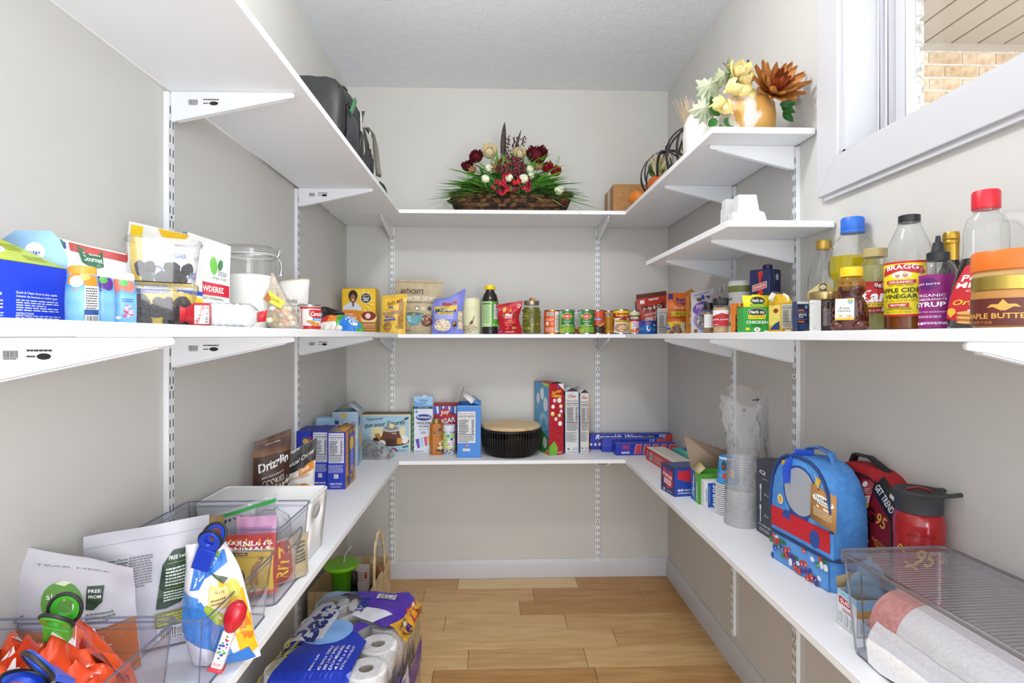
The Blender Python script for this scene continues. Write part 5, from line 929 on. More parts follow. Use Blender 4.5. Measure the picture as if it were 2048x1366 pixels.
p = PR(fs, 10, .0014); p.P([(0, .62), (1, .72), (1, 1), (0, 1)], '#33302f'); p.P([(0, .9), (.5, .96), (.5, 1), (0, 1)], '#b8bcc0'); p.T(.5, .80, .84, .08, 'Pretzel Crisps', '#f4f4f2', .02, .3, .12); p.R(.72, .65, .46, .11, '#dc8a26', .1); p.T(.72, .66, .38, .05, 'CINNAMON', '#fff', .02, 0, .1); p.N(.5, .56, .7, .04, 2, '#c08a3a'); p.T(.3, .47, .4, .035, 'Reclosable', '#444', 0, .3); p.E(.56, .27, .4, .2, '#b8762c'); p.SC(.56, .27, .36, .18, 60, .05, ['#8a5220', '#d8a050', '#6a3c18', '#e8c080'], 4, .8); p.done(t)
# --- blue cracker boxes
def cracker(label, X, Y, w, d, h, rz, cut=False, nf=True, wide=True):
    t = thing('cracker_box', label, 'box', (X, Y, Z), rz, 'blue graham cracker boxes'); MB().box(-w/2, w/2, -d/2, d/2, 0, h, M('#2438b0', .45)).build('carton', t, bevel=.0012)
    if nf:
        p = PR(front(w, h, d), 3); p.NF(.5, .72, .84, .52, '#e2e2ee'); p.N(.5, .36, .84, .14, 8, '#c8cdf0', .4); p.R(.5, .23, .24, .07, '#e6e6ee'); p.N(.5, .23, .18, .05, 4, '#444a80', .5); p.T(.5, .1, .66, .03, 'FRESH STACKS', '#ffffff', .02); p.N(.5, .05, .6, .03, 2, '#c8cdf0'); p.done(t)
    if wide:
        p = PR(right(w, h, d), 4); p.R(.5, .5, 1, 1, '#a9763c')
        for i in range(3):
            for j in range(5): p.R(.17+i*.33, .1+j*.2, .3, .18, '#c29255'); p.SC(.17+i*.33, .1+j*.2, .11, .06, 8, .018, ['#9a6a34'], i*5+j, .7)
        p.P([(.3, .92), (.85, .92), (.85, .3), (.55, .18), (.3, .24)], '#2a50c8'); p.E(.55, .74, .2, .13, '#f2c62a'); p.T(.55, .77, .3, .06, 'Honey', '#3a2a8a', .03, 0, 1.3); p.T(.56, .48, .22, .16, 'GRAHAM', '#cfe0ff', .02, 0, 1.5); p.E(.55, .3, .1, .07, '#e8a02a'); p.E(.3, .12, .16, .07, '#3a3aa0'); p.done(t, 'side_print')
    return t, w, d, h
t, w_, d_, h_ = cracker('blue graham cracker box nearest the aisle with cracker picture and torn top', PX(673, 2.0)-.003, 2.075, .064, .145, .207, .02)
MB().add([(-w_/2, -d_/2, h_), (w_/2, -d_/2, h_), (0, -d_/2+.01, h_+.017)], [(0, 1, 2)], M('#8a7a68', .6)).build('torn_flap', t, solid=.0007)
MB().add([(0, -d_/2, h_+.012), (w_/2, -d_/2, h_), (w_/2, d_/2, h_+.002), (0, d_/2, h_+.012)], [(0, 1, 2, 3)], M('#b5833f', .45)).build('top_flap', t, solid=.0007)
MB().add([(-w_/2, -d_/2+.01, h_), (.0, -d_/2+.015, h_+.02), (.0, d_/2, h_+.014), (-w_/2, d_/2, h_)], [(0, 1, 2, 3)], M('#e6e2da', .45)).build('top_flap', t, solid=.0007)
cracker('blue graham cracker box, middle one with a nutrition panel', PX(639, 2.02), 2.09, .060, .14, .207, .04, wide=False)
t, w_, d_, h_ = cracker('blue cracker box standing behind the pretzel crisps bag', PX(605, 2.03), 2.10, .055, .13, .205, .06, nf=False, wide=False)
p = PR(front(w_, h_, d_), 2); p.R(.6, .83, .5, .16, '#3a4ab8'); p.E(.6, .82, .2, .05, '#d8b040'); p.R(.9, .8, .16, .2, '#c8324a'); p.done(t)
t, w_, d_, h_ = boxpx('snack_box', 'pale blue marshmallow snack box showing above the blue cracker boxes', 'box', 632, 662, 836, 2.22, Z, .05, '#a7cdea')
p = PR(front(w_, h_, d_), 2); p.E(.68, .84, .28, .04, '#4a3020'); p.T(.68, .84, .4, .03, 'Mallow', '#fff'); p.done(t)
# tall pale box
t = thing('cracker_box', 'tall pale blue cracker box with its top torn open in the left back corner', 'box', (PX(688, 2.36), 2.42, Z), .10); w_, d_, h_ = .105, .13, .232
hollow(t, w_, d_, h_, '#a9c4da')
p = PR(front(w_, h_, d_), 3); p.R(.12, .76, .24, .16, '#24409a'); p.T(.12, .76, .16, .05, 'NEW', '#fff'); p.P([(.3, .97), (.62, .97), (.44, .84)], '#d8b468'); p.BC(.82, .76, .22, .16, '#4a4a80', '#c8d0e4'); p.P([(.6, .6), (1, .72), (1, .5), (.7, .5)], '#c8d8e4'); p.done(t)
p = PR(right(w_, h_, d_), 3); p.R(.3, .82, .3, .18, '#3a58b0'); p.E(.6, .9, .2, .05, '#e8c45a'); p.P([(.3, .6), (.8, .7), (.9, .3), (.4, .2)], '#d0b878'); p.N(.25, .2, .2, .3, 8, '#5a6a9a'); p.done(t, 'side_print')
MB().add([(-w_/2, -d_/2, h_), (.01, -d_/2+.01, h_+.03), (.015, d_/2, h_+.03), (-w_/2, d_/2, h_)], [(0, 1, 2, 3)], M('#8f8f90', .6)).build('flap', t, solid=.0008)
MB().add([(w_/2, -d_/2, h_), (.018, -d_/2, h_+.032), (.018, d_/2, h_+.032), (w_/2, d_/2, h_)], [(0, 1, 2, 3)], M('#b8c8d8', .5)).build('flap', t, solid=.0008)
# s'mores box
t, w_, d_, h_ = boxpx('smores_maker_box', "pale blue fondue s'mores maker box in the left back corner", 'box', 722, 821, 829, 2.64, Z, .095, '#a8cde0')
p = PR(front(w_, h_, d_), 5); p.R(.985, .5, .03, 1, '#e8e0b8'); p.R(.5, .985, 1, .03, '#e0d8a8'); p.T(.28, .88, .34, .10, "l'appareil", '#2a2622', .01, .3, .08); p.T(.48, .74, .82, .16, "que pour S'mores", '#2a2622', .02, .3, .1); p.R(.55, .5, .7, .34, '#e8dfae'); p.E(.60, .3, .38, .14, '#5a3424'); p.P([(.4, .3), (.82, .3), (.76, .62), (.46, .62)], '#6a4030'); p.E(.61, .62, .19, .085, '#c8c8c8'); p.E(.61, .64, .15, .06, '#8e8e90'); p.E(.62, .7, .05, .06, '#f2e2a8'); p.R(.34, .42, .1, .16, '#b8863a', .3); p.R(.3, .34, .1, .1, '#3a221a', .3); p.E(.42, .24, .08, .09, '#f2efea'); p.E(.88, .34, .08, .11, '#f2efea'); p.R(.78, .3, .1, .16, '#d89a3a', -.1); p.R(.6, .26, .16, .2, '#4a2a1e'); p.R(.84, .83, .26, .012, '#333', .5); p.R(.92, .9, .1, .03, '#222', .5); p.R(.9, .15, .12, .03, '#333', .3); p.R(.22, .45, .12, .04, '#dde6ec'); p.R(.2, .36, .1, .04, '#dde6ec'); p.N(.72, .05, .4, .03, 1, '#4a5a6a'); p.T(.67, .5, .1, .05, 'nostalgia', '#f2e8d0'); p.done(t)
MB().box(-w_/2, w_/2, -d_/2+.002, d_/2, h_, h_+.001, M('#7a5a48', .6)).build('top_print', t)
# bag of dark cookies with red tie
X, Y = PX(752, 2.53), 2.53
t = thing('cookie_bag', 'clear bag of dark cookies with a red twist tie on the back lower shelf', 'bag', (X, Y, Z), -.15)
b, fs = heap(lambda u, v: .088*(1-.75*u**2), .15, .1, clear('bag_film2', '#f6f7f9', 2.0, .14, 1.4, haze=.14, bump=1, bscale=50), amp=.01, seed=9); b.build('film', t, smooth=60)
rr = random.Random(3)
for k in range(9): MB().lathe([(.018, -.005), (.02, 0), (.018, .005)], M(rr.choice(['#2c3038', '#3a3c46', '#4a4540', '#25252c']), .6), 14).build('cookie', t).matrix_local = Matrix.Translation((-.045+.022*(k % 4), -.02+.02*(k//4), .022+.012*(k % 3))) @ Matrix.Rotation(rr.uniform(-1, 1), 4, 'X') @ Matrix.Rotation(rr.uniform(-1, 1), 4, 'Y')
MB().tube([(.05, -.02, .006), (.066, -.03, .008), (.074, -.026, .03), (.078, -.01, .046), (.09, 0, .042), (.1, 0, .03)], .0042, M('#8e1f2a', .4), 6, flat=.4).build('red_tie', t)
# --- back: freezer pops, cones, bottles
t, w_, d_, h_ = boxpx('carton_box', 'green striped box hidden behind the freezer pops box', 'box', 824, 850, 806, 2.67, Z, .06, '#d8dcd0')
p = PR(front(w_, h_, d_), 3)
for k in range(8): p.R(.1, .08+k*.12, .2, .06, '#5aa83a', .5)
p.done(t)
t, w_, d_, h_ = boxpx('freezer_pops_box', 'tall white freezer pops box with a light blue top', 'box', 828, 865.5, 793, 2.62, Z, .045, '#dfe6f2')
p = PR(front(w_, h_, d_), 3); p.R(.5, .90, 1, .2, '#9cc8ee'); p.P([(0, .92), (.5, .86), (1, .84), (1, .8), (0, .8)], '#6fa8e0'); p.T(.5, .93, .44, .028, 'FREEZER', '#2a2f4a', .03); p.T(.5, .885, .3, .028, 'POPS', '#2a2f4a', .03); p.R(.5, .80, 1, .035, '#1f2444'); p.T(.5, .80, .6, .015, 'electrolyte', '#fff'); p.R(.14, .73, .12, .05, '#5a9ad8'); p.E(.52, .63, .44, .062, '#aab4dc'); p.E(.52, .63, .41, .056, '#2c3f92'); p.T(.52, .63, .7, .05, 'Pedialyte', '#ffffff', .03); p.T(.52, .53, .74, .038, 'FREEZER', '#20243c', .03); p.T(.52, .47, .5, .038, 'POPS', '#20243c', .03); p.N(.55, .42, .6, .015, 1, '#555'); p.N(.5, .36, .3, .05, 3, '#8a5a5a')
for k, c in enumerate(('#6a3fa8', '#a9cdea', '#d8566a', '#f0b84a')): p.P([(.08+k*.22, .24+.02*k), (.26+k*.22, .26+.02*k), (.32+k*.2, .10+.02*k), (.2+k*.2, .08+.02*k)], c)
p.N(.3, .03, .5, .02, 1, '#444'); p.done(t)
MB().lathe([(.012, 0), (.009, .005)], M('#dfe6f2', .5), 16, Matrix.Translation((.004, -d_/2+.01, h_)), sy=.1).build('top_tab', t)
t, w_, d_, h_ = boxpx('sugar_cone_box', 'red, white and blue box of sugar cones', 'box', 866, 914, 807, 2.665, Z, .06, '#b31c2e')
p = PR(front(w_, h_, d_), 3); p.R(.5, .975, 1, .05, '#7e1a20'); p.P([(0, .94), (1, .94), (1, .76), (.8, .80), (.6, .76), (.4, .82), (.2, .76), (0, .8)], '#3f5cc0')
for k in range(4): p.P([(.14+k*.25, .94), (.22+k*.25, .94), (.24+k*.24, .78), (.17+k*.24, .8)], '#eef0f6')
p.E(.5, .81, .24, .09, '#b31c2e'); p.T(.5, .81, .4, .11, 'Joy', '#fbeee0', .05, .1, .1); p.T(.52, .63, .84, .11, 'SUGAR', '#ffffff', .05, 0, .1); p.T(.72, .54, .36, .04, 'CONES', '#ffffff', .02); p.E(.7, .45, .3, .05, '#e0b070'); p.done(t)
t, r = roundpx('caramel_bottle', 'caramel sauce squeeze bottle with a gold cap', 'bottle', 860, 885, 2.60, Z); hh = .165
MB().lathe([(r*.95, 0), (r, .004), (r, hh*.85), (r*.92, hh*.88)], M('#b4681a', .25), 28, sq=4).build('bottle', t); MB().lathe([(r*.6, hh*.88), (r*.66, hh*.885), (r*.62, hh)], M('#a98a4a', .35, .5), 28).build('cap', t)
p = PR(cyl(r, .004, hh*.85, 2.2, .5, sq=4), 10, .0006); p.R(.5, .5, .9, .96, '#b8701e'); p.R(.5, .74, .8, .07, '#22264a'); p.T(.5, .74, .66, .045, 'GHIRARDELLI', '#e0c070', .02); p.E(.5, .84, .1, .04, '#22264a'); p.T(.5, .6, .5, .03, 'CARAMEL', '#7a3f10'); p.E(.6, .3, .2, .14, '#e0b878'); p.E(.66, .4, .12, .07, '#f4e8d0'); p.SC(.6, .28, .2, .14, 20, .05, ['#8a4a18', '#f0d8a8'], 3); p.R(.5, .13, .5, .07, '#3a2214'); p.done(t)
t, r = roundpx('sprinkle_jar', 'jar of rainbow ice cream sprinkles with a white lid', 'jar', 885.5, 911, 2.60, Z); hh = .137
MB().lathe([(r*.93, 0), (r, .004), (r, hh*.74), (r*.9, hh*.8)], textured('sprinkles', '#e6e2e0', '#4a5ab0', (160, 160, 160), .5, kind='noise', detail=1, lo=.45, hi=.62), 28).build('jar', t); MB().lathe([(r*.98, hh*.79), (r*1.0, hh*.8), (r*.98, hh*.98), (r*.92, hh)], M('#e6e2ec', .4), 28).build('lid', t)
p = PR(cyl(r, hh*.2, hh*.72, 2.8), 12, .0006); p.R(.5, .5, 1, 1, '#c3dc8a'); p.E(.66, .42, .26, .3, '#f0eaf0'); p.E(.64, .64, .08, .09, '#2f4a98'); p.T(.66, .42, .4, .1, 'Ice Cream', '#c8327a', .03); p.T(.66, .28, .36, .09, 'Sprinkles', '#c8327a', .03); p.E(.45, .85, .09, .08, '#3f8fd8'); p.SC(.3, .5, .25, .45, 28, .03, ['#d8327a', '#3a3a6a', '#2f8a4a', '#e8a02a'], 4, .9); p.done(t)
p = PR(cyl(r, .004, hh*.19, 2.8), 12, .0006); p.SC(.5, .5, .5, .5, 90, .022, ['#e23a4a', '#f0c030', '#3a7fd0', '#3fa84a', '#f4f0ee'], 5, 2.5); p.done(t, 'sprinkle_band')
# blue cereal box, open
t = thing('cereal_box', 'open bright blue cereal box with torn cardboard flaps', 'box', (PX(936, 2.52)+.003, 2.60, Z), .02); w_, d_, h_ = .108, .17, .238
hollow(t, w_, d_, h_, '#3f86d8', '#8a7456')
p = PR(front(w_, h_, d_), 3); p.NF(.4, .58, .74, .6, '#e9e9ea'); p.R(.39, .15, .3, .05, '#e6e6ea'); p.N(.39, .15, .24, .04, 2, '#9a9aa8'); p.SC(.4, .225, .08, .02, 14, .018, ['#f0e0d0', '#c85a3a'], 3, .6); p.R(.5, .98, 1, .03, '#5a96dc'); p.done(t)
MB().add([(-w_/2, -d_/2, h_), (-w_/2, d_/2, h_), (-w_/2+.026, d_/2, h_+.075), (-w_/2+.028, -d_/2+.03, h_+.068)], [(0, 1, 2, 3)], M('#8f7858', .65)).build('flap', t, solid=.001)
MB().add([(.012, -d_/2+.004, h_+.006), (.03, -d_/2+.02, h_+.026), (-.01, -d_/2+.05, h_+.058), (-.028, -d_/2+.02, h_+.042)], [(0, 1, 2, 3)], M('#e4e2e0', .5)).build('flap', t, solid=.001)
MB().add([(w_/2, -d_/2, h_), (w_/2, d_/2, h_), (.008, d_/2, h_+.03), (.006, -d_/2+.01, h_+.012)], [(0, 1, 2, 3)], M('#4f92dc', .5)).build('flap', t, solid=.001)
# wire bowl with wooden lid
X, Y = PX(1022, 2.59), 2.59; t = thing('wire_basket', 'round black wire basket with a wooden lid', 'basket', (X, Y, Z), 0); R0 = .139; hh = .125
wm = M('#1f1f20', .45)
for z, r in ((.003, R0*.72), (hh-.006, R0*1.0), (hh, R0*1.0)): MB().tube([(r*math.cos(q*.1309), r*math.sin(q*.1309), z) for q in range(48)], .0026, wm, 6, True).build('hoop', t)
prf = [(R0*.72, .003), (R0*.86, .016), (R0*.97, .045), (R0, .08), (R0, hh-.004)]
wmesh = MB().tube([(r, 0, z) for r, z in prf], .0017, wm, 6).mesh('wire', 60)
for k in range(64): child(wmesh, 'wire', t, (0, 0, 0), (0, 0, k*6.2832/64))
MB().lathe([(.001, .004), (R0*.7, .004), (R0*.84, .018), (R0*.94, .046), (R0*.965, .09)], clear('smoke_liner', '#5a5652', .6, .2, 1.4, haze=.55, hazecol='#2a2725'), 40, cap=False).build('liner', t)
MB().ball((.02, -.03, .05), .04, M('#7a5a34', .6), 14, 10, (1.4, 1, 1)).build('onion', t)
MB().lathe([(.001, hh+.002), (R0*.99, hh+.002), (R0*1.0, hh+.004), (R0*1.0, hh+.013), (R0*.97, hh+.0165), (R0*.955, hh+.014), (.001, hh+.014)], textured('bamboo', '#c9a876', '#e2c79a', (5, 60, 5), .5, detail=3), 56, cap=False).build('wooden_lid', t)
# marshmallow cereal box
X, Y = PL(1098, 911); w_, d_, h_ = .074, .185, .332; rz = .30
t = thing('cereal_box', 'tall red and blue marshmallow cereal box beside the wire basket', 'box', (X+w_/2*math.cos(rz)-d_/2*math.sin(rz), Y+w_/2*math.sin(rz)+d_/2*math.cos(rz), Z), rz)
MB().box(-w_/2, w_/2, -d_/2, d_/2, 0, h_, M('#b01426', .45)).build('carton', t, bevel=.0012)
p = PR(front(w_, h_, d_), 3); p.P([(.6, 1), (1, 1), (1, .91), (.86, .94)], '#efe6ea'); p.E(.64, .955, .09, .018, '#3a5ab0'); p.T(.52, .885, .62, .05, 'Lucky', '#f6cf2e', .05, 0, .05); p.T(.52, .835, .68, .055, 'Charms', '#f6cf2e', .05, 0, -.03)
for x, y, c, s_ in ((.38, .765, '#f0c0d4', .12), (.7, .765, '#f4f0f2', .15), (.27, .68, '#eef0f6', .12), (.8, .68, '#f2d8b0', .12), (.24, .58, '#f0c46a', .14), (.82, .61, '#d8c4ea', .11), (.7, .555, '#e8e07a', .11), (.46, .505, '#ecc0da', .12), (.74, .44, '#f6f2f4', .14)): p.E(x, y, s_, s_*.25, c, 9); p.E(x-.02, y+.006, s_*.5, s_*.1, '#fbf6f8', 7)
p.SC(.5, .5, .45, .4, 50, .012, ['#e8a0b0'], 3, .25); p.N(.5, .035, .8, .03, 2, '#f2dada'); p.P([(0, .12), (.35, .2), (.6, .1), (.5, 0), (0, 0)], '#6fb03a'); p.done(t)
p = PR(left(w_, h_, d_), 4); p.R(.5, .5, 1, 1, '#4f9fd0'); p.P([(.5, 1), (1, 1), (1, .95), (.7, .96)], '#a8d84a'); p.E(.55, .84, .13, .09, '#e8f0f8'); p.E(.78, .7, .14, .1, '#dfe8f4'); p.E(.28, .76, .11, .08, '#e6e2f4'); p.E(.65, .44, .28, .13, '#8ac4e0'); p.E(.68, .43, .17, .08, '#5fa4cc'); p.SC(.5, .55, .45, .35, 80, .012, ['#e8e2a0', '#e8b0c8', '#f4f4f4'], 6, .6); p.P([(0, 0), (1, 0), (1, .24), (.6, .3), (0, .38)], '#3f8a34'); p.E(.75, .16, .14, .08, '#d8dce8'); p.P([(.7, 0), (1, 0), (1, .1)], '#d89a4a'); p.done(t, 'side_print')
MB().add([(-w_/2, -d_/2, h_), (w_/2, -d_/2, h_), (.012, -d_/2+.02, h_+.009)], [(0, 1, 2)], M('#2a1a1a', .6)).build('top_gap_shade', t)  # dark triangle painted in for the shade of the open box top
# chex boxes
for (xl, xr, yt, Y, rz, lab, edge, sidec) in ((1130.5, 1158, 783, 2.58, .10, 'white and blue rice cereal box right of the marshmallow cereal', '#5a9ad8', '#4f8fd0'), (1160.5, 1178, 786, 2.60, .12, 'white and orange corn cereal box, rightmost of the cereal boxes', '#dd8a3a', '#c8701e')):
    t, w_, d_, h_ = boxpx('cereal_box', lab, 'box', xl, xr, yt, Y, Z, .15, '#dcdcdc', rz)
    p = PR(front(w_, h_, d_), 3); p.T(.45, .955, .3, .014, 'corn', edge); p.T(.48, .925, .62, .045, 'Chex', '#c22a36', .05, .1); p.NF(.5, .62, .9, .52, '#dcdcdc'); p.N(.45, .27, .8, .16, 10, '#6a6a70', .4); p.R(.72, .08, .4, .03, '#b8bcc8'); p.E(.22, .08, .08, .014, '#555'); p.R(.97, .5, .05, 1, edge); p.N(.5, .03, .8, .015, 1, '#888'); p.done(t)
    p = PR(left(w_, h_, d_), 3); p.R(.5, .5, 1, 1, sidec); p.P([(.6, .9), (1, .95), (1, .6), (.7, .7)], '#e8d8c0'); p.done(t, 'side_print')
    MB().add([(-w_/2, -d_/2, h_), (w_/2, -d_/2, h_), (0, -d_/2+.006, h_+.016)], [(0, 1, 2)], M('#3a3030', .6)).build('top_gap_shade', t)  # dark gable end, painted as the shade inside the open top
    MB().add([(-w_/2, -d_/2, h_), (0, -d_/2, h_+.018), (0, d_/2, h_+.018), (-w_/2, d_/2, h_)], [(0, 1, 2, 3)], M('#c8ccd2', .5)).build('top_flap', t, solid=.0007); MB().add([(w_/2, -d_/2, h_), (0, -d_/2, h_+.018), (0, d_/2, h_+.018), (w_/2, d_/2, h_)], [(0, 1, 2, 3)], M('#9a8a78', .5)).build('top_flap', t, solid=.0007)
# foil boxes
def foil(label, xl, xr, Y, h, rz, fn, top_='#2438b0', d=.055):
    x0, x1 = PX(xl, Y), PX(xr, Y); w = (x1-x0)/math.cos(rz); t = thing('foil_box', label, 'box', ((x0+x1)/2, Y+d/2, Z), rz, 'foil wrap boxes'); MB().box(-w/2, w/2, -d/2, d/2, 0, h, M('#2336ae', .4)).build('carton', t, bevel=.001)
    p = PR(front(w, h, d), 6); fn(p); p.done(t); return t, w, d, h
def f(p): p.P([(.78, 0), (.9, 0), (.92, 1), (.82, 1)], '#aab2d8'); p.P([(.86, 0), (1, 0), (1, 1), (.9, 1)], '#d4524a'); p.T(.33, .80, .54, .4, 'Reynolds Wrap', '#ffffff', .04, .3); p.T(.68, .78, .16, .24, 'DUTY', '#f0e03a', .03, .1); p.N(.3, .5, .4, .1, 1, '#d8424a', .8); p.N(.66, .55, .12, .06, 1, '#c8cde8'); p.E(.01, .35, .015, .1, '#e8e0e0'); p.E(.06, .35, .015, .1, '#e0d8e0'); p.E(.11, .35, .015, .1, '#e8e0e0')
t, w_, d_, h_ = foil('longest blue foil wrap box against the back wall', 1180, 1349, 2.675, .073, 0.015, f)
def f(p): p.P([(.72, 0), (.76, 1), (.78, 1), (.75, 0)], '#b8bede'); p.P([(.77, 0), (.8, 1), (.83, 1), (.8, 0)], '#b8bede'); p.P([(.82, 0), (1, 0), (1, 1), (.86, 1)], '#d8564e'); p.T(.46, .55, .46, .5, 'Reynolds Wrap', '#ffffff', .05, .25); p.T(.91, .55, .14, .24, 'EVERYDAY', '#7a2a5a', .02); p.R(.1, .35, .16, .04, '#1a2680')
foil('blue and red foil wrap box, middle one of three in the back corner', 1205, 1330, 2.61, .062, -.02, f, d=.05)
def f(p):
    p.N(.17, .72, .12, .4, 4, '#d8424a', .6)
    for k in range(5): p.P([(.30+k*.14, .1), (.41+k*.14, .1), (.44+k*.14, .95), (.33+k*.14, .95)], '#b8bede'); p.P([(.31+k*.14, .1), (.405+k*.14, .1), (.435+k*.14, .9), (.34+k*.14, .9)], '#d8443e'); p.P([(.34+k*.14, .25), (.37+k*.14, .15), (.40+k*.14, .25), (.37+k*.14, .4)], '#3a5ac0')
    p.N(.16, .25, .14, .2, 2, '#ffffff', .6)
foil('blue foil wrap box with red pictograms, front one of three', 1231, 1352, 2.54, .053, .03, f, d=.05)
# boxes lying along the right shelf
t = thing('wrap_box', 'long red and white wrap box lying along the right lower shelf', 'box', (.735, 2.30, Z), -1.5); w_, d_, h_ = .33, .085, .054
MB().box(-w_/2, w_/2, -d_/2, d_/2, 0, h_, M('#e4ddd6', .45)).build('carton', t, bevel=.001)
p = PR(front(w_, h_, d_), 5); p.R(.5, .5, 1, 1, '#b83a30'); p.T(.06, .6, .04, .4, '2', '#f0d8d0'); p.BC(.2, .45, .1, .6); p.N(.45, .45, .3, .6, 5, '#e8b8a8', .4); p.R(.8, .5, .2, .8, '#a02c26'); p.done(t)
p = PR(top(w_, h_, d_), 5); p.R(.5, .12, 1, .2, '#efe9e0'); p.R(.5, .6, .98, .7, '#ddd4c8'); p.done(t, 'lid_print')
t = thing('wrap_box', 'teal wrap box with food picture lying behind the red wrap box', 'box', (.815, 2.22, Z), -1.55); w_, d_, h_ = .36, .06, .062
MB().box(-w_/2, w_/2, -d_/2, d_/2, 0, h_, M('#3aa8a8', .45)).build('carton', t, bevel=.001)
p = PR(top(w_, h_, d_), 5); p.R(.5, .3, 1, .56, '#4ab4b0'); p.R(.5, .8, 1, .38, '#2c5aa0'); p.E(.85, .4, .1, .3, '#8a5a34'); p.SC(.85, .4, .09, .26, 30, .02, ['#d8b070', '#5a3418'], 3, 2); p.T(.4, .35, .3, .3, 'PARCHMENT', '#d8f0ee', .02); p.done(t, 'lid_print')
# storage bag box
X, Y = PL(1349, 994); w_, d_, h_ = .12, .10, .096; rz = .16
t = thing('storage_bag_box', 'navy and red gallon storage bag box', 'box', (X+w_/2*math.cos(rz)-d_/2*math.sin(rz), Y+w_/2*math.sin(rz)+d_/2*math.cos(rz), Z), rz)
MB().box(-w_/2, w_/2, -d_/2, d_/2, 0, h_, M('#243064', .45)).build('carton', t, bevel=.0012)
p = PR(front(w_, h_, d_), 4); p.R(.5, .5, 1, 1, '#2a46a4'); p.P([(.1, .92), (1, .95), (1, .45), (.5, .5), (.1, .62)], '#c8283a'); p.E(.72, .82, .16, .1, '#e8ecf6'); p.E(.72, .82, .15, .09, '#2a4cb4'); p.T(.72, .82, .2, .09, 'Kroger', '#ffffff', .03, .1); p.T(.18, .23, .18, .1, '60', '#ffffff', .05); p.T(.5, .23, .42, .06, 'GALLON BAGS', '#ffffff', .03); p.N(.4, .12, .6, .08, 1, '#dfe4f4'); p.done(t)
p = PR(left(w_, h_, d_), 4); p.R(.5, .5, 1, 1, '#26306a'); p.P([(.12, .9), (.85, .84), (.9, .3), (.5, .18), (.2, .35)], '#c0283a'); p.T(.48, .64, .7, .12, 'STORAGE', '#ffffff', .04, 0, -.1); p.R(.5, .42, .5, .18, '#e8e2ea', -.1); p.T(.5, .42, .4, .1, 'SLIDER', '#b8283a', .03, 0, -.1); p.E(.5, .8, .14, .06, '#2a4cb4'); p.R(.25, .1, .1, .1, '#d8dcec'); p.N(.65, .1, .4, .05, 1, '#c8cce0'); p.done(t, 'side_print')
p = PR(top(w_, h_, d_), 3); p.N(.5, .5, .8, .7, 5, '#8a92c0', .4); p.R(.8, .3, .2, .2, '#c8283a'); p.done(t, 'top_print')
# zipper bag box with open flap
t = thing('zipper_bag_box', 'blue and green zipper bag box with a raised torn cardboard lid', 'box', (.735, 1.825, Z), 0); w_, d_, h_ = .13, .075, .10
hollow(t, w_, d_, h_, '#58a83a', '#8f7a64')
p = PR(left(w_, h_, d_), 4); p.P([(0, 0), (.75, 0), (.62, 1), (0, 1)], '#2660b8'); p.T(.36, .5, .8, .3, 'Ziploc', '#ffffff', .03, .2, 1.5); p.P([(.66, 0), (1, 0), (1, 1), (.55, 1)], '#63b53c'); p.T(.78, .4, .6, .16, 'SANDWICH', '#e8f4d8', .02, 0, 1.5); p.done(t, 'side_print')
p = PR(front(w_, h_, d_), 4); p.R(.5, .5, 1, 1, '#4f9a30'); p.P([(.05, .7), (1, .8), (1, .55), (.05, .5)], '#d8d22a'); p.done(t)
bz = MB(); rr = random.Random(8); n = 12
pts = [(-w_/2, d_/2, h_)]+[(w_/2, d_/2, h_)]+[(w_/2+.012-.155*k/n, d_/2+.03, h_+.05+.055*k/n+(.004 if k % 2 else 0)) for k in range(n+1)]
bz.add(pts, [tuple(range(len(pts)))], M('#93806c', .7)); bz.build('raised_lid', t, solid=.0008)
MB().add([(-w_/2, -d_/2, h_), (-w_/2+.02, -d_/2-.004, h_+.02), (-w_/2+.03, d_/2, h_+.025), (-w_/2, d_/2, h_)], [(0, 1, 2, 3)], M('#c8b88a', .6)).build('side_flap', t, solid=.0008)
# straws
t, w_, d_, h_ = boxpx('straw_box', 'blue and white box of straws standing on end', 'box', 1409, 1441, 962, 1.755, Z, .03, '#e8e8ea')
p = PR(front(w_, h_, d_), 3); p.R(.6, .46, .78, .92, '#2456b8'); p.T(.66, .46, .8, .3, 'Straws', '#ffffff', .05, 0, -math.pi/2); p.N(.3, .46, .05, .7, 12, '#cfdcf4', .5, False); p.R(.12, .46, .1, .5, '#b8bcc8'); p.done(t)
# paper cups
X, Y = .725, 1.69; t = thing('paper_cup_stack', 'stack of blue patterned paper cups turned upside down', 'cups', (X, Y, Z), face(X, Y)); hh = .18
b = MB(); z = 0; rr = .040
cupm = M('#e6e6e8', .5)
MB().lathe([(rr-.003, .001), (rr-.0085, .1)], M('#3a3f4a', .5), 28, cap=False).build('dark_inner_sleeve', t)  # dark sleeve inside the rims, makes the gaps between them dark
for k in range(16):
    q = k*.0062; MB().lathe([(rr-.002-.0003*k, q), (rr+.0012-.0003*k, q+.0008), (rr+.0012-.0003*k, q+.0034), (rr-.003-.0003*k, q+.0042)], M('#ececee', .5), 28, cap=False).build('cup_rim', t)
MB().lathe([(rr-.006, .099), (rr-.0145, hh-.002), (rr-.016, hh), (rr-.018, hh-.004), (.001, hh-.004)], M('#3f95d8', .45), 32, cap=False).build('top_cup', t)
p = PR(cyl(rr-.006, .099, hh-.002, 3.0, 0, rr-.0145), 12, .0006); p.R(.5, .97, 1, .06, '#e8ecf0'); p.E(.35, .7, .1, .2, '#3a4a50'); p.P([(.4, .35), (.5, .62), (.7, .5), (.66, .3)], '#f0c42a'); p.R(.4, .3, .14, .2, '#c83a3a', .4); p.SC(.5, .5, .4, .4, 20, .04, ['#f4d84a', '#2a6ab0', '#e8502a'], 3); p.done(t)
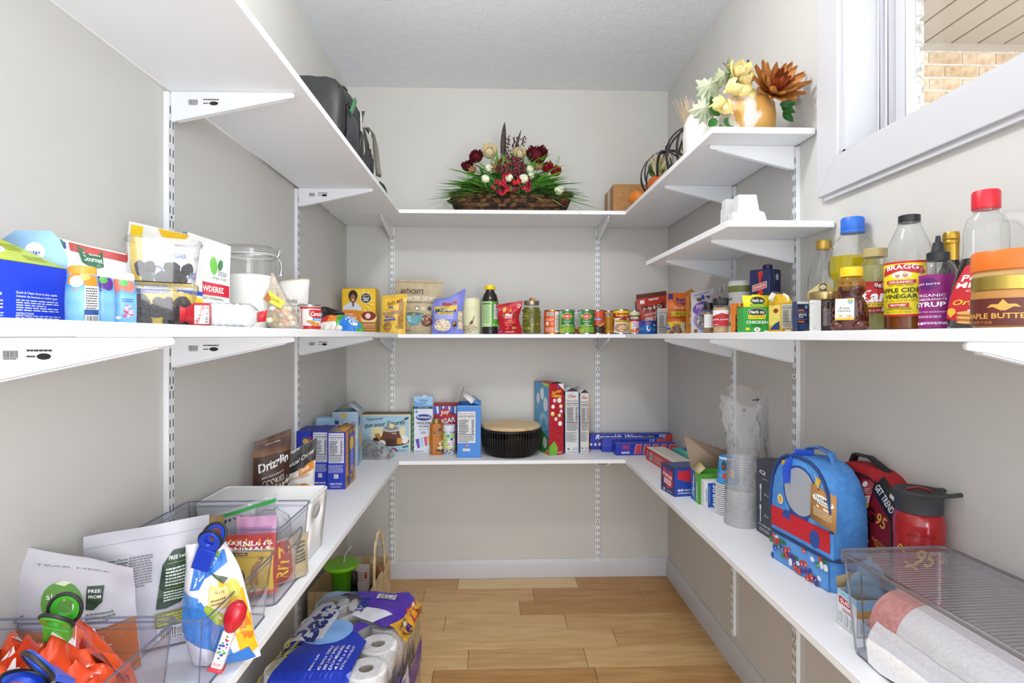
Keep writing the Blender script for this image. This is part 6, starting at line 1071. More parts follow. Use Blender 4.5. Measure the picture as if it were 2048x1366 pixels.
# clear cups
cupclear = clear('cup_plastic', '#fafbfc', 1.2, .1, 1.45, haze=.12, hazecol='#ffffff')
cuprim = clear('cup_rim_plastic', '#f4f6f8', 1.4, .1, 1.45, haze=.4, hazecol='#ffffff')
def cups(label, X, Y, r, hh, n):
    t = thing('plastic_cup_stack', label, 'cups', (X, Y, Z), 0, 'clear plastic cup stacks')
    for k in range(n): q = k*.0056; MB().lathe([(r-.0002*k, q), (r+.0012-.0002*k, q+.001), (r+.0012-.0002*k, q+.0026), (r-.0018-.0002*k, q+.003), (r-.0035-.0002*k, q+.0056)], cuprim, 28, cap=False).build('cup_rim', t)
    z0 = n*.0056; MB().lathe([(r-.004, z0), (r-.016, hh), (r-.02, hh+.001), (.001, hh)], cupclear, 32, cap=False).build('top_cup', t)
    for k in range(6): MB().lathe([(r-.0135+.0006*k, hh-.018-.007*k), (r-.0125+.0006*k, hh-.017-.007*k), (r-.0137+.0006*k, hh-.016-.007*k)], cuprim, 28, cap=False).build('cup_ring', t)
    return t
cups('nearer stack of clear plastic cups upside down in a clear bag', .727, 1.60, .047, .205, 18)
cups('farther stack of clear plastic cups against the right wall', .815, 1.74, .043, .19, 14)
def crumple(label, X, Y, r0, r1, hh, seed, name='plastic_sleeve', kx=1.0):
    t = thing(name, label, 'plastic bag', (X, Y, Z), 0, 'clear plastic sleeves'); b = MB(); sd = Vector((seed, seed*2, 0))
    def fn(u, v):
        a = u*6.2832; r = r0+(r1-r0)*v**.7+.014*v*noise.noise(Vector((math.cos(a)*1.6, math.sin(a)*1.6, v*4))+sd)+(.003+.008*v)*noise.noise(Vector((math.cos(a)*5, math.sin(a)*5, v*12))+sd)
        fl = max(0, (v-.5)/.5); return Vector((r*math.cos(a)*(1+.4*fl)*kx, r*math.sin(a)*(1-.75*fl), .002+hh*v+.02*fl*math.sin(a*1.5+seed)))
    b.grid(fn, 40, 34, clear('sleeve_film', '#fcfcfd', 1.2, .22, 1.4, haze=.10, hazecol='#ffffff', bump=1.0, bscale=70)); b.build('film', t, smooth=70)
    return t
t = crumple('clear crumpled plastic sleeve around the nearer cup stack', .727, 1.60, .0505, .04, .36, 3)
p = PR(flat((-.012, -.02, .325), (.03, 0, 0), (0, 0, .02)), 1); p.R(.35, .6, .3, .4, '#8a8a8c'); p.done(t)
t = crumple('clear crumpled plastic sleeve around the farther cup stack', .813, 1.74, .046, .05, .375, 8)
p = PR(flat((-.02, -.05, .345), (.04, 0, 0), (0, 0, .02)), 1); p.P([(.2, .3), (.6, .35), (.6, .15), (.8, .5), (.6, .8), (.6, .6), (.2, .5)], '#5a5a5c'); p.done(t)
# napkin packet between cups and cutlery box
t = thing('napkin_packet', 'cream packet with pale blue print behind the cup stack', 'packet', (.80, 1.60, Z), -.9); MB().box(-.035, .035, -.01, .01, 0, .175, M('#dcd8c8', .5)).build('packet', t, bevel=.004)
p = PR(front(.07, .175, .02), 2); p.E(.5, .8, .2, .07, '#5a8ab8'); p.R(.5, .4, .8, .1, '#8ac0d0'); p.N(.5, .25, .6, .1, 3, '#8ab0c0'); p.done(t)
# cutlery box
t = thing('cutlery_box', 'dark slate box of disposable cutlery beside the blue lunch bag', 'box', (.786, 1.50, Z), -1.52); w_, d_, h_ = .09, .08, .205
MB().box(-w_/2, w_/2, -d_/2, d_/2, 0, h_, M('#3a3e4c', .45)).build('carton', t, bevel=.0012)
p = PR(front(w_, h_, d_), 3); p.T(.36, .84, .36, .06, 'Q', '#e8e8ee', .03); p.N(.5, .76, .3, .02, 1, '#c8c8d0')
for y, tx in ((.56, '32 x'), (.28, '32 x')):
    p.R(.26, y-.03, .05, .18, '#d8dae2'); p.E(.26, y+.08, .055, .04, '#d8dae2'); p.T(.6, y, .24, .03, tx, '#e8e8ee', .02)
p.T(.5, .13, .7, .025, '96 PIECES', '#e8e8ee', .01); p.N(.5, .07, .6, .05, 2, '#c8c8d0'); p.done(t)
# ================================================================= lower shelf: bins on the left
EDGE = clear('clear_edge', '#c4cadb', 1.2, .08, 1.5, haze=.10, hazecol='#c8ccd8')
BINP = clear('bin_plastic', '#f7f8fc', 1.1, .03, 1.5, haze=.02, hazecol='#dfe3f0')
def slot(cx, cz, L, hgt, n=8):
    pts = []
    for s_, a0 in ((1, -math.pi/2), (-1, math.pi/2)):
        for k in range(n+1): a = a0+math.pi*k/n; pts.append((cx+s_*(L/2-hgt/2)+hgt/2*math.cos(a), cz+hgt/2*math.sin(a)))
    return pts
def clearbin(label, x0, x1, y0, y1, hh, taper=.012, lidless=True, cornr=.014):
    w, d = x1-x0, y1-y0; t = thing('clear_bin', label, 'storage bin', ((x0+x1)/2, (y0+y1)/2, Z), 0, 'clear plastic pantry bins')
    b = MB(); shell(b, [(w-2*taper, d-2*taper, cornr, .0015), (w-2*taper, d-2*taper, cornr, .003), (w, d, cornr, hh)], BINP); b.build('tub', t)
    r = rrect(w+.004, d+.004, cornr, 5); MB().tube([(p[0], p[1], hh) for p in r], .0017, EDGE, 6, True).build('rim', t)
    r = rrect(w-.002, d-.002, cornr, 5); MB().tube([(p[0], p[1], hh-.012) for p in r], .0006, EDGE, 5, True).build('rim_step', t)
    r = rrect(w-2*taper, d-2*taper, cornr, 5); MB().tube([(p[0], p[1], .002) for p in r], .0018, EDGE, 6, True).build('base_edge', t)
    cr = cornr*.3
    for sx in (-1, 1):
        for sy in (-1, 1): MB().tube([(sx*(w/2-taper-cr), sy*(d/2-taper-cr), .003), (sx*(w/2-cr), sy*(d/2-cr), hh)], .0012, EDGE, 5).build('corner_edge', t)
    for sx in (-1, 1):
        pts = slot(0, hh*.66, min(.10, d*.5), .026); MB().tube([(sx*(w/2-taper*(1-p[1]/hh)+.0005), p[0], p[1]) for p in pts], .0016, EDGE, 6, True).build('handle_slot', t)
    return t
clearbin('nearest clear bin at bottom left holding an orange chip bag', -.722, -.440, .36, .775, .162)
clearbin('clear bin in the middle holding two white fruit pouches', -.722, -.440, .845, 1.115, .122)
clearbin('farther clear bin with crackers and snack bags, in front of the white bin', -.722, -.437, 1.125, 1.318, .162)
# white bin
t = thing('white_bin', 'opaque white storage bin behind the clear bins on the left shelf', 'storage bin', (-.578, 1.405, Z), 0); w_, d_, hh = .262, .15, .152; tp = .012
b = MB(); wm = M('#efefef', .4); N_ = 28
def xw(z): return tp*(1-z/hh)
shell(b, [(w_-2*tp, d_-2*tp, .016, .001), (w_-2*tp, d_-2*tp, .016, .003)], wm, True, True)
for (pa, pb) in (((-1, -1), (1, -1)), ((1, 1), (-1, 1)), ((-1, 1), (-1, -1))):
    b.add([(pa[0]*(w_/2-tp), pa[1]*(d_/2-tp), 0), (pb[0]*(w_/2-tp), pb[1]*(d_/2-tp), 0), (pb[0]*w_/2, pb[1]*d_/2, hh), (pa[0]*w_/2, pa[1]*d_/2, hh)], [(0, 1, 2, 3)], wm)
n = 32; el = []; outr = []
for k in range(n):
    a = 6.2832*k/n; ey, ez = .030*math.cos(a), hh*.72+.017*math.sin(a); dy, dz = math.cos(a), math.sin(a)
    cz = hh*.72; s_ = min(((d_/2-tp*.3)/abs(dy)) if abs(dy) > 1e-6 else 9, ((hh-cz)/dz if dz > 1e-6 else (cz/-dz if dz < -1e-6 else 9)))
    oy, oz = dy*s_, cz+dz*s_; el.append((w_/2-xw(ez), ey, ez)); outr.append((w_/2-xw(oz), max(-d_/2+xw(oz), min(d_/2-xw(oz), oy*1.0)), oz))
b.add(el+outr, [(k, (k+1) % n, n+(k+1) % n, n+k) for k in range(n)], wm); b.build('tub', t, solid=.003, smooth=25)
MB().tube([(p[0], p[1], hh) for p in rrect(w_+.002, d_+.002, .012, 5)], .0024, wm, 6, True).build('rim', t)
# items in the white bin
t = thing('snack_bag', 'green edged snack bag down inside the white bin', 'bag', (-.57, 1.385, Z+.005), .3); o, fs = pouch(t, .14, .12, .03, '#d8dcd8', seed=51); p = PR(fs, 6, .001); p.R(.5, .93, .9, .1, '#3aa050'); p.done(t)
# --- clips
def clip(label, loc, rot, col, cat='clip', sc=1.0):
    t = thing('bag_clip', label, cat, loc, rot[2], 'bag clips', rot[0], rot[1]); t.scale = (sc,)*3
    m = M(col, .3); k = M('#1c1d22', .5)
    for s_ in (-1, 1):
        X_ = Matrix.Rotation(s_*.32, 4, 'X')
        g = MB(); ring_o = [(.017*math.cos(q*.2618), .030+.021*math.sin(q*.2618)) for q in range(24)]; ring_i = [(0.0085*math.cos(q*.2618), .033+.0115*math.sin(q*.2618)) for q in range(24)]
        vs = [(x, -.0025, z) for x, z in ring_o]+[(x, -.0025, z) for x, z in ring_i]+[(x, .0025, z) for x, z in ring_o]+[(x, .0025, z) for x, z in ring_i]; fs_ = []
        for q in range(24):
            r_ = (q+1) % 24; fs_ += [(q, r_, 24+r_, 24+q), (48+q, 72+q, 72+r_, 48+r_), (q, 48+q, 48+r_, r_), (24+q, 24+r_, 72+r_, 72+q)]
        g.add(vs, fs_, m, X_); g.build('grip', t, bevel=.0008)
        MB().tube([tuple(X_ @ Vector((x*1.04, s_*.002, .03+(z-.03)*1.04))) for x, z in ring_o], .0023, k, 8, True).build('rubber_edge', t)
        MB().box(-.014, .014, -.003, .003, -.028, .012, m, Matrix.Translation((0, s_*.004, 0)) @ Matrix.Rotation(-s_*.08, 4, 'X')).build('jaw', t, bevel=.001)
    MB().tube([(-.012, 0, .006), (.012, 0, .006)], .004, M('#b8bcc0', .2, 1), 10).build('spring', t)
    return t
# --- bin 1: chips
t = thing('chip_bag', 'crumpled shiny orange-red chip bag in the nearest clear bin', 'bag', (-.548, .60, Z+.004), .08)
b, fs = heap(lambda u, v: .168+.026*math.sin(u*5+1)*math.sin(v*5)-.012*u, .215, .32, textured('orange_foil', '#c8381a', '#d9521c', (10, 10, 10), .22, .15, .01), 64, 60, .022, 17, crease=.055); b.build('bag', t, smooth=60)
p = PR(fs, 16, .002, .25); p.P([(.05, .5), (.25, .75), (.42, .6), (.3, .4)], '#e8a818'); p.T(.42, .66, .42, .2, 'Sun', '#e8e4ea', .05, .2, -.5); p.P([(.7, .8), (.95, .9), (.9, .7)], '#8e1f12'); p.P([(.1, .3), (.4, .34), (.38, .22), (.12, .2)], '#9a2414'); p.P([(.1, .75), (.3, .92), (.36, .8)], '#f0c428'); p.T(.62, .82, .3, .24, 'Rio', '#e8e4ea', .05, .2, -.7); p.P([(.45, .62), (.52, .66), (.66, .3), (.58, .26)], '#e6e2e8'); p.P([(.3, .4), (.4, .44), (.5, .2), (.4, .14)], '#e6e2e8'); p.T(.78, .42, .36, .09, 'WAVE HELLO', '#f4eef0', .03, .1, .3); p.T(.82, .32, .28, .09, 'HALF', '#f4eef0', .03, .1, .3); p.P([(.5, .05), (.9, .15), (.92, .08), (.52, 0)], '#ece8ee'); p.P([(.9, .92), (.97, .96), (.98, .88)], '#e8b018'); p.done(t)
Y = .66; clip('green bag clip with black grips standing on the orange chip bag', (PX(118, Y), Y, PZ(118, 1258, Y)), (.55, .35, .25), '#3f9c2e', sc=.95)
Y = .56; clip('blue bag clip with black grips at the bottom left', (PX(95, Y), Y, PZ(95, 1352, Y)), (.9, .45, -.2), '#2450c8', sc=1.0)
# --- bin 2: fruit pouches, ranch bag
fl = [0, 0]
X, Y = PX(166, .905), .90; t = thing('fruit_pouch', 'white pouch of dried mangoes with a green round logo, left in the middle bin', 'pouch', (X, Y, Z+.004), .42)
o, fs = pouch(t, .165, .222, .05, '#c9c6cf', seed=61, wr=.007, lean=.015, deform=lambda p, u, v: p+Vector((-.012*v, -.012*max(0, v-.6)*(u-.3)*6, -.055*u*v*v)))
p = PR(fs, 12, .0014); p.R(.5, .19, .99, .38, '#c56a22'); p.P([(0, .38), (1, .38), (1, .42), (.5, .36), (0, .46)], '#c9752c'); p.T(.5, .9, .6, .012, 'TEAR HERE', '#8a8a94'); p.E(.42, .63, .165, .165, '#5a9a30'); p.T(.42, .68, .24, .06, 'simple', '#ffffff', .01); p.T(.42, .585, .26, .085, 'truth', '#ffffff', .01); p.P([(.36, .78), (.44, .76), (.5, .79), (.43, .80)], '#dcecc8'); p.P([(.62, .76), (.76, .77), (.74, .62), (.66, .55), (.6, .56)], '#26442f'); p.T(.68, .72, .1, .03, 'FREE', '#fff', .02); p.T(.68, .67, .1, .03, 'FROM', '#fff', .02); p.N(.72, .49, .24, .09, 3, '#6a7a70', .5); p.T(.55, .33, .4, .05, 'FREEZE DRIED', '#f2d8b8', .01); p.T(.55, .23, .5, .08, 'MANGOES', '#f6e2c8', .02); p.done(t)
X, Y = PX(292, .99), .99; t = thing('fruit_pouch', 'white pouch with nutrition facts and a dark green leaf panel in the middle bin', 'pouch', (X, Y, Z+.004), .38)
o, fs = pouch(t, .188, .213, .05, '#c3c2cc', seed=62, wr=.006, deform=lambda p, u, v: p+Vector((.004*v, 0, .014*(u-.5)*v)))
p = PR(fs, 12, .0014); p.R(.5, .9, .96, .005, '#aaa9b4'); p.NF(.23, .62, .26, .34, '#d4d3dc', '#2a3c40'); p.N(.46, .66, .2, .24, 12, '#6a6a74', .4); p.P([(.60, .34), (.64, .68), (.72, .78), (.92, .78), (.9, .5), (.8, .36), (.68, .33)], '#1f3d2a'); p.T(.78, .725, .18, .03, 'FREE FROM', '#ffffff', .02); p.N(.77, .58, .2, .15, 6, '#d0dcd0', .5); p.N(.75, .43, .18, .09, 4, '#d0dcd0', .5); p.R(.77, .685, .18, .004, '#8ab83a'); p.R(.76, .49, .18, .004, '#8ab83a'); p.R(.72, .24, .26, .12, '#8a8f3a'); p.N(.72, .24, .22, .1, 4, '#c8cc8a', .5); p.BC(.72, .12, .22, .1); p.done(t)
X, Y = PX(452, .94), .945; t = thing('snack_bag', 'blue and white zesty ranch snack bag clipped shut in the middle bin', 'bag', (X, Y, Z+.004), .2)
o, fs = pouch(t, .105, .20, .05, '#e6e6ee', seed=63, wr=.010, top=.98, waist=-.05, deform=lambda p, u, v: p+Vector((-.034*v+(u-.5)*-.045*v**2, -.012*math.sin(v*6), 0)))
p = PR(fs, 12, .0014, .3); p.P([(0, .5), (.35, .56), (.65, .36), (.7, .12), (.4, .2), (0, .26)], '#3f86d8'); p.P([(.0, .62), (.3, .58), (.3, .52), (0, .5)], '#5a9ae0'); p.P([(.62, .70), (.98, .6), (1, .1), (.8, .05), (.75, .35)], '#e8b422'); p.P([(.8, .45), (1, .4), (1, .2), (.85, .22)], '#e07a1c'); p.P([(.22, .86), (.88, .93), (.85, .82), (.35, .70), (.3, .64), (.15, .64)], '#2f76cc'); p.T(.5, .80, .66, .065, 'Zesty Ranch', '#ffffff', .03, .2, .42); p.R(.62, .58, .3, .15, '#e8cf8a', -.1); p.T(.6, .62, .24, .03, '30% Less Fat', '#6a4a1c', .01, 0, -.1); p.N(.62, .55, .22, .05, 2, '#8a6a3a'); p.E(.55, .46, .16, .05, '#9ab83a', rot=-.4); p.P([(.5, .76), (.8, .7), (.7, .66)], '#3a4a2a'); p.E(.85, .62, .1, .07, '#c8c84a'); p.E(.7, .90, .05, .03, '#7ab04a'); p.P([(.5, .02), (.95, .02), (.9, .14), (.6, .12)], '#2f76cc'); p.done(t)
Y = .93; clip('dark blue bag clip closing the zesty ranch bag', (PX(412, Y), Y, PZ(412, 1108, Y)), (.15, .38, .15), '#1c3fb8', sc=1.0)
# toy candy dispenser
Y = .885; p0 = Vector((PX(432, Y), Y, PZ(432, 1340, Y))); p1 = Vector((PX(478, Y), Y, PZ(478, 1205, Y))); dv = p1-p0
t = thing('candy_dispenser', 'red candy dispenser toy leaning inside the middle bin', 'candy dispenser', tuple(p0), .1, None, 0, math.atan2(dv.x, dv.z)); L = dv.length
MB().box(-.009, .009, -.006, .006, .004, L*.58, M('#dcd2da', .3)).build('stem', t, bevel=.002); MB().box(-.0115, .0115, -.009, .009, 0, .006, M('#c83a48', .35)).build('foot', t, bevel=.002)
p = PR(flat((-.009, -.006, .006), (.018, 0, 0), (0, 0, L*.55)), 1); p.R(.5, .5, .8, .9, '#e8e4ee'); p.SC(.5, .55, .3, .3, 18, .12, ['#c8324a', '#3a4ab8', '#4aa84a'], 3, .3); p.T(.5, .1, .6, .08, 'POP', '#c83a48'); p.done(t)
b = MB(); b.lathe([(.007, L*.56), (.0095, L*.6), (.015, L*.70), (.0165, L*.80), (.0145, L*.92), (.008, L*.99)], M('#b81a2c', .25), 20, sy=.9); b.build('head', t, smooth=60)
# --- bin 3 contents
X, Y = PX(503, 1.185), 1.175; t = thing('snack_bag', 'red and yellow bag of animal crackers in the farther clear bin', 'bag', (X, Y, Z+.01), .12)
o, fs = pouch(t, .112, .125, .04, '#c33a26', seed=71, wr=.005); p = PR(fs, 10, .0014); p.R(.5, .5, .9, .86, '#d8b02e'); p.R(.5, .85, .96, .16, '#b8202a'); p.T(.5, .86, .86, .08, "BARNUM'S", '#ffffff', .04); p.T(.5, .77, .8, .07, 'ANIMALS', '#ffffff', .04); p.R(.35, .70, .3, .05, '#5a3418'); p.T(.35, .70, .24, .03, 'CRACKERS', '#f0d890'); p.P([(.55, .2), (.6, .5), (.75, .66), (.8, .62), (.7, .5), (.72, .2), (.66, .2), (.66, .36), (.62, .2)], '#9a6a2a'); p.E(.35, .36, .14, .12, '#7a5030'); p.R(.6, .1, .3, .06, '#e8d8a0'); p.done(t)
X, Y = PX(515, 1.25), 1.245; t = thing('snack_bag', 'pink snack bag behind the animal crackers in the clear bin', 'bag', (X, Y, Z+.005), .1); o, fs = pouch(t, .085, .145, .035, '#d9a6cc', seed=72); p = PR(fs, 8, .0014); p.R(.5, .8, .8, .1, '#c88abc'); p.P([(.3, .5), (.6, .62), (.9, .5), (.8, .3), (.4, .3)], '#a8783a'); p.done(t)
X, Y = PX(480, 1.27), 1.275; t = thing('zip_bag', 'clear zip bag with a green seal inside the farther clear bin', 'bag', (X, Y, Z+.005), .1); o, fs = pouch(t, .16, .165, .03, '#ffffff', mat=clear('zip_film', '#f6f6f8', 1.8, .15, 1.4, haze=.25, hazecol='#e8e8ee', bump=1, bscale=50), seed=73, wr=.01, deform=lambda p, u, v: p+Vector((0, 0, .05*(u-.6)*v))); p = PR(fs, 10, .0014); p.R(.5, .93, .98, .05, '#3aa04c'); p.T(.4, .84, .3, .05, 'JIV', '#333'); p.done(t)
X, Y = PX(405, 1.23), 1.225; t = thing('snack_bag', 'small red and brown snack packet at the left inside the farther bin', 'bag', (X, Y, Z+.005), .2); o, fs = pouch(t, .09, .15, .03, '#a98a5a', seed=74, wr=.006); p = PR(fs, 8, .0014); p.R(.5, .8, .9, .2, '#b8444a'); p.E(.5, .5, .3, .15, '#d8c8a0'); p.done(t)
X, Y = PX(586, 1.25), 1.25; t = thing('cracker_pack', 'small red cracker pack standing against the side of the farther bin', 'packet', (X-.01, Y, Z+.005), .9); o, fs = pouch(t, .10, .095, .03, '#b3a488', seed=75); p = PR(fs, 8, .0014); p.R(.3, .5, .4, .9, '#b03a34'); p.T(.3, .5, .7, .24, 'RITZ', '#f0c83a', .04, 0, 1.4); p.N(.75, .6, .3, .5, 6, '#5a5a60'); p.done(t)
t = thing('plastic_film_bag', 'crinkled clear film bag in the corner of the farther bin', 'bag', (PX(545, 1.28), 1.27, Z+.01), 0); b, fs = heap(lambda u, v: .15, .1, .06, FILM, amp=.02, seed=4); b.build('film', t, smooth=60)
# ================================================================= lower shelf: lunch bags, bottle, bin on the right
def dome(w, h, hb, n=12):
    """outline of a domed bag: straight sides to hb, then an arch"""
    pts = [(-w/2, 0), (w/2, 0), (w/2, hb)]
    for k in range(1, n): a = math.pi*k/n; pts.append((w/2*abs(math.cos(a))**.75*(1 if math.cos(a) > 0 else -1), hb+(h-hb)*math.sin(a)**.85))
    return pts+[(-w/2, hb)]
def domebag(b, w, h, hb, d, mat, z0=0, bulge=.012):
    pts = dome(w, h-z0, hb-z0); n = len(pts); rings = []
    for y, s_ in ((-d/2-bulge*.3, .93), (-d/2, .985), (-d/2+.012, 1.0), (d/2-.012, 1.0), (d/2, .97)): rings.append([(p[0]*s_, y, z0+(p[1]-(h-z0)*.4)*s_+(h-z0)*.4 if p[1] > 0 else z0) for p in pts])
    vs = [q for r in rings for q in r]; fs = [(j*n+i, j*n+(i+1) % n, (j+1)*n+(i+1) % n, (j+1)*n+i) for j in range(4) for i in range(n)]+[tuple(range(n)), tuple(range(4*n, 5*n))]
    return b.add(vs, fs, mat)
(xa, ya), (xb, yb_) = PL(1543, 1112), PL(1668, 1190)
w_ = math.hypot(xb-xa, yb_-ya); rz = math.atan2(yb_-ya, xb-xa); d_ = .085
mx, my = (xa+xb)/2-math.sin(rz)*d_/2, (ya+yb_)/2+math.cos(rz)*d_/2
fab = textured('blue_fabric', '#4a8edb', '#5b9de6', (60, 60, 60), .6, .1, .001)
t = thing('lunch_bag', 'blue domed lunch bag with grey panel, red band and patterned base', 'lunch bag', (mx, my, Z), rz); h_ = .272; hb = .095
b = MB(); domebag(b, w_, h_, .13, d_, fab, .07); b.build('upper_compartment', t, smooth=40)
b = MB(); shell(b, [(w_*.97, d_*1.02, .02, 0), (w_*1.0, d_*1.08, .02, .01), (w_*1.0, d_*1.08, .02, .068)], fab, True, True); base = b.build('lower_compartment', t, smooth=40)
p = PR(flat((-w_/2, -d_*.54, 0), (w_, 0, 0), (0, 0, .07)), 6, .0008); p.R(.5, .5, .9, .94, '#5a9be2'); rr = random.Random(5)
for k in range(40):
    c = rr.choice(['#c8443a', '#3a7a4a', '#5a3a8a', '#e8ecf4', '#2a4a98', '#c8443a']); x, y = .05+.9*((k*.618) % 1), .08+.84*((k*.37+.13*rr.random()) % 1); p.E(x, y, .026+.014*rr.random(), .075+.05*rr.random(), c, 8); 
    if k % 2: p.E(x+.008, y-.02, .009, .028, '#e8ecf4', 8)
p.done(base)
p = PR(flat((w_/2, -d_*.5, 0), (0, d_, 0), (0, 0, .07)), 6, .0008)
for k in range(8): p.E(.1+.8*rr.random(), .1+.8*rr.random(), .06, .09, rr.choice(['#c8443a', '#3a7a4a', '#5a3a8a', '#e8ecf4']), 8)
p.done(base, 'side_print')
MB().tube([(p_[0], p_[1], .071) for p_ in rrect(w_*1.01, d_*1.1, .02, 5)], .0045, M('#1f3a6a', .6), 6, True).build('base_zip', t)
fp = dome(w_, h_-.07, .06)
MB().tube([(p_[0]*.985, -d_/2-.004, .07+p_[1]) for p_ in fp[2:]], .0042, M('#22407a', .55), 6).build('zip', t)
ff = flat((-w_/2, -d_/2-.0038, .072), (w_, 0, 0), (0, 0, h_-.072)); p = PR(ff, 6, .0006)
p.P([(.03, .30), (.97, .30), (.97, .06), (.03, .06)], '#c8202e'); p.E(.3, .22, .075, .1, '#2a4c98', a0=0, a1=3.1416); p.E(.75, .14, .075, .1, '#2a4c98'); p.P([(.33, .3), (.66, .3), (.62, .46), (.4, .46)], '#234488'); p.E(.52, .6, .275, .30, '#2a4c98'); p.E(.52, .6, .25, .275, '#aab0b8'); p.R(.28, .83, .06, .16, '#e8b428', .5); p.R(.78, .74, .07, .2, '#e8b428', -.4); p.E(.82, .60, .06, .1, '#1f3a78'); p.E(.2, .42, .05, .06, '#e8e4d8'); p.E(.2, .42, .035, .045, '#e0b03a'); p.R(.82, .38, .2, .004, '#2a5aa8'); p.R(.86, .5, .16, .004, '#2a5aa8'); p.R(.76, .42, .004, .14, '#2a5aa8'); p.done(t, 'front_patches')
MB().tube([(-.03, -d_/2-.008, .07+.135), (-.028, -d_/2-.012, .07+.17), (-.02, -d_/2+.01, h_+.004), (-.01, 0, h_+.002)], [.014, .016, .013, .010], M('#2450c0', .8), 8, flat=.2).build('felt_tab', t)
MB().tube([(-.035, .005, h_-.004), (-.03, .005, h_+.012), (0, .008, h_+.02), (.035, .01, h_+.012), (.045, .012, h_-.012)], .012, textured('strap_print', '#4a8edb', '#6a4a8a', (70, 70, 70), .7, lo=.5, hi=.7), 8, flat=.3).build('top_handle', t)
tg = flat((w_*.28, -d_/2-.02, .15), (.062, .012, -.014), (-.010, .010, .074)); b = MB(); b.add([tg(0, 0, 0), tg(1, 0, 0), tg(1, 1, 0), tg(0, 1, 0)], [(0, 1, 2, 3)], M('#b8874e', .7)); g = b.build('paper_tag', t, solid=.0008)
p = PR(tg, 3, .001); p.E(.5, .68, .42, .13, '#f2f0ea'); p.T(.5, .71, .7, .09, 'THOMAS', '#2a2a2e', .03, 0, .03); p.T(.5, .61, .6, .05, '& FRIENDS', '#2a2a2e', .02, 0, .03); p.N(.5, .3, .74, .24, 6, '#e0c8a0', .5); p.E(.3, .47, .07, .03, '#e8d8c0'); p.E(.62, .47, .12, .04, '#e8d8c0'); p.E(.32, .95, .03, .025, '#222'); p.done(g)
MB().tube([tuple(tg(.3, .96, .001)), (w_*.25, -d_/2-.004, .245), (w_*.17, -.01, .262)], .0007, M('#cfd6e0', .4), 4).build('tag_loop', t)
# red lunch bag
red = textured('red_fabric', '#a81820', '#b81e26', (60, 60, 60), .6, .1, .001)
t = thing('lunch_bag', 'red domed lunch bag with black handle and swing tags against the right wall', 'lunch bag', (.846, 1.215, Z), -1.5); w_, d_, h_ = .225, .05, .265
b = MB(); domebag(b, w_, h_, .16, d_, red); b.build('body', t, smooth=40)
fp = dome(w_*.86, h_*.9, .14); b = MB(); b.prism([(q[0], q[1]+.006) for q in fp], M('#7e1226', .45), (-d_/2-.006, -d_/2)); b.build('front_panel', t); MB().tube([(q[0], -d_/2-.006, q[1]+.006) for q in fp], .0024, M('#1c1416', .5), 6, True).build('piping', t)
p = PR(flat((-w_*.43, -d_/2-.006, .006), (w_*.86, 0, 0), (0, 0, h_*.9)), 5, .0008); p.T(.22, .86, .3, .05, 'LIMITED', '#c8a03a', .03, 0, .7); p.T(.62, .66, .3, .14, 'NG', '#14100f', .06); p.T(.58, .5, .24, .14, 'IN', '#14100f', .06); p.P([(.48, .42), (.55, .32), (.7, .4), (.6, .5)], '#c89a4a'); p.T(.87, .64, .14, .12, '95', '#d8a03a', .03, .2, -.3); p.T(.83, .44, .2, .04, 'Lightning', '#d8a03a', 0, .3, -.2); p.T(.85, .40, .16, .03, 'racer', '#d8a03a', 0, .3, -.2); p.R(.85, .2, .16, .1, '#8e1a2a', -.5); p.T(.85, .2, .12, .05, 'FAST', '#d8a03a', .01, .2, -.5); p.done(t)
MB().tube([(-.055, .0, h_-.008), (-.045, 0, h_+.012), (.0, 0, h_+.014), (.05, 0, h_-.006), (.075, 0, h_-.04)], .011, M('#1f1f21', .5), 8, flat=.3).build('handle', t)
tg = flat((-.005, -d_/2-.016, .165), (.045, .004, .012), (.012, .006, .066)); b = MB(); b.add([tg(0, 0, 0), tg(1, 0, 0), tg(1, 1, 0), tg(0, 1, 0)], [(0, 1, 2, 3)], M('#8e1a30', .5)); g = b.build('swing_tag', t, solid=.0008); p = PR(tg, 3, .001); p.E(.5, .84, .16, .1, '#e8dada'); p.N(.5, .6, .7, .2, 5, '#e0b8b8'); p.BC(.5, .3, .9, .26); p.R(.5, .08, 1, .14, '#d8b83a'); p.done(g)
tg = flat((.07, -d_/2-.012, .215), (.045, .004, -.022), (.022, .008, .05)); tg = flat((.052, -d_/2-.014, .222), (.05, .0, -.05), (.03, .004, .036)); b = MB(); b.add([tg(0, 0, 0), tg(1, 0, 0), tg(1, 1, 0), tg(0, 1, 0)], [(0, 1, 2, 3)], M('#1f2022', .5)); g = b.build('black_tag', t, solid=.0008); p = PR(tg, 3, .001); p.T(.48, .38, .86, .34, 'GET TREND', '#f0f0f0', .02); p.R(.6, .78, .18, .16, '#d8d8d8', .4); p.done(g)
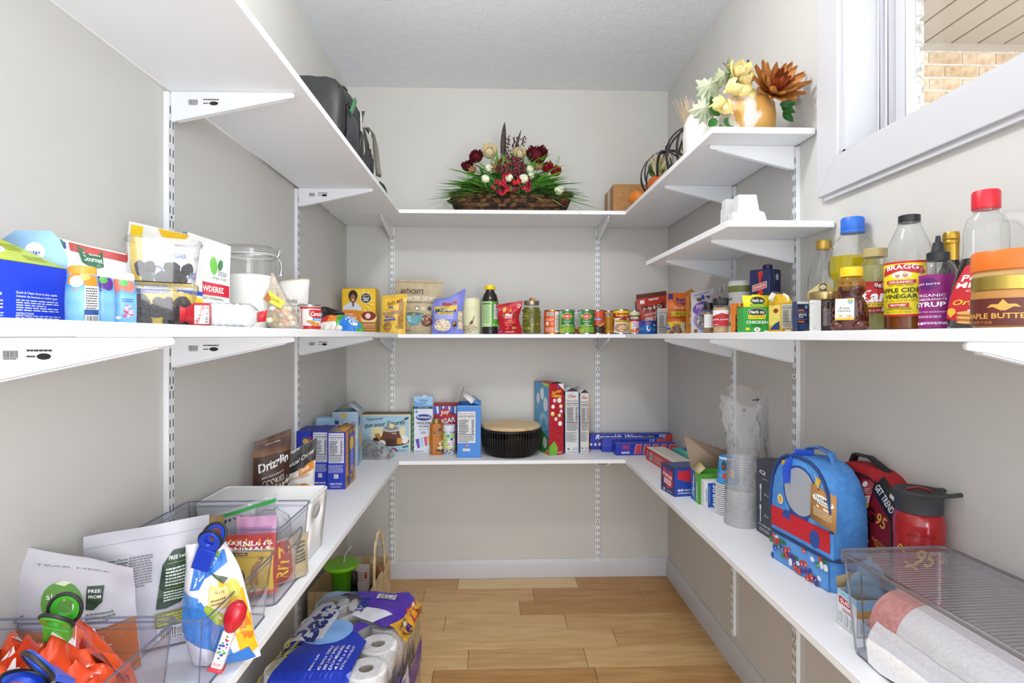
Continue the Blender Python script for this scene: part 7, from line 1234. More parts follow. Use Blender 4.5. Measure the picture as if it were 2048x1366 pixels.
# red drink bottle
X, Y = .824, 1.045; t = thing('drink_bottle', 'red plastic drink bottle with a dark grey lid and carry loop', 'bottle', (X, Y, Z), -.55)
MB().lathe([(.036, 0), (.041, .006), (.042, .15), (.043, .19), (.041, .205), (.036, .212)], M('#a11018', .18, coat=.3), 36).build('body', t)
p = PR(cyl(.0425, .09, .195, 2.8), 12, .001, .3); p.T(.55, .42, .26, .3, '95', '#e0b02a', .04, .2, -.15); p.T(.22, .5, .16, .16, 'pc', '#e0b02a', .03, .2, -.4); p.R(.36, .25, .2, .03, '#e0b02a', .6); p.R(.36, .25, .2, .03, '#e0b02a', -.5); p.T(.85, .4, .2, .14, 'LMQ', '#e0b02a', .03, .2); p.T(.5, .8, .4, .1, 'Speed', '#8a0c14', .02, .3); p.done(t)
MB().lathe([(.037, .212), (.039, .213), (.039, .24), (.041, .244), (.043, .25), (.040, .254), (.033, .25), (.001, .247)], M('#35363a', .5), 36, cap=False).build('lid', t)
MB().tube([(.028, -.026, .25), (.05, -.022, .253), (.076, 0, .255), (.05, .022, .253), (.028, .026, .25)], .006, M('#35363a', .5), 8, flat=.7).build('carry_loop', t); MB().tube([(-.02, 0, .252), (.0, 0, .258), (.02, 0, .252)], .003, M('#7a1a20', .4), 6).build('spout', t)
# waste bag box
(xa, ya) = PL(1712, 1276); t = thing('trash_bag_box', 'white, yellow and red trash bag box with blue bags pulled out', 'box', (xa+.063, ya+.028, Z), .03); w_, d_, h_ = .126, .055, .068
hollow(t, w_, d_, h_, '#e6e6e8', '#8a7a5a')
p = PR(front(w_, h_, d_), 4); p.R(.5, .86, 1, .28, '#7fbfe6'); p.R(.5, .62, 1, .2, '#dca32a'); p.P([(.2, .72), (.62, .76), (.6, .46), (.2, .48)], '#b3282c'); p.T(.4, .61, .34, .2, 'GLAD', '#ffffff', .05); p.T(.42, .40, .46, .07, 'DRAWSTRING', '#b3282c', .02); p.R(.4, .24, .7, .26, '#8fb0dc'); p.T(.36, .28, .46, .08, 'Beachside', '#f0f4fa', .01); p.T(.34, .19, .34, .08, 'Breeze', '#f0f4fa', .01); p.T(.25, .05, .3, .06, 'SMALL', '#3a5aa0', .02); p.done(t)
p = PR(left(w_, h_, d_), 4); p.P([(0, 1), (1, 1), (1, .82), (0, .9)], '#8fc8ea'); p.P([(.1, .84), (.75, .8), (.75, .62), (.1, .64)], '#b3282c'); p.T(.42, .73, .5, .12, 'GLAD', '#ffffff', .05); p.N(.6, .5, .6, .1, 2, '#b0504a'); p.R(.16, .26, .2, .3, '#c8ccd2'); p.R(.46, .24, .2, .3, '#c0c4ca'); p.R(.76, .22, .2, .3, '#b4b8be'); p.done(t, 'side_print')
b = MB()
def fn(u, v): return Vector((-.05+.10*u+.02*v*math.sin(u*5)-.015*v, .0+.02*math.sin(u*7+v*5)-.01*v, .035+.105*v*(1-.55*u*u)+.012*noise.noise(Vector((u*5, v*5, 2)))))
b.grid(fn, 22, 18, clear('blue_bag', '#bfe0f4', .8, .3, 1.3, haze=.72, hazecol='#86bee6')); b.build('pulled_bags', t, smooth=70)
MB().add([(-w_/2, d_/2, h_), (.02, d_/2, h_), (.0, d_/2+.006, h_+.03), (-w_/2, d_/2+.004, h_+.02)], [(0, 1, 2, 3)], M('#93825f', .6)).build('back_flap', t, solid=.0008)
# clear bin with ribbed grey lid, paper towel roll inside
x0, x1, y0, y1 = .622, .828, .42, .966; w_, d_ = x1-x0, y1-y0; t = thing('lidded_bin', 'long clear bin with a ribbed smoky lid at bottom right', 'storage bin', ((x0+x1)/2, (y0+y1)/2, Z), .045); hh = .162
b = MB(); shell(b, [(w_-.03, d_-.03, .02, .0015), (w_-.028, d_-.028, .02, .004), (w_-.004, d_-.004, .02, hh)], BINP); b.build('tub', t)
MB().tube([(p_[0], p_[1], .003) for p_ in rrect(w_-.03, d_-.03, .02, 5)], .0016, EDGE, 6, True).build('base_edge', t)
for sx in (-1, 1):
    for sy in (-1, 1): MB().tube([(sx*(w_/2-.02), sy*(d_/2-.02), .004), (sx*(w_/2-.008), sy*(d_/2-.008), hh)], .0018, EDGE, 5).build('corner_edge', t)
MB().tube([(-w_/2+.018, d_/2-.035, hh-.02), (-w_/2+.02, d_/2-.04, .02), (-w_/2+.026, d_/2-.07, .012), (-w_/2+.022, -d_/2+.03, .012)], .0013, M('#55565c', .4), 5).build('inner_seam', t)
lidm = clear('smoke_lid', '#eceaec', 1.0, .15, 1.5, haze=.10, hazecol='#c4c1c6')
b = MB(); shell(b, [(w_+.004, d_+.004, .022, hh-.008), (w_+.008, d_+.008, .024, hh+.002), (w_+.004, d_+.004, .022, hh+.008), (w_-.012, d_-.012, .018, hh+.006)], lidm, False, True); lid = b.build('lid', t, smooth=50)
MB().tube([(p_[0], p_[1], hh+.008) for p_ in rrect(w_+.003, d_+.003, .022, 6)], .0026, clear('lid_edge', '#c4c1c6', 1.2, .1, 1.5, haze=.3, hazecol='#a8a5aa'), 8, True).build('lid_rim', t)
rib = MB().tube([(-w_/2+.012, 0, 0), (w_/2-.012, 0, 0)], .0011, clear('lid_rib', '#f4f3f4', .8, .2, 1.5, haze=.10, hazecol='#d0ced4'), 5).mesh('rib', 60)
for k in range(64): child(rib, 'rib', lid, (0, -d_/2+.02+k*(d_-.04)/63, hh+.0075))
t = thing('paper_towel_roll', 'white paper towel roll with a pink printed end inside the lidded bin', 'paper towel', (.705, .70, Z+.062), .045)
tw = textured('towel', '#ececee', '#f6f6f7', (200, 200, 200), .9, .5, .002); RX = Matrix.Rotation(math.pi/2, 4, 'X')
MB().lathe([(.018, -.20), (.055, -.20), (.056, -.19), (.056, .12)], tw, 40, RX, cap=False).build('roll', t, smooth=60)
MB().lathe([(.0562, -.222), (.0562, -.165)], textured('pink_print', '#e2a8a4', '#d88c88', (1, 120, 120), .9, .4, .002), 40, RX, cap=False).build('pink_band', t); MB().lathe([(.018, -.222), (.055, -.222), (.0562, -.218)], tw, 40, RX, cap=False).build('roll_end', t)
b = MB(); b.grid(lambda u, v: Vector((-.056-.022*v-.008*math.sin(v*4), .205-u*.33, .012-.068*v+.006*noise.noise(Vector((u*7, v*4, 1))))), 26, 10, tw); b.build('loose_sheet', t, smooth=70)
# ================================================================= on the floor
# toilet paper pack
t = thing('toilet_paper_pack', 'large plastic-wrapped toilet paper pack in purple and blue on the floor', 'toilet paper', (-.44, 1.66, 0), -.06); w_, d_, h_ = .335, .50, .325
rollm = textured('tissue', '#e9e7e6', '#f4f3f2', (90, 90, 90), .9, .4, .002); rm = MB().lathe([(.02, .1), (.02, 0), (.05, 0), (.054, .004), (.054, .1), (.05, .104), (.02, .104), (.02, .1)], rollm, 28, cap=False).mesh('roll', 40); core = MB().lathe([(.0205, .1), (.019, .1), (.019, 0)], M('#a89a88', .9), 18, cap=False).mesh('core', 40)
for i in range(3):
    for j in range(4):
        for k in ((2, 1, 0) if i == 2 or j == 0 else (2,)):
            o = child(rm, 'roll', t, (-.108+.108*i, -.18+.118*j, .004+k*.106)); child(core, 'cardboard_core', o)
rr_ = .045
def path(s_, L):
    """distance along the wrapped film: returns position, drop"""
    a = rr_*math.pi/2
    if s_ < 0: q, d2 = path(-s_+L, L); return L-q, d2
    if s_ <= L-rr_ and s_ >= rr_: return s_, 0
    if s_ < rr_: q, d2 = path(L-s_, L); return L-q, d2
    e = s_-(L-rr_)
    if e < a: return L-rr_+rr_*math.sin(e/rr_), rr_-rr_*math.cos(e/rr_)
    return L, rr_+(e-a)
def film(u, v, k):
    x, dx = path(u*w_, w_); y, dy = path(v*d_, d_); n1 = noise.noise(Vector((u*6, v*8, 1)))*.005+noise.noise(Vector((u*14, v*16, 5)))*.002
    top_ = max(0, 1-(dx+dy)/.06); sx = (u-.5)*2; sy = (v-.5)*2
    return Vector((x-w_/2+(k+n1)*(1 if dx > .03 and u > .5 else (-1 if dx > .03 else 0)), y-d_/2+(k+n1)*(-1 if dy > .03 and v < .5 else (1 if dy > .03 else 0)), h_-min(h_-.004, dx+dy)+(k+n1+.004)*top_+.01*top_*(1-sx*sx)*(1-sy*sy)))
b = MB(); b.grid(lambda u, v: film(-.85+2.7*u, -.55+2.1*v, .0), 70, 70, clear('pack_film', '#f9f9fb', 1.6, .1, 1.4, haze=.04, bump=.7, bscale=40)); b.build('film', t, smooth=70, fix=False)
p = PR(film, 26, .002, .25, .0004)
p.P([(-.55, -.02), (.74, -.02), (.74, .34), (.6, .42), (.44, .42), (.3, .44), (.0, .46), (-.55, .5)], '#1b37b2')
p.P([(-.5, .42), (.1, .44), (.2, .52), (.05, .62), (-.2, .6), (-.5, .6)], '#3a2a98'); p.P([(.5, .42), (.62, .4), (.7, .5), (.6, .52)], '#4a30a8')
p.E(.36, .42, .22, .13, '#7fb0ea'); p.P([(-.3, .5), (.12, .46), (.1, .6), (-.3, .7)], '#86b2e6')
p.P([(.02, .32), (.36, .34), (.36, .62), (.22, .78), (.06, .74)], '#d4d6e6'); p.T(.20, .52, .40, .24, 'Bath', '#17327e', .06, .1, 1.5)
p.T(-.12, .22, .27, .07, 'Superior', '#f2e22a', .03, 0, 1.5); p.T(-.02, .22, .27, .08, 'Softness', '#f2e22a', .03, 0, 1.5); p.T(.08, .22, .29, .07, 'Strength', '#f2e22a', .03, 0, 1.5); p.T(.16, .24, .18, .05, 'you need', '#f2e22a', .03, 0, 1.5)
p.T(.42, .12, .12, .025, 'Septic Safe', '#e8ecf8', .01, 0, 1.5)
for k in range(5): p.T(.49+k*.045, .16, .2, .025, ('45 BATH TISSUE', '380 2-PLY SHEETS', 'EACH MEASURES', '4.5 IN x 4 IN', 'TOTAL 1,710 SQ FT')[k], '#e8ecf8', .01, 0, 1.5)
p.P([(.38, .99), (1.0, .98), (1.06, .55), (.82, .46), (.74, .5), (.78, .62), (.6, .7), (.42, .86)], '#4a24a4'); p.P([(.0, 1.1), (.38, 1.12), (.38, 1.0), (.2, .98)], '#4a24a4'); p.P([(.0, .84), (.36, 1.0), (.4, .96), (.04, .78)], '#8fb2e4')
p.P([(.5, .72), (.86, .62), (.72, .5), (.5, .56)], '#dcdcea'); p.T(.52, .72, .24, .12, 'issue', '#203a90', .05, .1, 1.5); p.BC(.72, .84, .18, .07)
p.P([(1.0, .98), (1.12, .98), (1.04, .46), (.88, .48), (.96, .62)], '#e2a320'); p.T(1.02, .80, .22, .10, '231', '#c4202c', .05, 0, 1.35); p.T(1.06, .90, .14, .035, 'SHEETS', '#222', .02, 0, 1.35); p.T(1.09, .9, .14, .03, 'PER ROLL', '#222', .02, 0, 1.35); p.T(.98, .58, .14, .04, 'LARGE', '#222', .02, 0, 1.35); p.T(1.03, .58, .12, .04, 'ROLLS', '#222', .02, 0, 1.35)
p.P([(1.3, .9), (1.55, .9), (1.6, .1), (1.35, .1)], '#4a2a96'); p.P([(1.15, .3), (1.3, .35), (1.6, .3), (1.6, .0), (1.1, .0)], '#1f3cae'); p.P([(1.22, .5), (1.42, .5), (1.5, .12), (1.28, .12)], '#d8daea'); p.T(1.34, .32, .26, .16, 'Ultra', '#1f2f7a', .03, 0, 0); p.T(1.42, .2, .2, .3, 'hi', '#23409a', .05, 0, 0)
p.P([(-.2, -.2), (.7, -.2), (.7, -.12), (-.2, -.12)], '#4a24a4'); p.P([(-.2, -.5), (.9, -.5), (.9, -.25), (-.2, -.25)], '#1b37b2'); p.done(t, 'printed_film')
# basket
t = thing('woven_basket', 'woven wood-chip tote basket with arched handles in the left back corner', 'basket', (-.585, 2.27, 0), -.04); w_, d_, h_ = .235, .34, .235
chip = [textured('chip%d' % i, a, c, (60, 8, 8), .7, .3, .002) for i, (a, c) in enumerate((('#c9ae84', '#dcc49c'), ('#bfa277', '#d3b98f'), ('#d3bb92', '#e4d0aa')))]
b = MB(); m0 = chip[1]; e = .002
b.box(-w_/2, w_/2, -d_/2, -d_/2+e, 0, h_, m0); b.box(-w_/2, w_/2, d_/2-e, d_/2, 0, h_, m0); b.box(-w_/2, -w_/2+e, -d_/2, d_/2, 0, h_, m0); b.box(w_/2-e, w_/2, -d_/2, d_/2, 0, h_, m0); b.box(-w_/2, w_/2, -d_/2, d_/2, 0, e, m0); b.build('wall', t)
pm = [MB().box(-.0142, .0142, -.0012, .0012, -.0142, .0142, m).mesh('chip', 0) for m in chip]
for j in range(8):
    z = .015+.029*j
    for i in range(8):
        for yy in (-d_/2-.001, d_/2-.003): child(random.choice(pm), 'wood_chip', t, (-w_/2+.0155+.029*i, yy-.0012*((i+j) % 2), z))
    for i in range(11): child(random.choice(pm), 'wood_chip', t, (w_/2+.001+.0012*((i+j) % 2), -d_/2+.0165+.0305*i, z), (0, 0, math.pi/2))
hm = textured('handle_chip', '#cdb48c', '#e0caa4', (50, 50, 50), .7, .5, .003)
for x in (w_/2-.004, ):
    pts = [(x+.002, -.10, .06), (x+.003, -.10, .2), (x+.002, -.095, .30), (x, -.075, .37), (x, -.035, .405), (x, .0, .405), (x, .045, .37), (x, .075, .30), (x, .085, .2), (x, .085, .06)]
    sm_ = []
    for i in range(len(pts)-1):
        for q in range(6): sm_.append(tuple(Vector(pts[i]).lerp(Vector(pts[i+1]), q/6)))
    MB().tube(sm_+[pts[-1]], [.0105*(1+.08*(-1)**(i//3)) for i in range(len(sm_)+1)], hm, 10, flat=.55).build('handle', t, smooth=60)
# things in the basket
X, Y = PX(683, 2.13), 2.13; zc = PZ(683, 1128, 2.13)
t = thing('drink_cup', 'green lidded drink cup with a clear straw in the woven basket', 'cup', (X, Y, .004), 0)
gl = clear('green_plastic', '#9fd84a', .9, .1, 1.45, haze=.45, hazecol='#5fae1e')
MB().lathe([(.026, 0), (.028, .004), (.036, zc-.07), (.042, zc-.02), (.046, zc-.012)], gl, 32, cap=False).build('cup', t)
MB().lathe([(.058, zc-.016), (.064, zc-.012), (.066, zc-.004), (.062, zc), (.030, zc-.001), (.001, zc)], M('#78bf1c', .3), 44, cap=False).build('lid', t)
MB().tube([(.004, .01, zc-.1), (.006, .01, zc), (.012, .012, zc+.03), (.035, .02, zc+.06)], .0042, clear('straw', '#eef0e8', 1.3, .1, 1.45, haze=.3, hazecol='#dfe0d0'), 8).build('straw', t)
for (x, Y, yt, lab, c2) in ((707, 2.18, 1146, 'dark wine bottle neck with black cap standing in the basket', '#151414'), (760, 2.30, 1132, 'dark wine bottle with a copper cap leaning in the basket', '#8a5a34')):
    X = PX(x, Y); zt = PZ(x, yt, Y); t = thing('wine_bottle', lab, 'bottle', (X if c2 == '#151414' else X-.05, Y, .004), 0, None, 0, 0 if c2 == '#151414' else .22); 
    MB().lathe([(.034, 0), (.037, .004), (.037, zt*.52), (.030, zt*.62), (.016, zt*.74), (.0145, zt*.88)], M('#12100e', .1), 28).build('bottle', t); MB().lathe([(.0165, zt*.84), (.0165, zt*.985), (.014, zt)], M(c2, .4), 24).build('cap', t)
t = thing('greeting_card', 'pale pink card standing in the woven basket', 'card', (PX(725, 2.29), 2.29, .004), -.15); hh = PZ(728, 1128, 2.29)-.004
MB().box(-.03, .03, -.001, .001, 0, hh, M('#e0cdc6', .6)).build('card', t); p = PR(front(.06, hh, .002), 2); p.N(.4, .8, .5, .15, 4, '#b08a84'); p.E(.75, .82, .1, .06, '#c85a4a'); p.done(t)
# ================================================================= top shelf
Z = ZT
# --- backpack lying on the left top shelf
bk = textured('black_nylon', '#191a1c', '#272829', (90, 90, 90), .55, .3, .002)
t = thing('backpack', 'black backpack with grey zip pulls lying on the left top shelf', 'backpack', (-.572, 1.93, Z), 0)
prof = [(-.26, .06, .085), (-.25, .19, .10), (-.22, .238, .11), (-.12, .252, .112), (-.05, .248, .112), (0, .225, .11), (.035, .195, .106), (.07, .222, .104), (.16, .215, .1), (.25, .185, .092), (.32, .13, .08), (.37, .02, .05)]
def bsurf(y, z, o=.0015):
    i = max(j for j in range(len(prof)-1) if prof[j][0] <= y); q = (y-prof[i][0])/(prof[i+1][0]-prof[i][0]); hh = prof[i][1]+(prof[i+1][1]-prof[i][1])*q; hw = prof[i][2]+(prof[i+1][2]-prof[i][2])*q
    s_ = min(1, abs((z-hh/2)/(hh/2))); return Vector((hw*(1-s_**4)**.25+o, y, z))
def bodypart(name, y0, y1, nn=14):
    b = MB(); vs = []; n = 28; m = 0
    for j in range(nn+1):
        y = y0+(y1-y0)*j/nn; i = max(k for k in range(len(prof)-1) if prof[k][0] <= y+1e-9); q = (y-prof[i][0])/(prof[i+1][0]-prof[i][0]); hh = prof[i][1]+(prof[i+1][1]-prof[i][1])*q; hw = prof[i][2]+(prof[i+1][2]-prof[i][2])*q
        for k in range(n):
            a = 6.2832*k/n; c, s_ = math.cos(a), math.sin(a); g = 1/((abs(c)**4+abs(s_)**4)**.25); w = 1+.03*noise.noise(Vector((k*.6, y*14, 1))); vs.append((hw*c*g*w, y, max(0, hh/2+hh/2*s_*g*w)))
    b.add(vs, [(j*n+k, j*n+(k+1) % n, (j+1)*n+(k+1) % n, (j+1)*n+k) for j in range(nn) for k in range(n)]+[tuple(range(n)), tuple(range(nn*n, nn*n+n))], bk); return b.build(name, t, smooth=60)
bodypart('body', -.26, .035, 22); bodypart('front_pocket', .035, .37)
bline = lambda pts, r, m, nm: MB().tube([bsurf(y, z) for y, z in pts], r, m, 6).build(nm, t, smooth=60)
b = MB(); b.grid(lambda u, v: bsurf(-.215+.14*u, .02+.13*v, .004+.012*math.sin(math.pi*u)*math.sin(math.pi*v)), 12, 8, textured('mesh_pocket', '#26262b', '#44444c', (260, 260, 260), .6)); b.build('mesh_pocket', t, smooth=60)
bline([(-.22, .155), (-.17, .16), (-.075, .15), (-.07, .02)], .003, M('#222224', .5), 'piping'); bline([(-.035, .02), (-.03, .12), (-.032, .2), (-.07, .235)], .0035, M('#222224', .5), 'piping'); bline([(.045, .02), (.045, .1), (.05, .18), (.06, .2)], .0022, M('#b4b4ae', .5), 'piping')
bline([(-.23, .2), (-.2, .215), (-.15, .225)], .003, M('#222224', .5), 'piping')
pl = M('#b6b4ac', .35, .3)
for y, z in ((-.055, .185), (.135, .19), (.155, .195), (.185, .185)):
    x = bsurf(y, z-.02).x; MB().box(-.0025, .0025, -.0065, .0065, -.055, 0, pl, Matrix.Translation((x+.006, y, z)) @ Matrix.Rotation(.08, 4, 'X')).build('zip_pull', t, bevel=.0015); MB().tube([(x+.004, y-.004, z-.004), (x+.005, y, z+.012), (x+.004, y+.004, z-.004)], .0018, M('#d0d0d0', .2, 1), 6).build('zip_slider', t)
MB().box(-.004, .004, -.009, .009, -.04, .045, M('#2f6a44', .4), Matrix.Translation((bsurf(-.18, .14).x+.012, -.18, .16)) @ Matrix.Rotation(-.7, 4, 'X')).build('green_holder', t, bevel=.003)
MB().tube([(.09, .04, .205), (.095, .06, .24), (.085, .09, .238), (.08, .10, .215)], .012, M('#3a3d34', .5), 8, flat=.35).build('buckle', t)
MB().tube([(.095, .12, .21), (.104, .18, .205), (.105, .24, .17), (.105, .27, .12), (.105, .29, .09), (.1, .315, .085), (.1, .33, .11), (.09, .325, .15), (.085, .31, .17)], .011, textured('webbing', '#77766c', '#9a988c', (200, 200, 200), .8), 8, flat=.25).build('strap', t)
MB().box(0, .003, -.018, .018, -.025, .025, M('#26262a', .5), Matrix.Translation(bsurf(.215, .10))).build('side_badge', t)
q = bsurf(.215, .10, .0035); p = PR(flat((q.x, .197, .075), (0, .035, 0), (0, 0, .05)), 1); p.R(.5, .7, .4, .2, '#c84a3a'); p.R(.35, .4, .16, .5, '#d8d8d8', .3); p.done(t)
t = thing('black_cap', 'small dark rounded pouch beside the corner of the left top shelf', 'pouch', (PX(764, 2.42)-.01, 2.42, Z), 0); MB().ball((0, 0, .055), .055, M('#2a2a2d', .6), 16, 10, (.6, 1, 1)).build('pouch', t, smooth=60); MB().tube([(.0, -.05, .055), (.0, 0, .112), (0, .05, .055)], .003, M('#1c1c1e', .5), 6).build('seam', t)
# --- flower helpers
def petal_mesh(L, W, curl, mat, cup=.25, tip=.35, n=6):
    b = MB(); 
    def fn(u, v):
        wv = W*math.sin(math.pi*min(1, v*.9+.08))**.75*(1-tip*v**3); x = (u-.5)*wv; return Vector((x, L*v*math.cos(curl*v), L*v*math.sin(curl*v)+cup*W*(2*u-1)**2*.5))
    b.grid(fn, 4, n, mat); return b.mesh('petal', 60, False)
def flower(name, parent, loc, r, mats, layers, rot=(0, 0, 0), curl=.6, wid=.55, cup=.4, centre=None):
    """layers: (count, length factor, tilt up)"""
    c = MB(); c.ball((0, 0, 0), r*.12, centre or mats[0], 8, 6); o = c.build(name, parent, smooth=60); o.location = loc; o.rotation_euler = rot
    for li, (cnt, lf, tilt) in enumerate(layers):
        me = petal_mesh(r*lf, r*wid*lf**.5, curl, mats[li % len(mats)], cup)
        for k in range(cnt): child(me, 'petal', o, (0, 0, 0), (tilt+random.uniform(-.08, .08), 0, 6.2832*(k+.5*(li % 2))/cnt+random.uniform(-.06, .06)), random.uniform(.92, 1.08)).rotation_mode = 'ZXY' if 0 else 'XYZ'
    return o
def blade_mesh(L, W, bend, mat):
    b = MB(); b.grid(lambda u, v: Vector(((u-.5)*W*(1-v**2.2)+.0003, L*math.sin(bend*v)/max(bend, .01), L*(1-math.cos(bend*v))*-0.5/max(bend, .01)+L*v*.9)), 2, 6, mat); return b.mesh('blade', 60, False)
# --- long flower arrangement on the back
X, Y = PX(1021, 2.565), 2.565
t = thing('flower_arrangement', 'long bark basket with red, burgundy and cream artificial flowers in grass', 'flower arrangement', (X, Y, Z), 0)
bw, bd = .56, .17
b = MB(); barkm = textured('bark_dark', '#2c1d14', '#4a3424', (40, 40, 40), .9, .6, .004)
shell(b, [(bw*.8, bd*.7, .05, 0), (bw*.95, bd*.95, .06, .035), (bw, bd, .06, .068)], barkm, True, True); b.build('basket_core', t)
bks = [MB().ball((0, 0, 0), 1, textured('bark%d' % i, a, c, (3, 3, 3), .85, .6, .05), 8, 5, (1, .5, .5), .25).mesh('bark_piece', 40) for i, (a, c) in enumerate((('#2c1c12', '#5a3e2a'), ('#4a3220', '#7a5638'), ('#5c4028', '#93683f'), ('#22160f', '#402c1e')))]
rr = random.Random(12)
for j in range(4):
    z = .012+.019*j; k_ = .82+.18*min(1, z/.06)
    for i in range(26):
        q = (i+.5*(j % 2))/26; x = -bw/2*k_+bw*k_*q; e = min(1, (bw/2*k_-abs(x))/.05); y = -bd/2*k_*(.45+.55*e**.5)
        child(bks[rr.randrange(4)], 'bark_piece', t, (x, y, z+.012*(abs(2*q-1)**3)*(1 if j > 2 else .3)), (rr.uniform(-.3, .3), rr.uniform(-.35, .35), rr.uniform(-.2, .2)), (.017*rr.uniform(.8, 1.3), .014, .018*rr.uniform(.8, 1.2)))
grassm = [M('#66bc3a', .5), M('#8ade56', .5), M('#b2ee76', .5), M('#4c9640', .5), M('#5a2c1c', .6), M('#8fcb5a', .5)]
core_ = MB().ball((0, 0, 0), 1, textured('dark_green_filler', '#22401c', '#3a5c26', (60, 60, 60), .9), 20, 10, (.235, .062, .075), .1).build('filler_core', t, smooth=60); core_.location = (0, -.005, .125)  # dark green filler body, hides the see-through between the blades
bl = [blade_mesh(.135, .0135, be, m) for m in grassm for be in (.5, 1.2)]
for k in range(290):
    a = rr.random()*math.pi; q = rr.random()**.5; x = .25*q*math.cos(a)*1.02; out = x/.255; zt_ = rr.random(); y = -.075*(1-.5*out*out)*(1-zt_*.9); z = .07+.135*(1-out*out)*zt_
    m = bl[rr.choice((0, 1, 2, 3, 4, 5, 2, 3, 4, 5, 10, 11, 6))] if rr.random() > .1 else bl[8]
    az = math.atan2(-.25-.5*rr.random(), out*1.3+rr.uniform(-.5, .5))-math.pi/2; tilt = .25+.75*abs(out)+.5*(1-zt_)*rr.random()
    child(m, 'grass_blade', t, (x, y, z), (-min(tilt, 1.35), 0, az), rr.uniform(.8, 1.3) if abs(x) > .09 or zt_ > .75 else rr.uniform(.45, .7))
def rnd(n_, c, z, r, mats, layers, rot, nm, **k): return flower(nm, t, (c, n_, z), r, mats, layers, rot, **k)
bur = [M('#5a0f1c', .6), M('#6e1424', .6), M('#430a14', .6)]; redm = [M('#b01828', .5), M('#8e1230', .5), M('#c8283a', .5)]; crm = [M('#e0cfa0', .6), M('#eadcb8', .6)]
ROSE = [(8, 1.0, .05), (7, .88, .45), (6, .7, .8), (4, .5, 1.15)]
for x, z, r, m, nm in ((-.155, .245, .042, bur, 'burgundy_rose'), (.118, .245, .058, bur, 'burgundy_rose'), (-.195, .205, .036, bur, 'burgundy_rose'), (-.10, .265, .046, crm, 'cream_carnation'), (.035, .26, .042, crm, 'cream_carnation'), (.165, .205, .034, redm, 'red_rose'), (.2, .185, .034, redm, 'red_rose'), (.235, .06, .028, redm, 'red_rose')):
    rnd(-.055, x, z-.012, r*1.12, m, ROSE, (1.0, rr.uniform(-.2, .2), 0), nm, wid=1.0, cup=.6, curl=.75)
# deep red hydrangea cluster at the front, dark sedum behind
fm_ = [petal_mesh(.016, .017, .4, m, .3, .1, 3) for m in (M('#b81c38', .5), M('#8e1434', .5), M('#d83a3c', .5), M('#c82a4a', .5))]
hyd = MB().ball((0, 0, 0), .02, M('#5a1020', .6), 10, 7, (2.2, 1, 1)).build('red_hydrangea', t); hyd.location = (.0, -.10, .10); hyd.scale = (1.1, 1.2, 1.2)
for k in range(34):
    x, z = rr.uniform(-.075, .075), rr.uniform(-.035, .035); 
    if (x/.08)**2+(z/.045)**2 > 1: continue
    for q in range(4): child(fm_[k % 4], 'petal', hyd, (x, -.03+.15*x*x/.07-rr.random()*.008, z), (1.45+rr.uniform(-.3, .3), q*1.5708+k, 0)).rotation_mode = 'YXZ'
sed = MB(); 
for k in range(150):
    a = rr.random()*6.28; q = math.sqrt(rr.random()); sed.ball((.07*q*math.cos(a), -.02*(1-q*q)-.01, .045*q*math.sin(a)), .0065, M(rr.choice(['#4a0e20', '#6a1428', '#3a0a18', '#7a1a30']), .6), 5, 4)
o = sed.build('dark_sedum_head', t, smooth=60, kind='stuff'); o.location = (.0, -.095, .195)
wh = MB().ball((0, 0, 0), .021, textured('white_bloom', '#d6dcb8', '#eef0dc', (60, 60, 60), .8, .8, .01), 12, 8, (1, 1, .9), .3).mesh('white_bloom', 0)
for x, y, z in ((-.115, -.09, .135), (.055, -.1, .135), (-.01, -.1, .14), (.085, -.06, .19), (-.10, -.07, .19), (.215, -.08, .09), (.09, -.05, .165)): child(wh, 'white_bloom', t, (x, y-.03, z), (rr.random(), rr.random(), rr.random()), rr.uniform(.75, 1.05))
for x, z in ((-.165, .17), (.115, .185), (-.07, .185)): flower('tan_flower', t, (x, -.10, z), .032, [M('#9a7a4a', .6), M('#b39060', .6)], [(9, 1, .3), (7, .7, .8)], (1.0, 0, x*3), wid=.4)
fern = MB()
for s_ in (-1, 1):
    for k in range(9): fern.add([(0, 0, .006+k*.008), (s_*(.016-.0014*k), .0, .014+k*.008), (s_*(.012-.001*k), 0, .008+k*.008)], [(0, 1, 2)], M('#5f9a4a', .6))
fern.tube([(0, 0, 0), (0, 0, .08)], .0007, M('#4a7a3a', .6), 4); fme = fern.mesh('fern', 0, False)
for k in range(22): child(fme, 'fern_frond', t, (rr.uniform(-.2, .2), rr.uniform(-.09, -.03), rr.uniform(.10, .19)), (rr.uniform(-.2, .3), rr.uniform(-.5, .5), rr.uniform(-.5, .5)), rr.uniform(.7, 1.2))
fe = MB(); fe.grid(lambda u, v: Vector(((u-.5)*.026*math.sin(math.pi*min(1, v*.95+.05))**.7+.012*v*v, 0, .20*v)), 2, 10, textured('feather', '#2a2220', '#55483e', (3, 3, 90), .7)); o = fe.build('dark_feather', t, smooth=60, solid=.0008); o.location = (-.035, -.01, .235); o.rotation_euler = (0, -.02, 0)
fe = MB(); fe.grid(lambda u, v: Vector(((u-.5)*.014*math.sin(math.pi*min(1, v*.95+.05))**.7+.05*v, 0, .17*v)), 2, 10, textured('feather', '#2a2220', '#55483e', (3, 3, 90), .7)); o = fe.build('dark_feather', t, smooth=60, solid=.0008); o.location = (.0, -.01, .23)
for q in range(3):
    sp = MB(); sp.tube([(0, 0, 0), (.012*q, 0, .07), (.03*q-.01, 0, .14)], .0012, M('#4a1a20', .6), 5)
    for k in range(26): z = .03+.11*k/26; sp.ball((.012*q*z/.07+rr.uniform(-.014, .014), rr.uniform(-.008, .008), z), .0042, M('#4c1520', .6), 5, 4)
    sp.build('berry_sprig', t, smooth=60).location = (-.018+.016*q, -.02, .225)
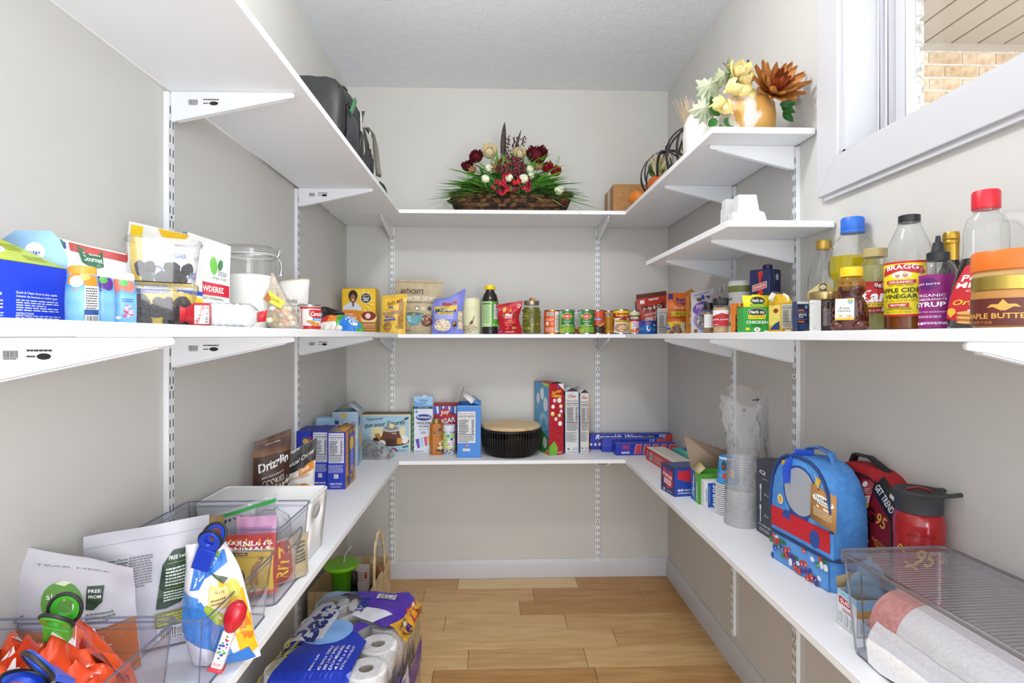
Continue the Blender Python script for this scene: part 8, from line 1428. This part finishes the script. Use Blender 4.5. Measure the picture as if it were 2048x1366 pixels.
# --- cardboard box
t = thing('cardboard_box', 'brown cardboard box in the right back corner of the top shelf', 'box', (.66, 2.615, Z), 0); w_, d_, h_ = .23, .20, .138
MB().box(-w_/2, w_/2, -d_/2, d_/2, 0, h_, textured('cardboard', '#a47648', '#b28454', (50, 50, 50), .75)).build('carton', t, bevel=.001)
p = PR(left(w_, h_, d_), 3); p.R(.5, .5, .3, 1, textured('tape', '#a8988a', '#c4b8ae', (80, 80, 80), .25)); p.R(.04, .5, .06, 1, '#7a5836'); p.done(t, 'tape')
# --- metal band pumpkins with autumn filling
band = M('#332e30', .5, .4)
def orb(label, X, Y, R, seed, opts):
    t = thing('band_pumpkin', label, 'decoration', (X, Y, Z), .3*seed); rr = random.Random(seed); n = 5
    for k in range(n):
        a = k*math.pi/n; pts = [(R*math.cos(q*.1745)*math.cos(a), R*math.cos(q*.1745)*math.sin(a), R+R*math.sin(q*.1745)) for q in range(36)]
        MB().tube(pts, .0055, band, 6, True, flat=.18).build('metal_band', t, smooth=60)
    MB().tube([(0, 0, 2*R), (.004, 0, 2*R+.02), (.015, 0, 2*R+.03)], .006, band, 8).build('stem', t)
    for c, (x, y, z), r in opts['pump']:
        b = MB(); b.lathe([(.001, -r*.75), (r*.6, -r*.72), (r*.95, -r*.3), (r, 0), (r*.9, r*.4), (r*.5, r*.68), (.001, r*.55)], M(c, .5), 20, cap=False); o = b.build('mini_pumpkin', t, smooth=60); o.location = (x, y, z)
    le = [petal_mesh(.06, .03, .5, M(c, .6), .2) for c in ('#5f7a3a', '#8a9a5a', '#3f6a34', '#d8cfa8', '#c8a860')]
    for k in range(26): o = child(le[k % 5], 'leaf', t, (rr.uniform(-.4, .4)*R, rr.uniform(-.4, .4)*R, R*rr.uniform(.5, 1.3)), (rr.uniform(0, 1.4), rr.uniform(-.4, .4), rr.random()*6.28), rr.uniform(.6, 1.1))
    for cx, cz, col, L in opts['plume']:
        b = MB()
        for k in range(46): a = rr.uniform(-.55, .55); e = rr.uniform(-.3, .3); b.tube([(0, 0, 0), (L*.6*math.sin(a)*.7, L*.3*e, L*.6), (L*math.sin(a), L*.5*e, L*(.85+.15*rr.random()))], .0007, M(col, .8), 3)
        o = b.build('pampas_plume', t, smooth=0, kind='stuff'); o.location = (cx, 0, cz)
    return t
orb('farther dark metal band pumpkin with orange mini pumpkins and foliage', .705, 2.25, .10, 1, {'pump': [('#b8591f', (-.05, -.03, .05), .05), ('#c8862e', (.04, -.05, .11), .035), ('#d8b070', (.0, -.04, .09), .03)], 'plume': [(-.04, .08, '#d8c8a8', .10), (-.02, .1, '#e6dcc4', .09)]})
orb('nearer dark metal band pumpkin with feathery pampas and foliage', .735, 2.00, .106, 2, {'pump': [('#c07a2a', (-.06, -.04, .07), .042), ('#d0a050', (.02, -.06, .06), .03)], 'plume': [(-.02, .10, '#d9b98a', .19), (.0, .08, '#c8904a', .12), (.0, .13, '#e0d2bc', .17)]})
t = thing('mini_pumpkin', 'small orange pumpkin on the shelf beside the cardboard box', 'pumpkin', (.625, 2.36, Z), 0); MB().lathe([(.001, .004), (.03, .002), (.046, .02), (.048, .035), (.036, .058), (.001, .056)], M('#d0741c', .5), 20, cap=False).build('pumpkin', t, smooth=60); MB().tube([(0, 0, .055), (.003, 0, .07)], .005, M('#6a5030', .7), 6).build('stem', t)
# --- pumpkin vases with flowers at the near end
goldm = textured('gold_leaf', '#d3c9bd', '#c4934a', (14, 14, 9), .45, .35, .003, detail=5, lo=.46, hi=.52); whv = textured('white_vase', '#dcd6d0', '#efebe6', (30, 30, 30), .55, .5, .003)
def pvase(label, X, Y, r, hh, mat, seed):
    t = thing('flower_vase', label, 'vase', (X, Y, Z), 0); vs = []; n = 48; pr = [(.62, 0), (.8, .05), (.97, .25), (1, .5), (.95, .78), (.78, .95), (.5, 1.0), (.4, .94)]
    b = MB()
    for q, z in pr:
        for i in range(n): a = 6.2832*i/n; k = 1+.05*abs(math.sin(a*4)); vs.append((r*q*k*math.cos(a), r*q*k*math.sin(a), hh*z))
    b.add(vs, [(j*n+i, j*n+(i+1) % n, (j+1)*n+(i+1) % n, (j+1)*n+i) for j in range(len(pr)-1) for i in range(n)]+[tuple(range(n)), tuple(range((len(pr)-1)*n, len(pr)*n))], mat); b.build('pot', t, smooth=60); return t
pvase('plain white pumpkin vase behind the gold one on the right top shelf', .675, 1.76, .062, .155, whv, 1)
X, Y = PX(1494, 1.56), 1.56
t = pvase('white and gold pumpkin vase with a large copper dahlia and cream blooms', X, Y, .073, .122, goldm, 2)
cop = [M('#a8682c', .5), M('#b8783a', .5), M('#8a3c18', .5), M('#7a2c14', .5), M('#96441c', .5)]
flower('copper_dahlia', t, (.047, -.06, .112), .085, cop, [(12, 1.0, .05), (11, .9, .4), (9, .72, .8), (7, .55, 1.1), (5, .36, 1.35)], (1.15, .1, 0), curl=.35, wid=.36, cup=.55, centre=M('#6a2412', .6))
cream = [M('#ecd892', .5), M('#f2e6bc', .5), M('#f6efd6', .5)]
for k, (x, y, z, r) in enumerate(((-.052, -.03, .185, .042), (-.085, -.03, .150, .038), (-.05, -.05, .135, .036), (-.015, -.05, .125, .03), (-.08, -.03, .115, .034), (-.07, -.04, .088, .03), (-.03, -.04, .165, .034))): flower('cream_bloom', t, (x, y-.02, z-.035), r*1.2, cream, [(5, 1, .35), (4, .7, .8)], (1.0+.2*math.sin(k*2), rr.uniform(-.4, .4), k), wid=.9, cup=.5)
def leafmap(L, mat):
    out = [(0, 0), (.1, .12), (.34, .1), (.28, .28), (.5, .34), (.36, .48), (.46, .62), (.26, .62), (.24, .8), (.12, .78), (0, 1)]; pts = out+[(-x, y) for x, y in out[-2:0:-1]]; b = MB(); b.add([(x*L, y*L, -.25*L*abs(x)**1.5) for x, y in pts]+[(0, .45*L, .02)], [(i, (i+1) % len(pts), len(pts)) for i in range(len(pts))], mat); return b.mesh('maple_leaf', 40, False)
lm = leafmap(.075, textured('sage_leaf', '#7f8f72', '#c6ccb0', (14, 14, 14), .6, lo=.35, hi=.6)); lm2 = leafmap(.07, textured('sage_leaf2', '#5f5248', '#a3ab88', (16, 16, 16), .6, lo=.3, hi=.5))
for x, y, z, ry, sc, m in ((-.085, -.01, .16, -.9, 1.1, lm), (-.095, -.02, .115, -1.6, 1.1, lm), (.085, .0, .175, .75, 1.1, lm2), (.10, -.01, .15, 1.2, .9, lm), (-.06, 0, .19, -.3, .9, lm2)): child(m, 'maple_leaf', t, (x, y, z-.035), (math.pi/2-.2, ry, 0), sc).rotation_mode = 'XYZ'
gl_ = petal_mesh(.04, .026, .3, M('#2f6a2a', .4), .3)
for x, z, ry in ((-.09, .06, -1.2), (-.10, .045, -2.2), (-.085, .03, -2.8), (-.075, .05, 2.8), (.085, .085, 2.2), (.09, .07, 2.6), (.08, .09, 1.6), (-.1, .075, -.7)): child(gl_, 'green_leaf', t, (x, -.03, z), (math.pi/2, ry, 0))
fg = MB(); 
for k in range(170): a = rr.random(); fg.ball((-.005-.055*a+rr.uniform(-.014, .014)*(1.2-a), rr.uniform(-.02, .01), .13+.085*a+rr.uniform(-.016, .016)), .0032, M(rr.choice(['#8a9a34', '#6f8a2e', '#a8b04a', '#557a2a']), .6), 5, 3)
fg.tube([(0, 0, .12), (-.03, 0, .185), (-.07, 0, .222)], .0012, M('#4a3a20', .6), 5); fg.build('fern_spray', t, smooth=60, kind='stuff')
tw_ = MB(); tw_.tube([(.0, 0, .16), (.002, 0, .22), (.006, 0, .228)], .0011, M('#3a3436', .6), 5); tw_.tube([(.01, 0, .16), (.03, 0, .215)], .001, M('#3a3436', .6), 5); tw_.ball((.003, 0, .228), .004, M('#5a4a46', .6), 6, 4); tw_.build('twig', t)
# --- white cards on the short right shelf
Z = ZS
for (xl, xr, yt, Y, pts, lab) in ((1450, 1480, 398, 1.60, [(0, 0), (1, 0), (1, .95), (.9, 1), (.06, 1)], 'plain white card folder behind the stepped card on the short shelf'), (1465, 1534, 389, 1.50, [(0, 0), (1, 0), (1, .30), (.93, .5), (.78, .55), (.70, 1), (.18, 1), (.16, .5), (0, .5)], 'white stepped cardboard insert standing on the short right shelf')):
    x0, x1 = PX(xl, Y), PX(xr, Y); hh = PZ((xl+xr)/2, yt, Y)-Z; t = thing('white_card', lab, 'card', ((x0+x1)/2, Y, Z), 0); MB().prism([((q[0]-.5)*(x1-x0), q[1]*hh) for q in pts], M('#d6d6d6', .6), (0, .03)).build('card', t, bevel=.001); MB().prism([((q[0]-.46)*(x1-x0)*.92, q[1]*hh*.8) for q in pts], M('#e4e4e3', .6), (.032, .045)).build('inner_fold', t)
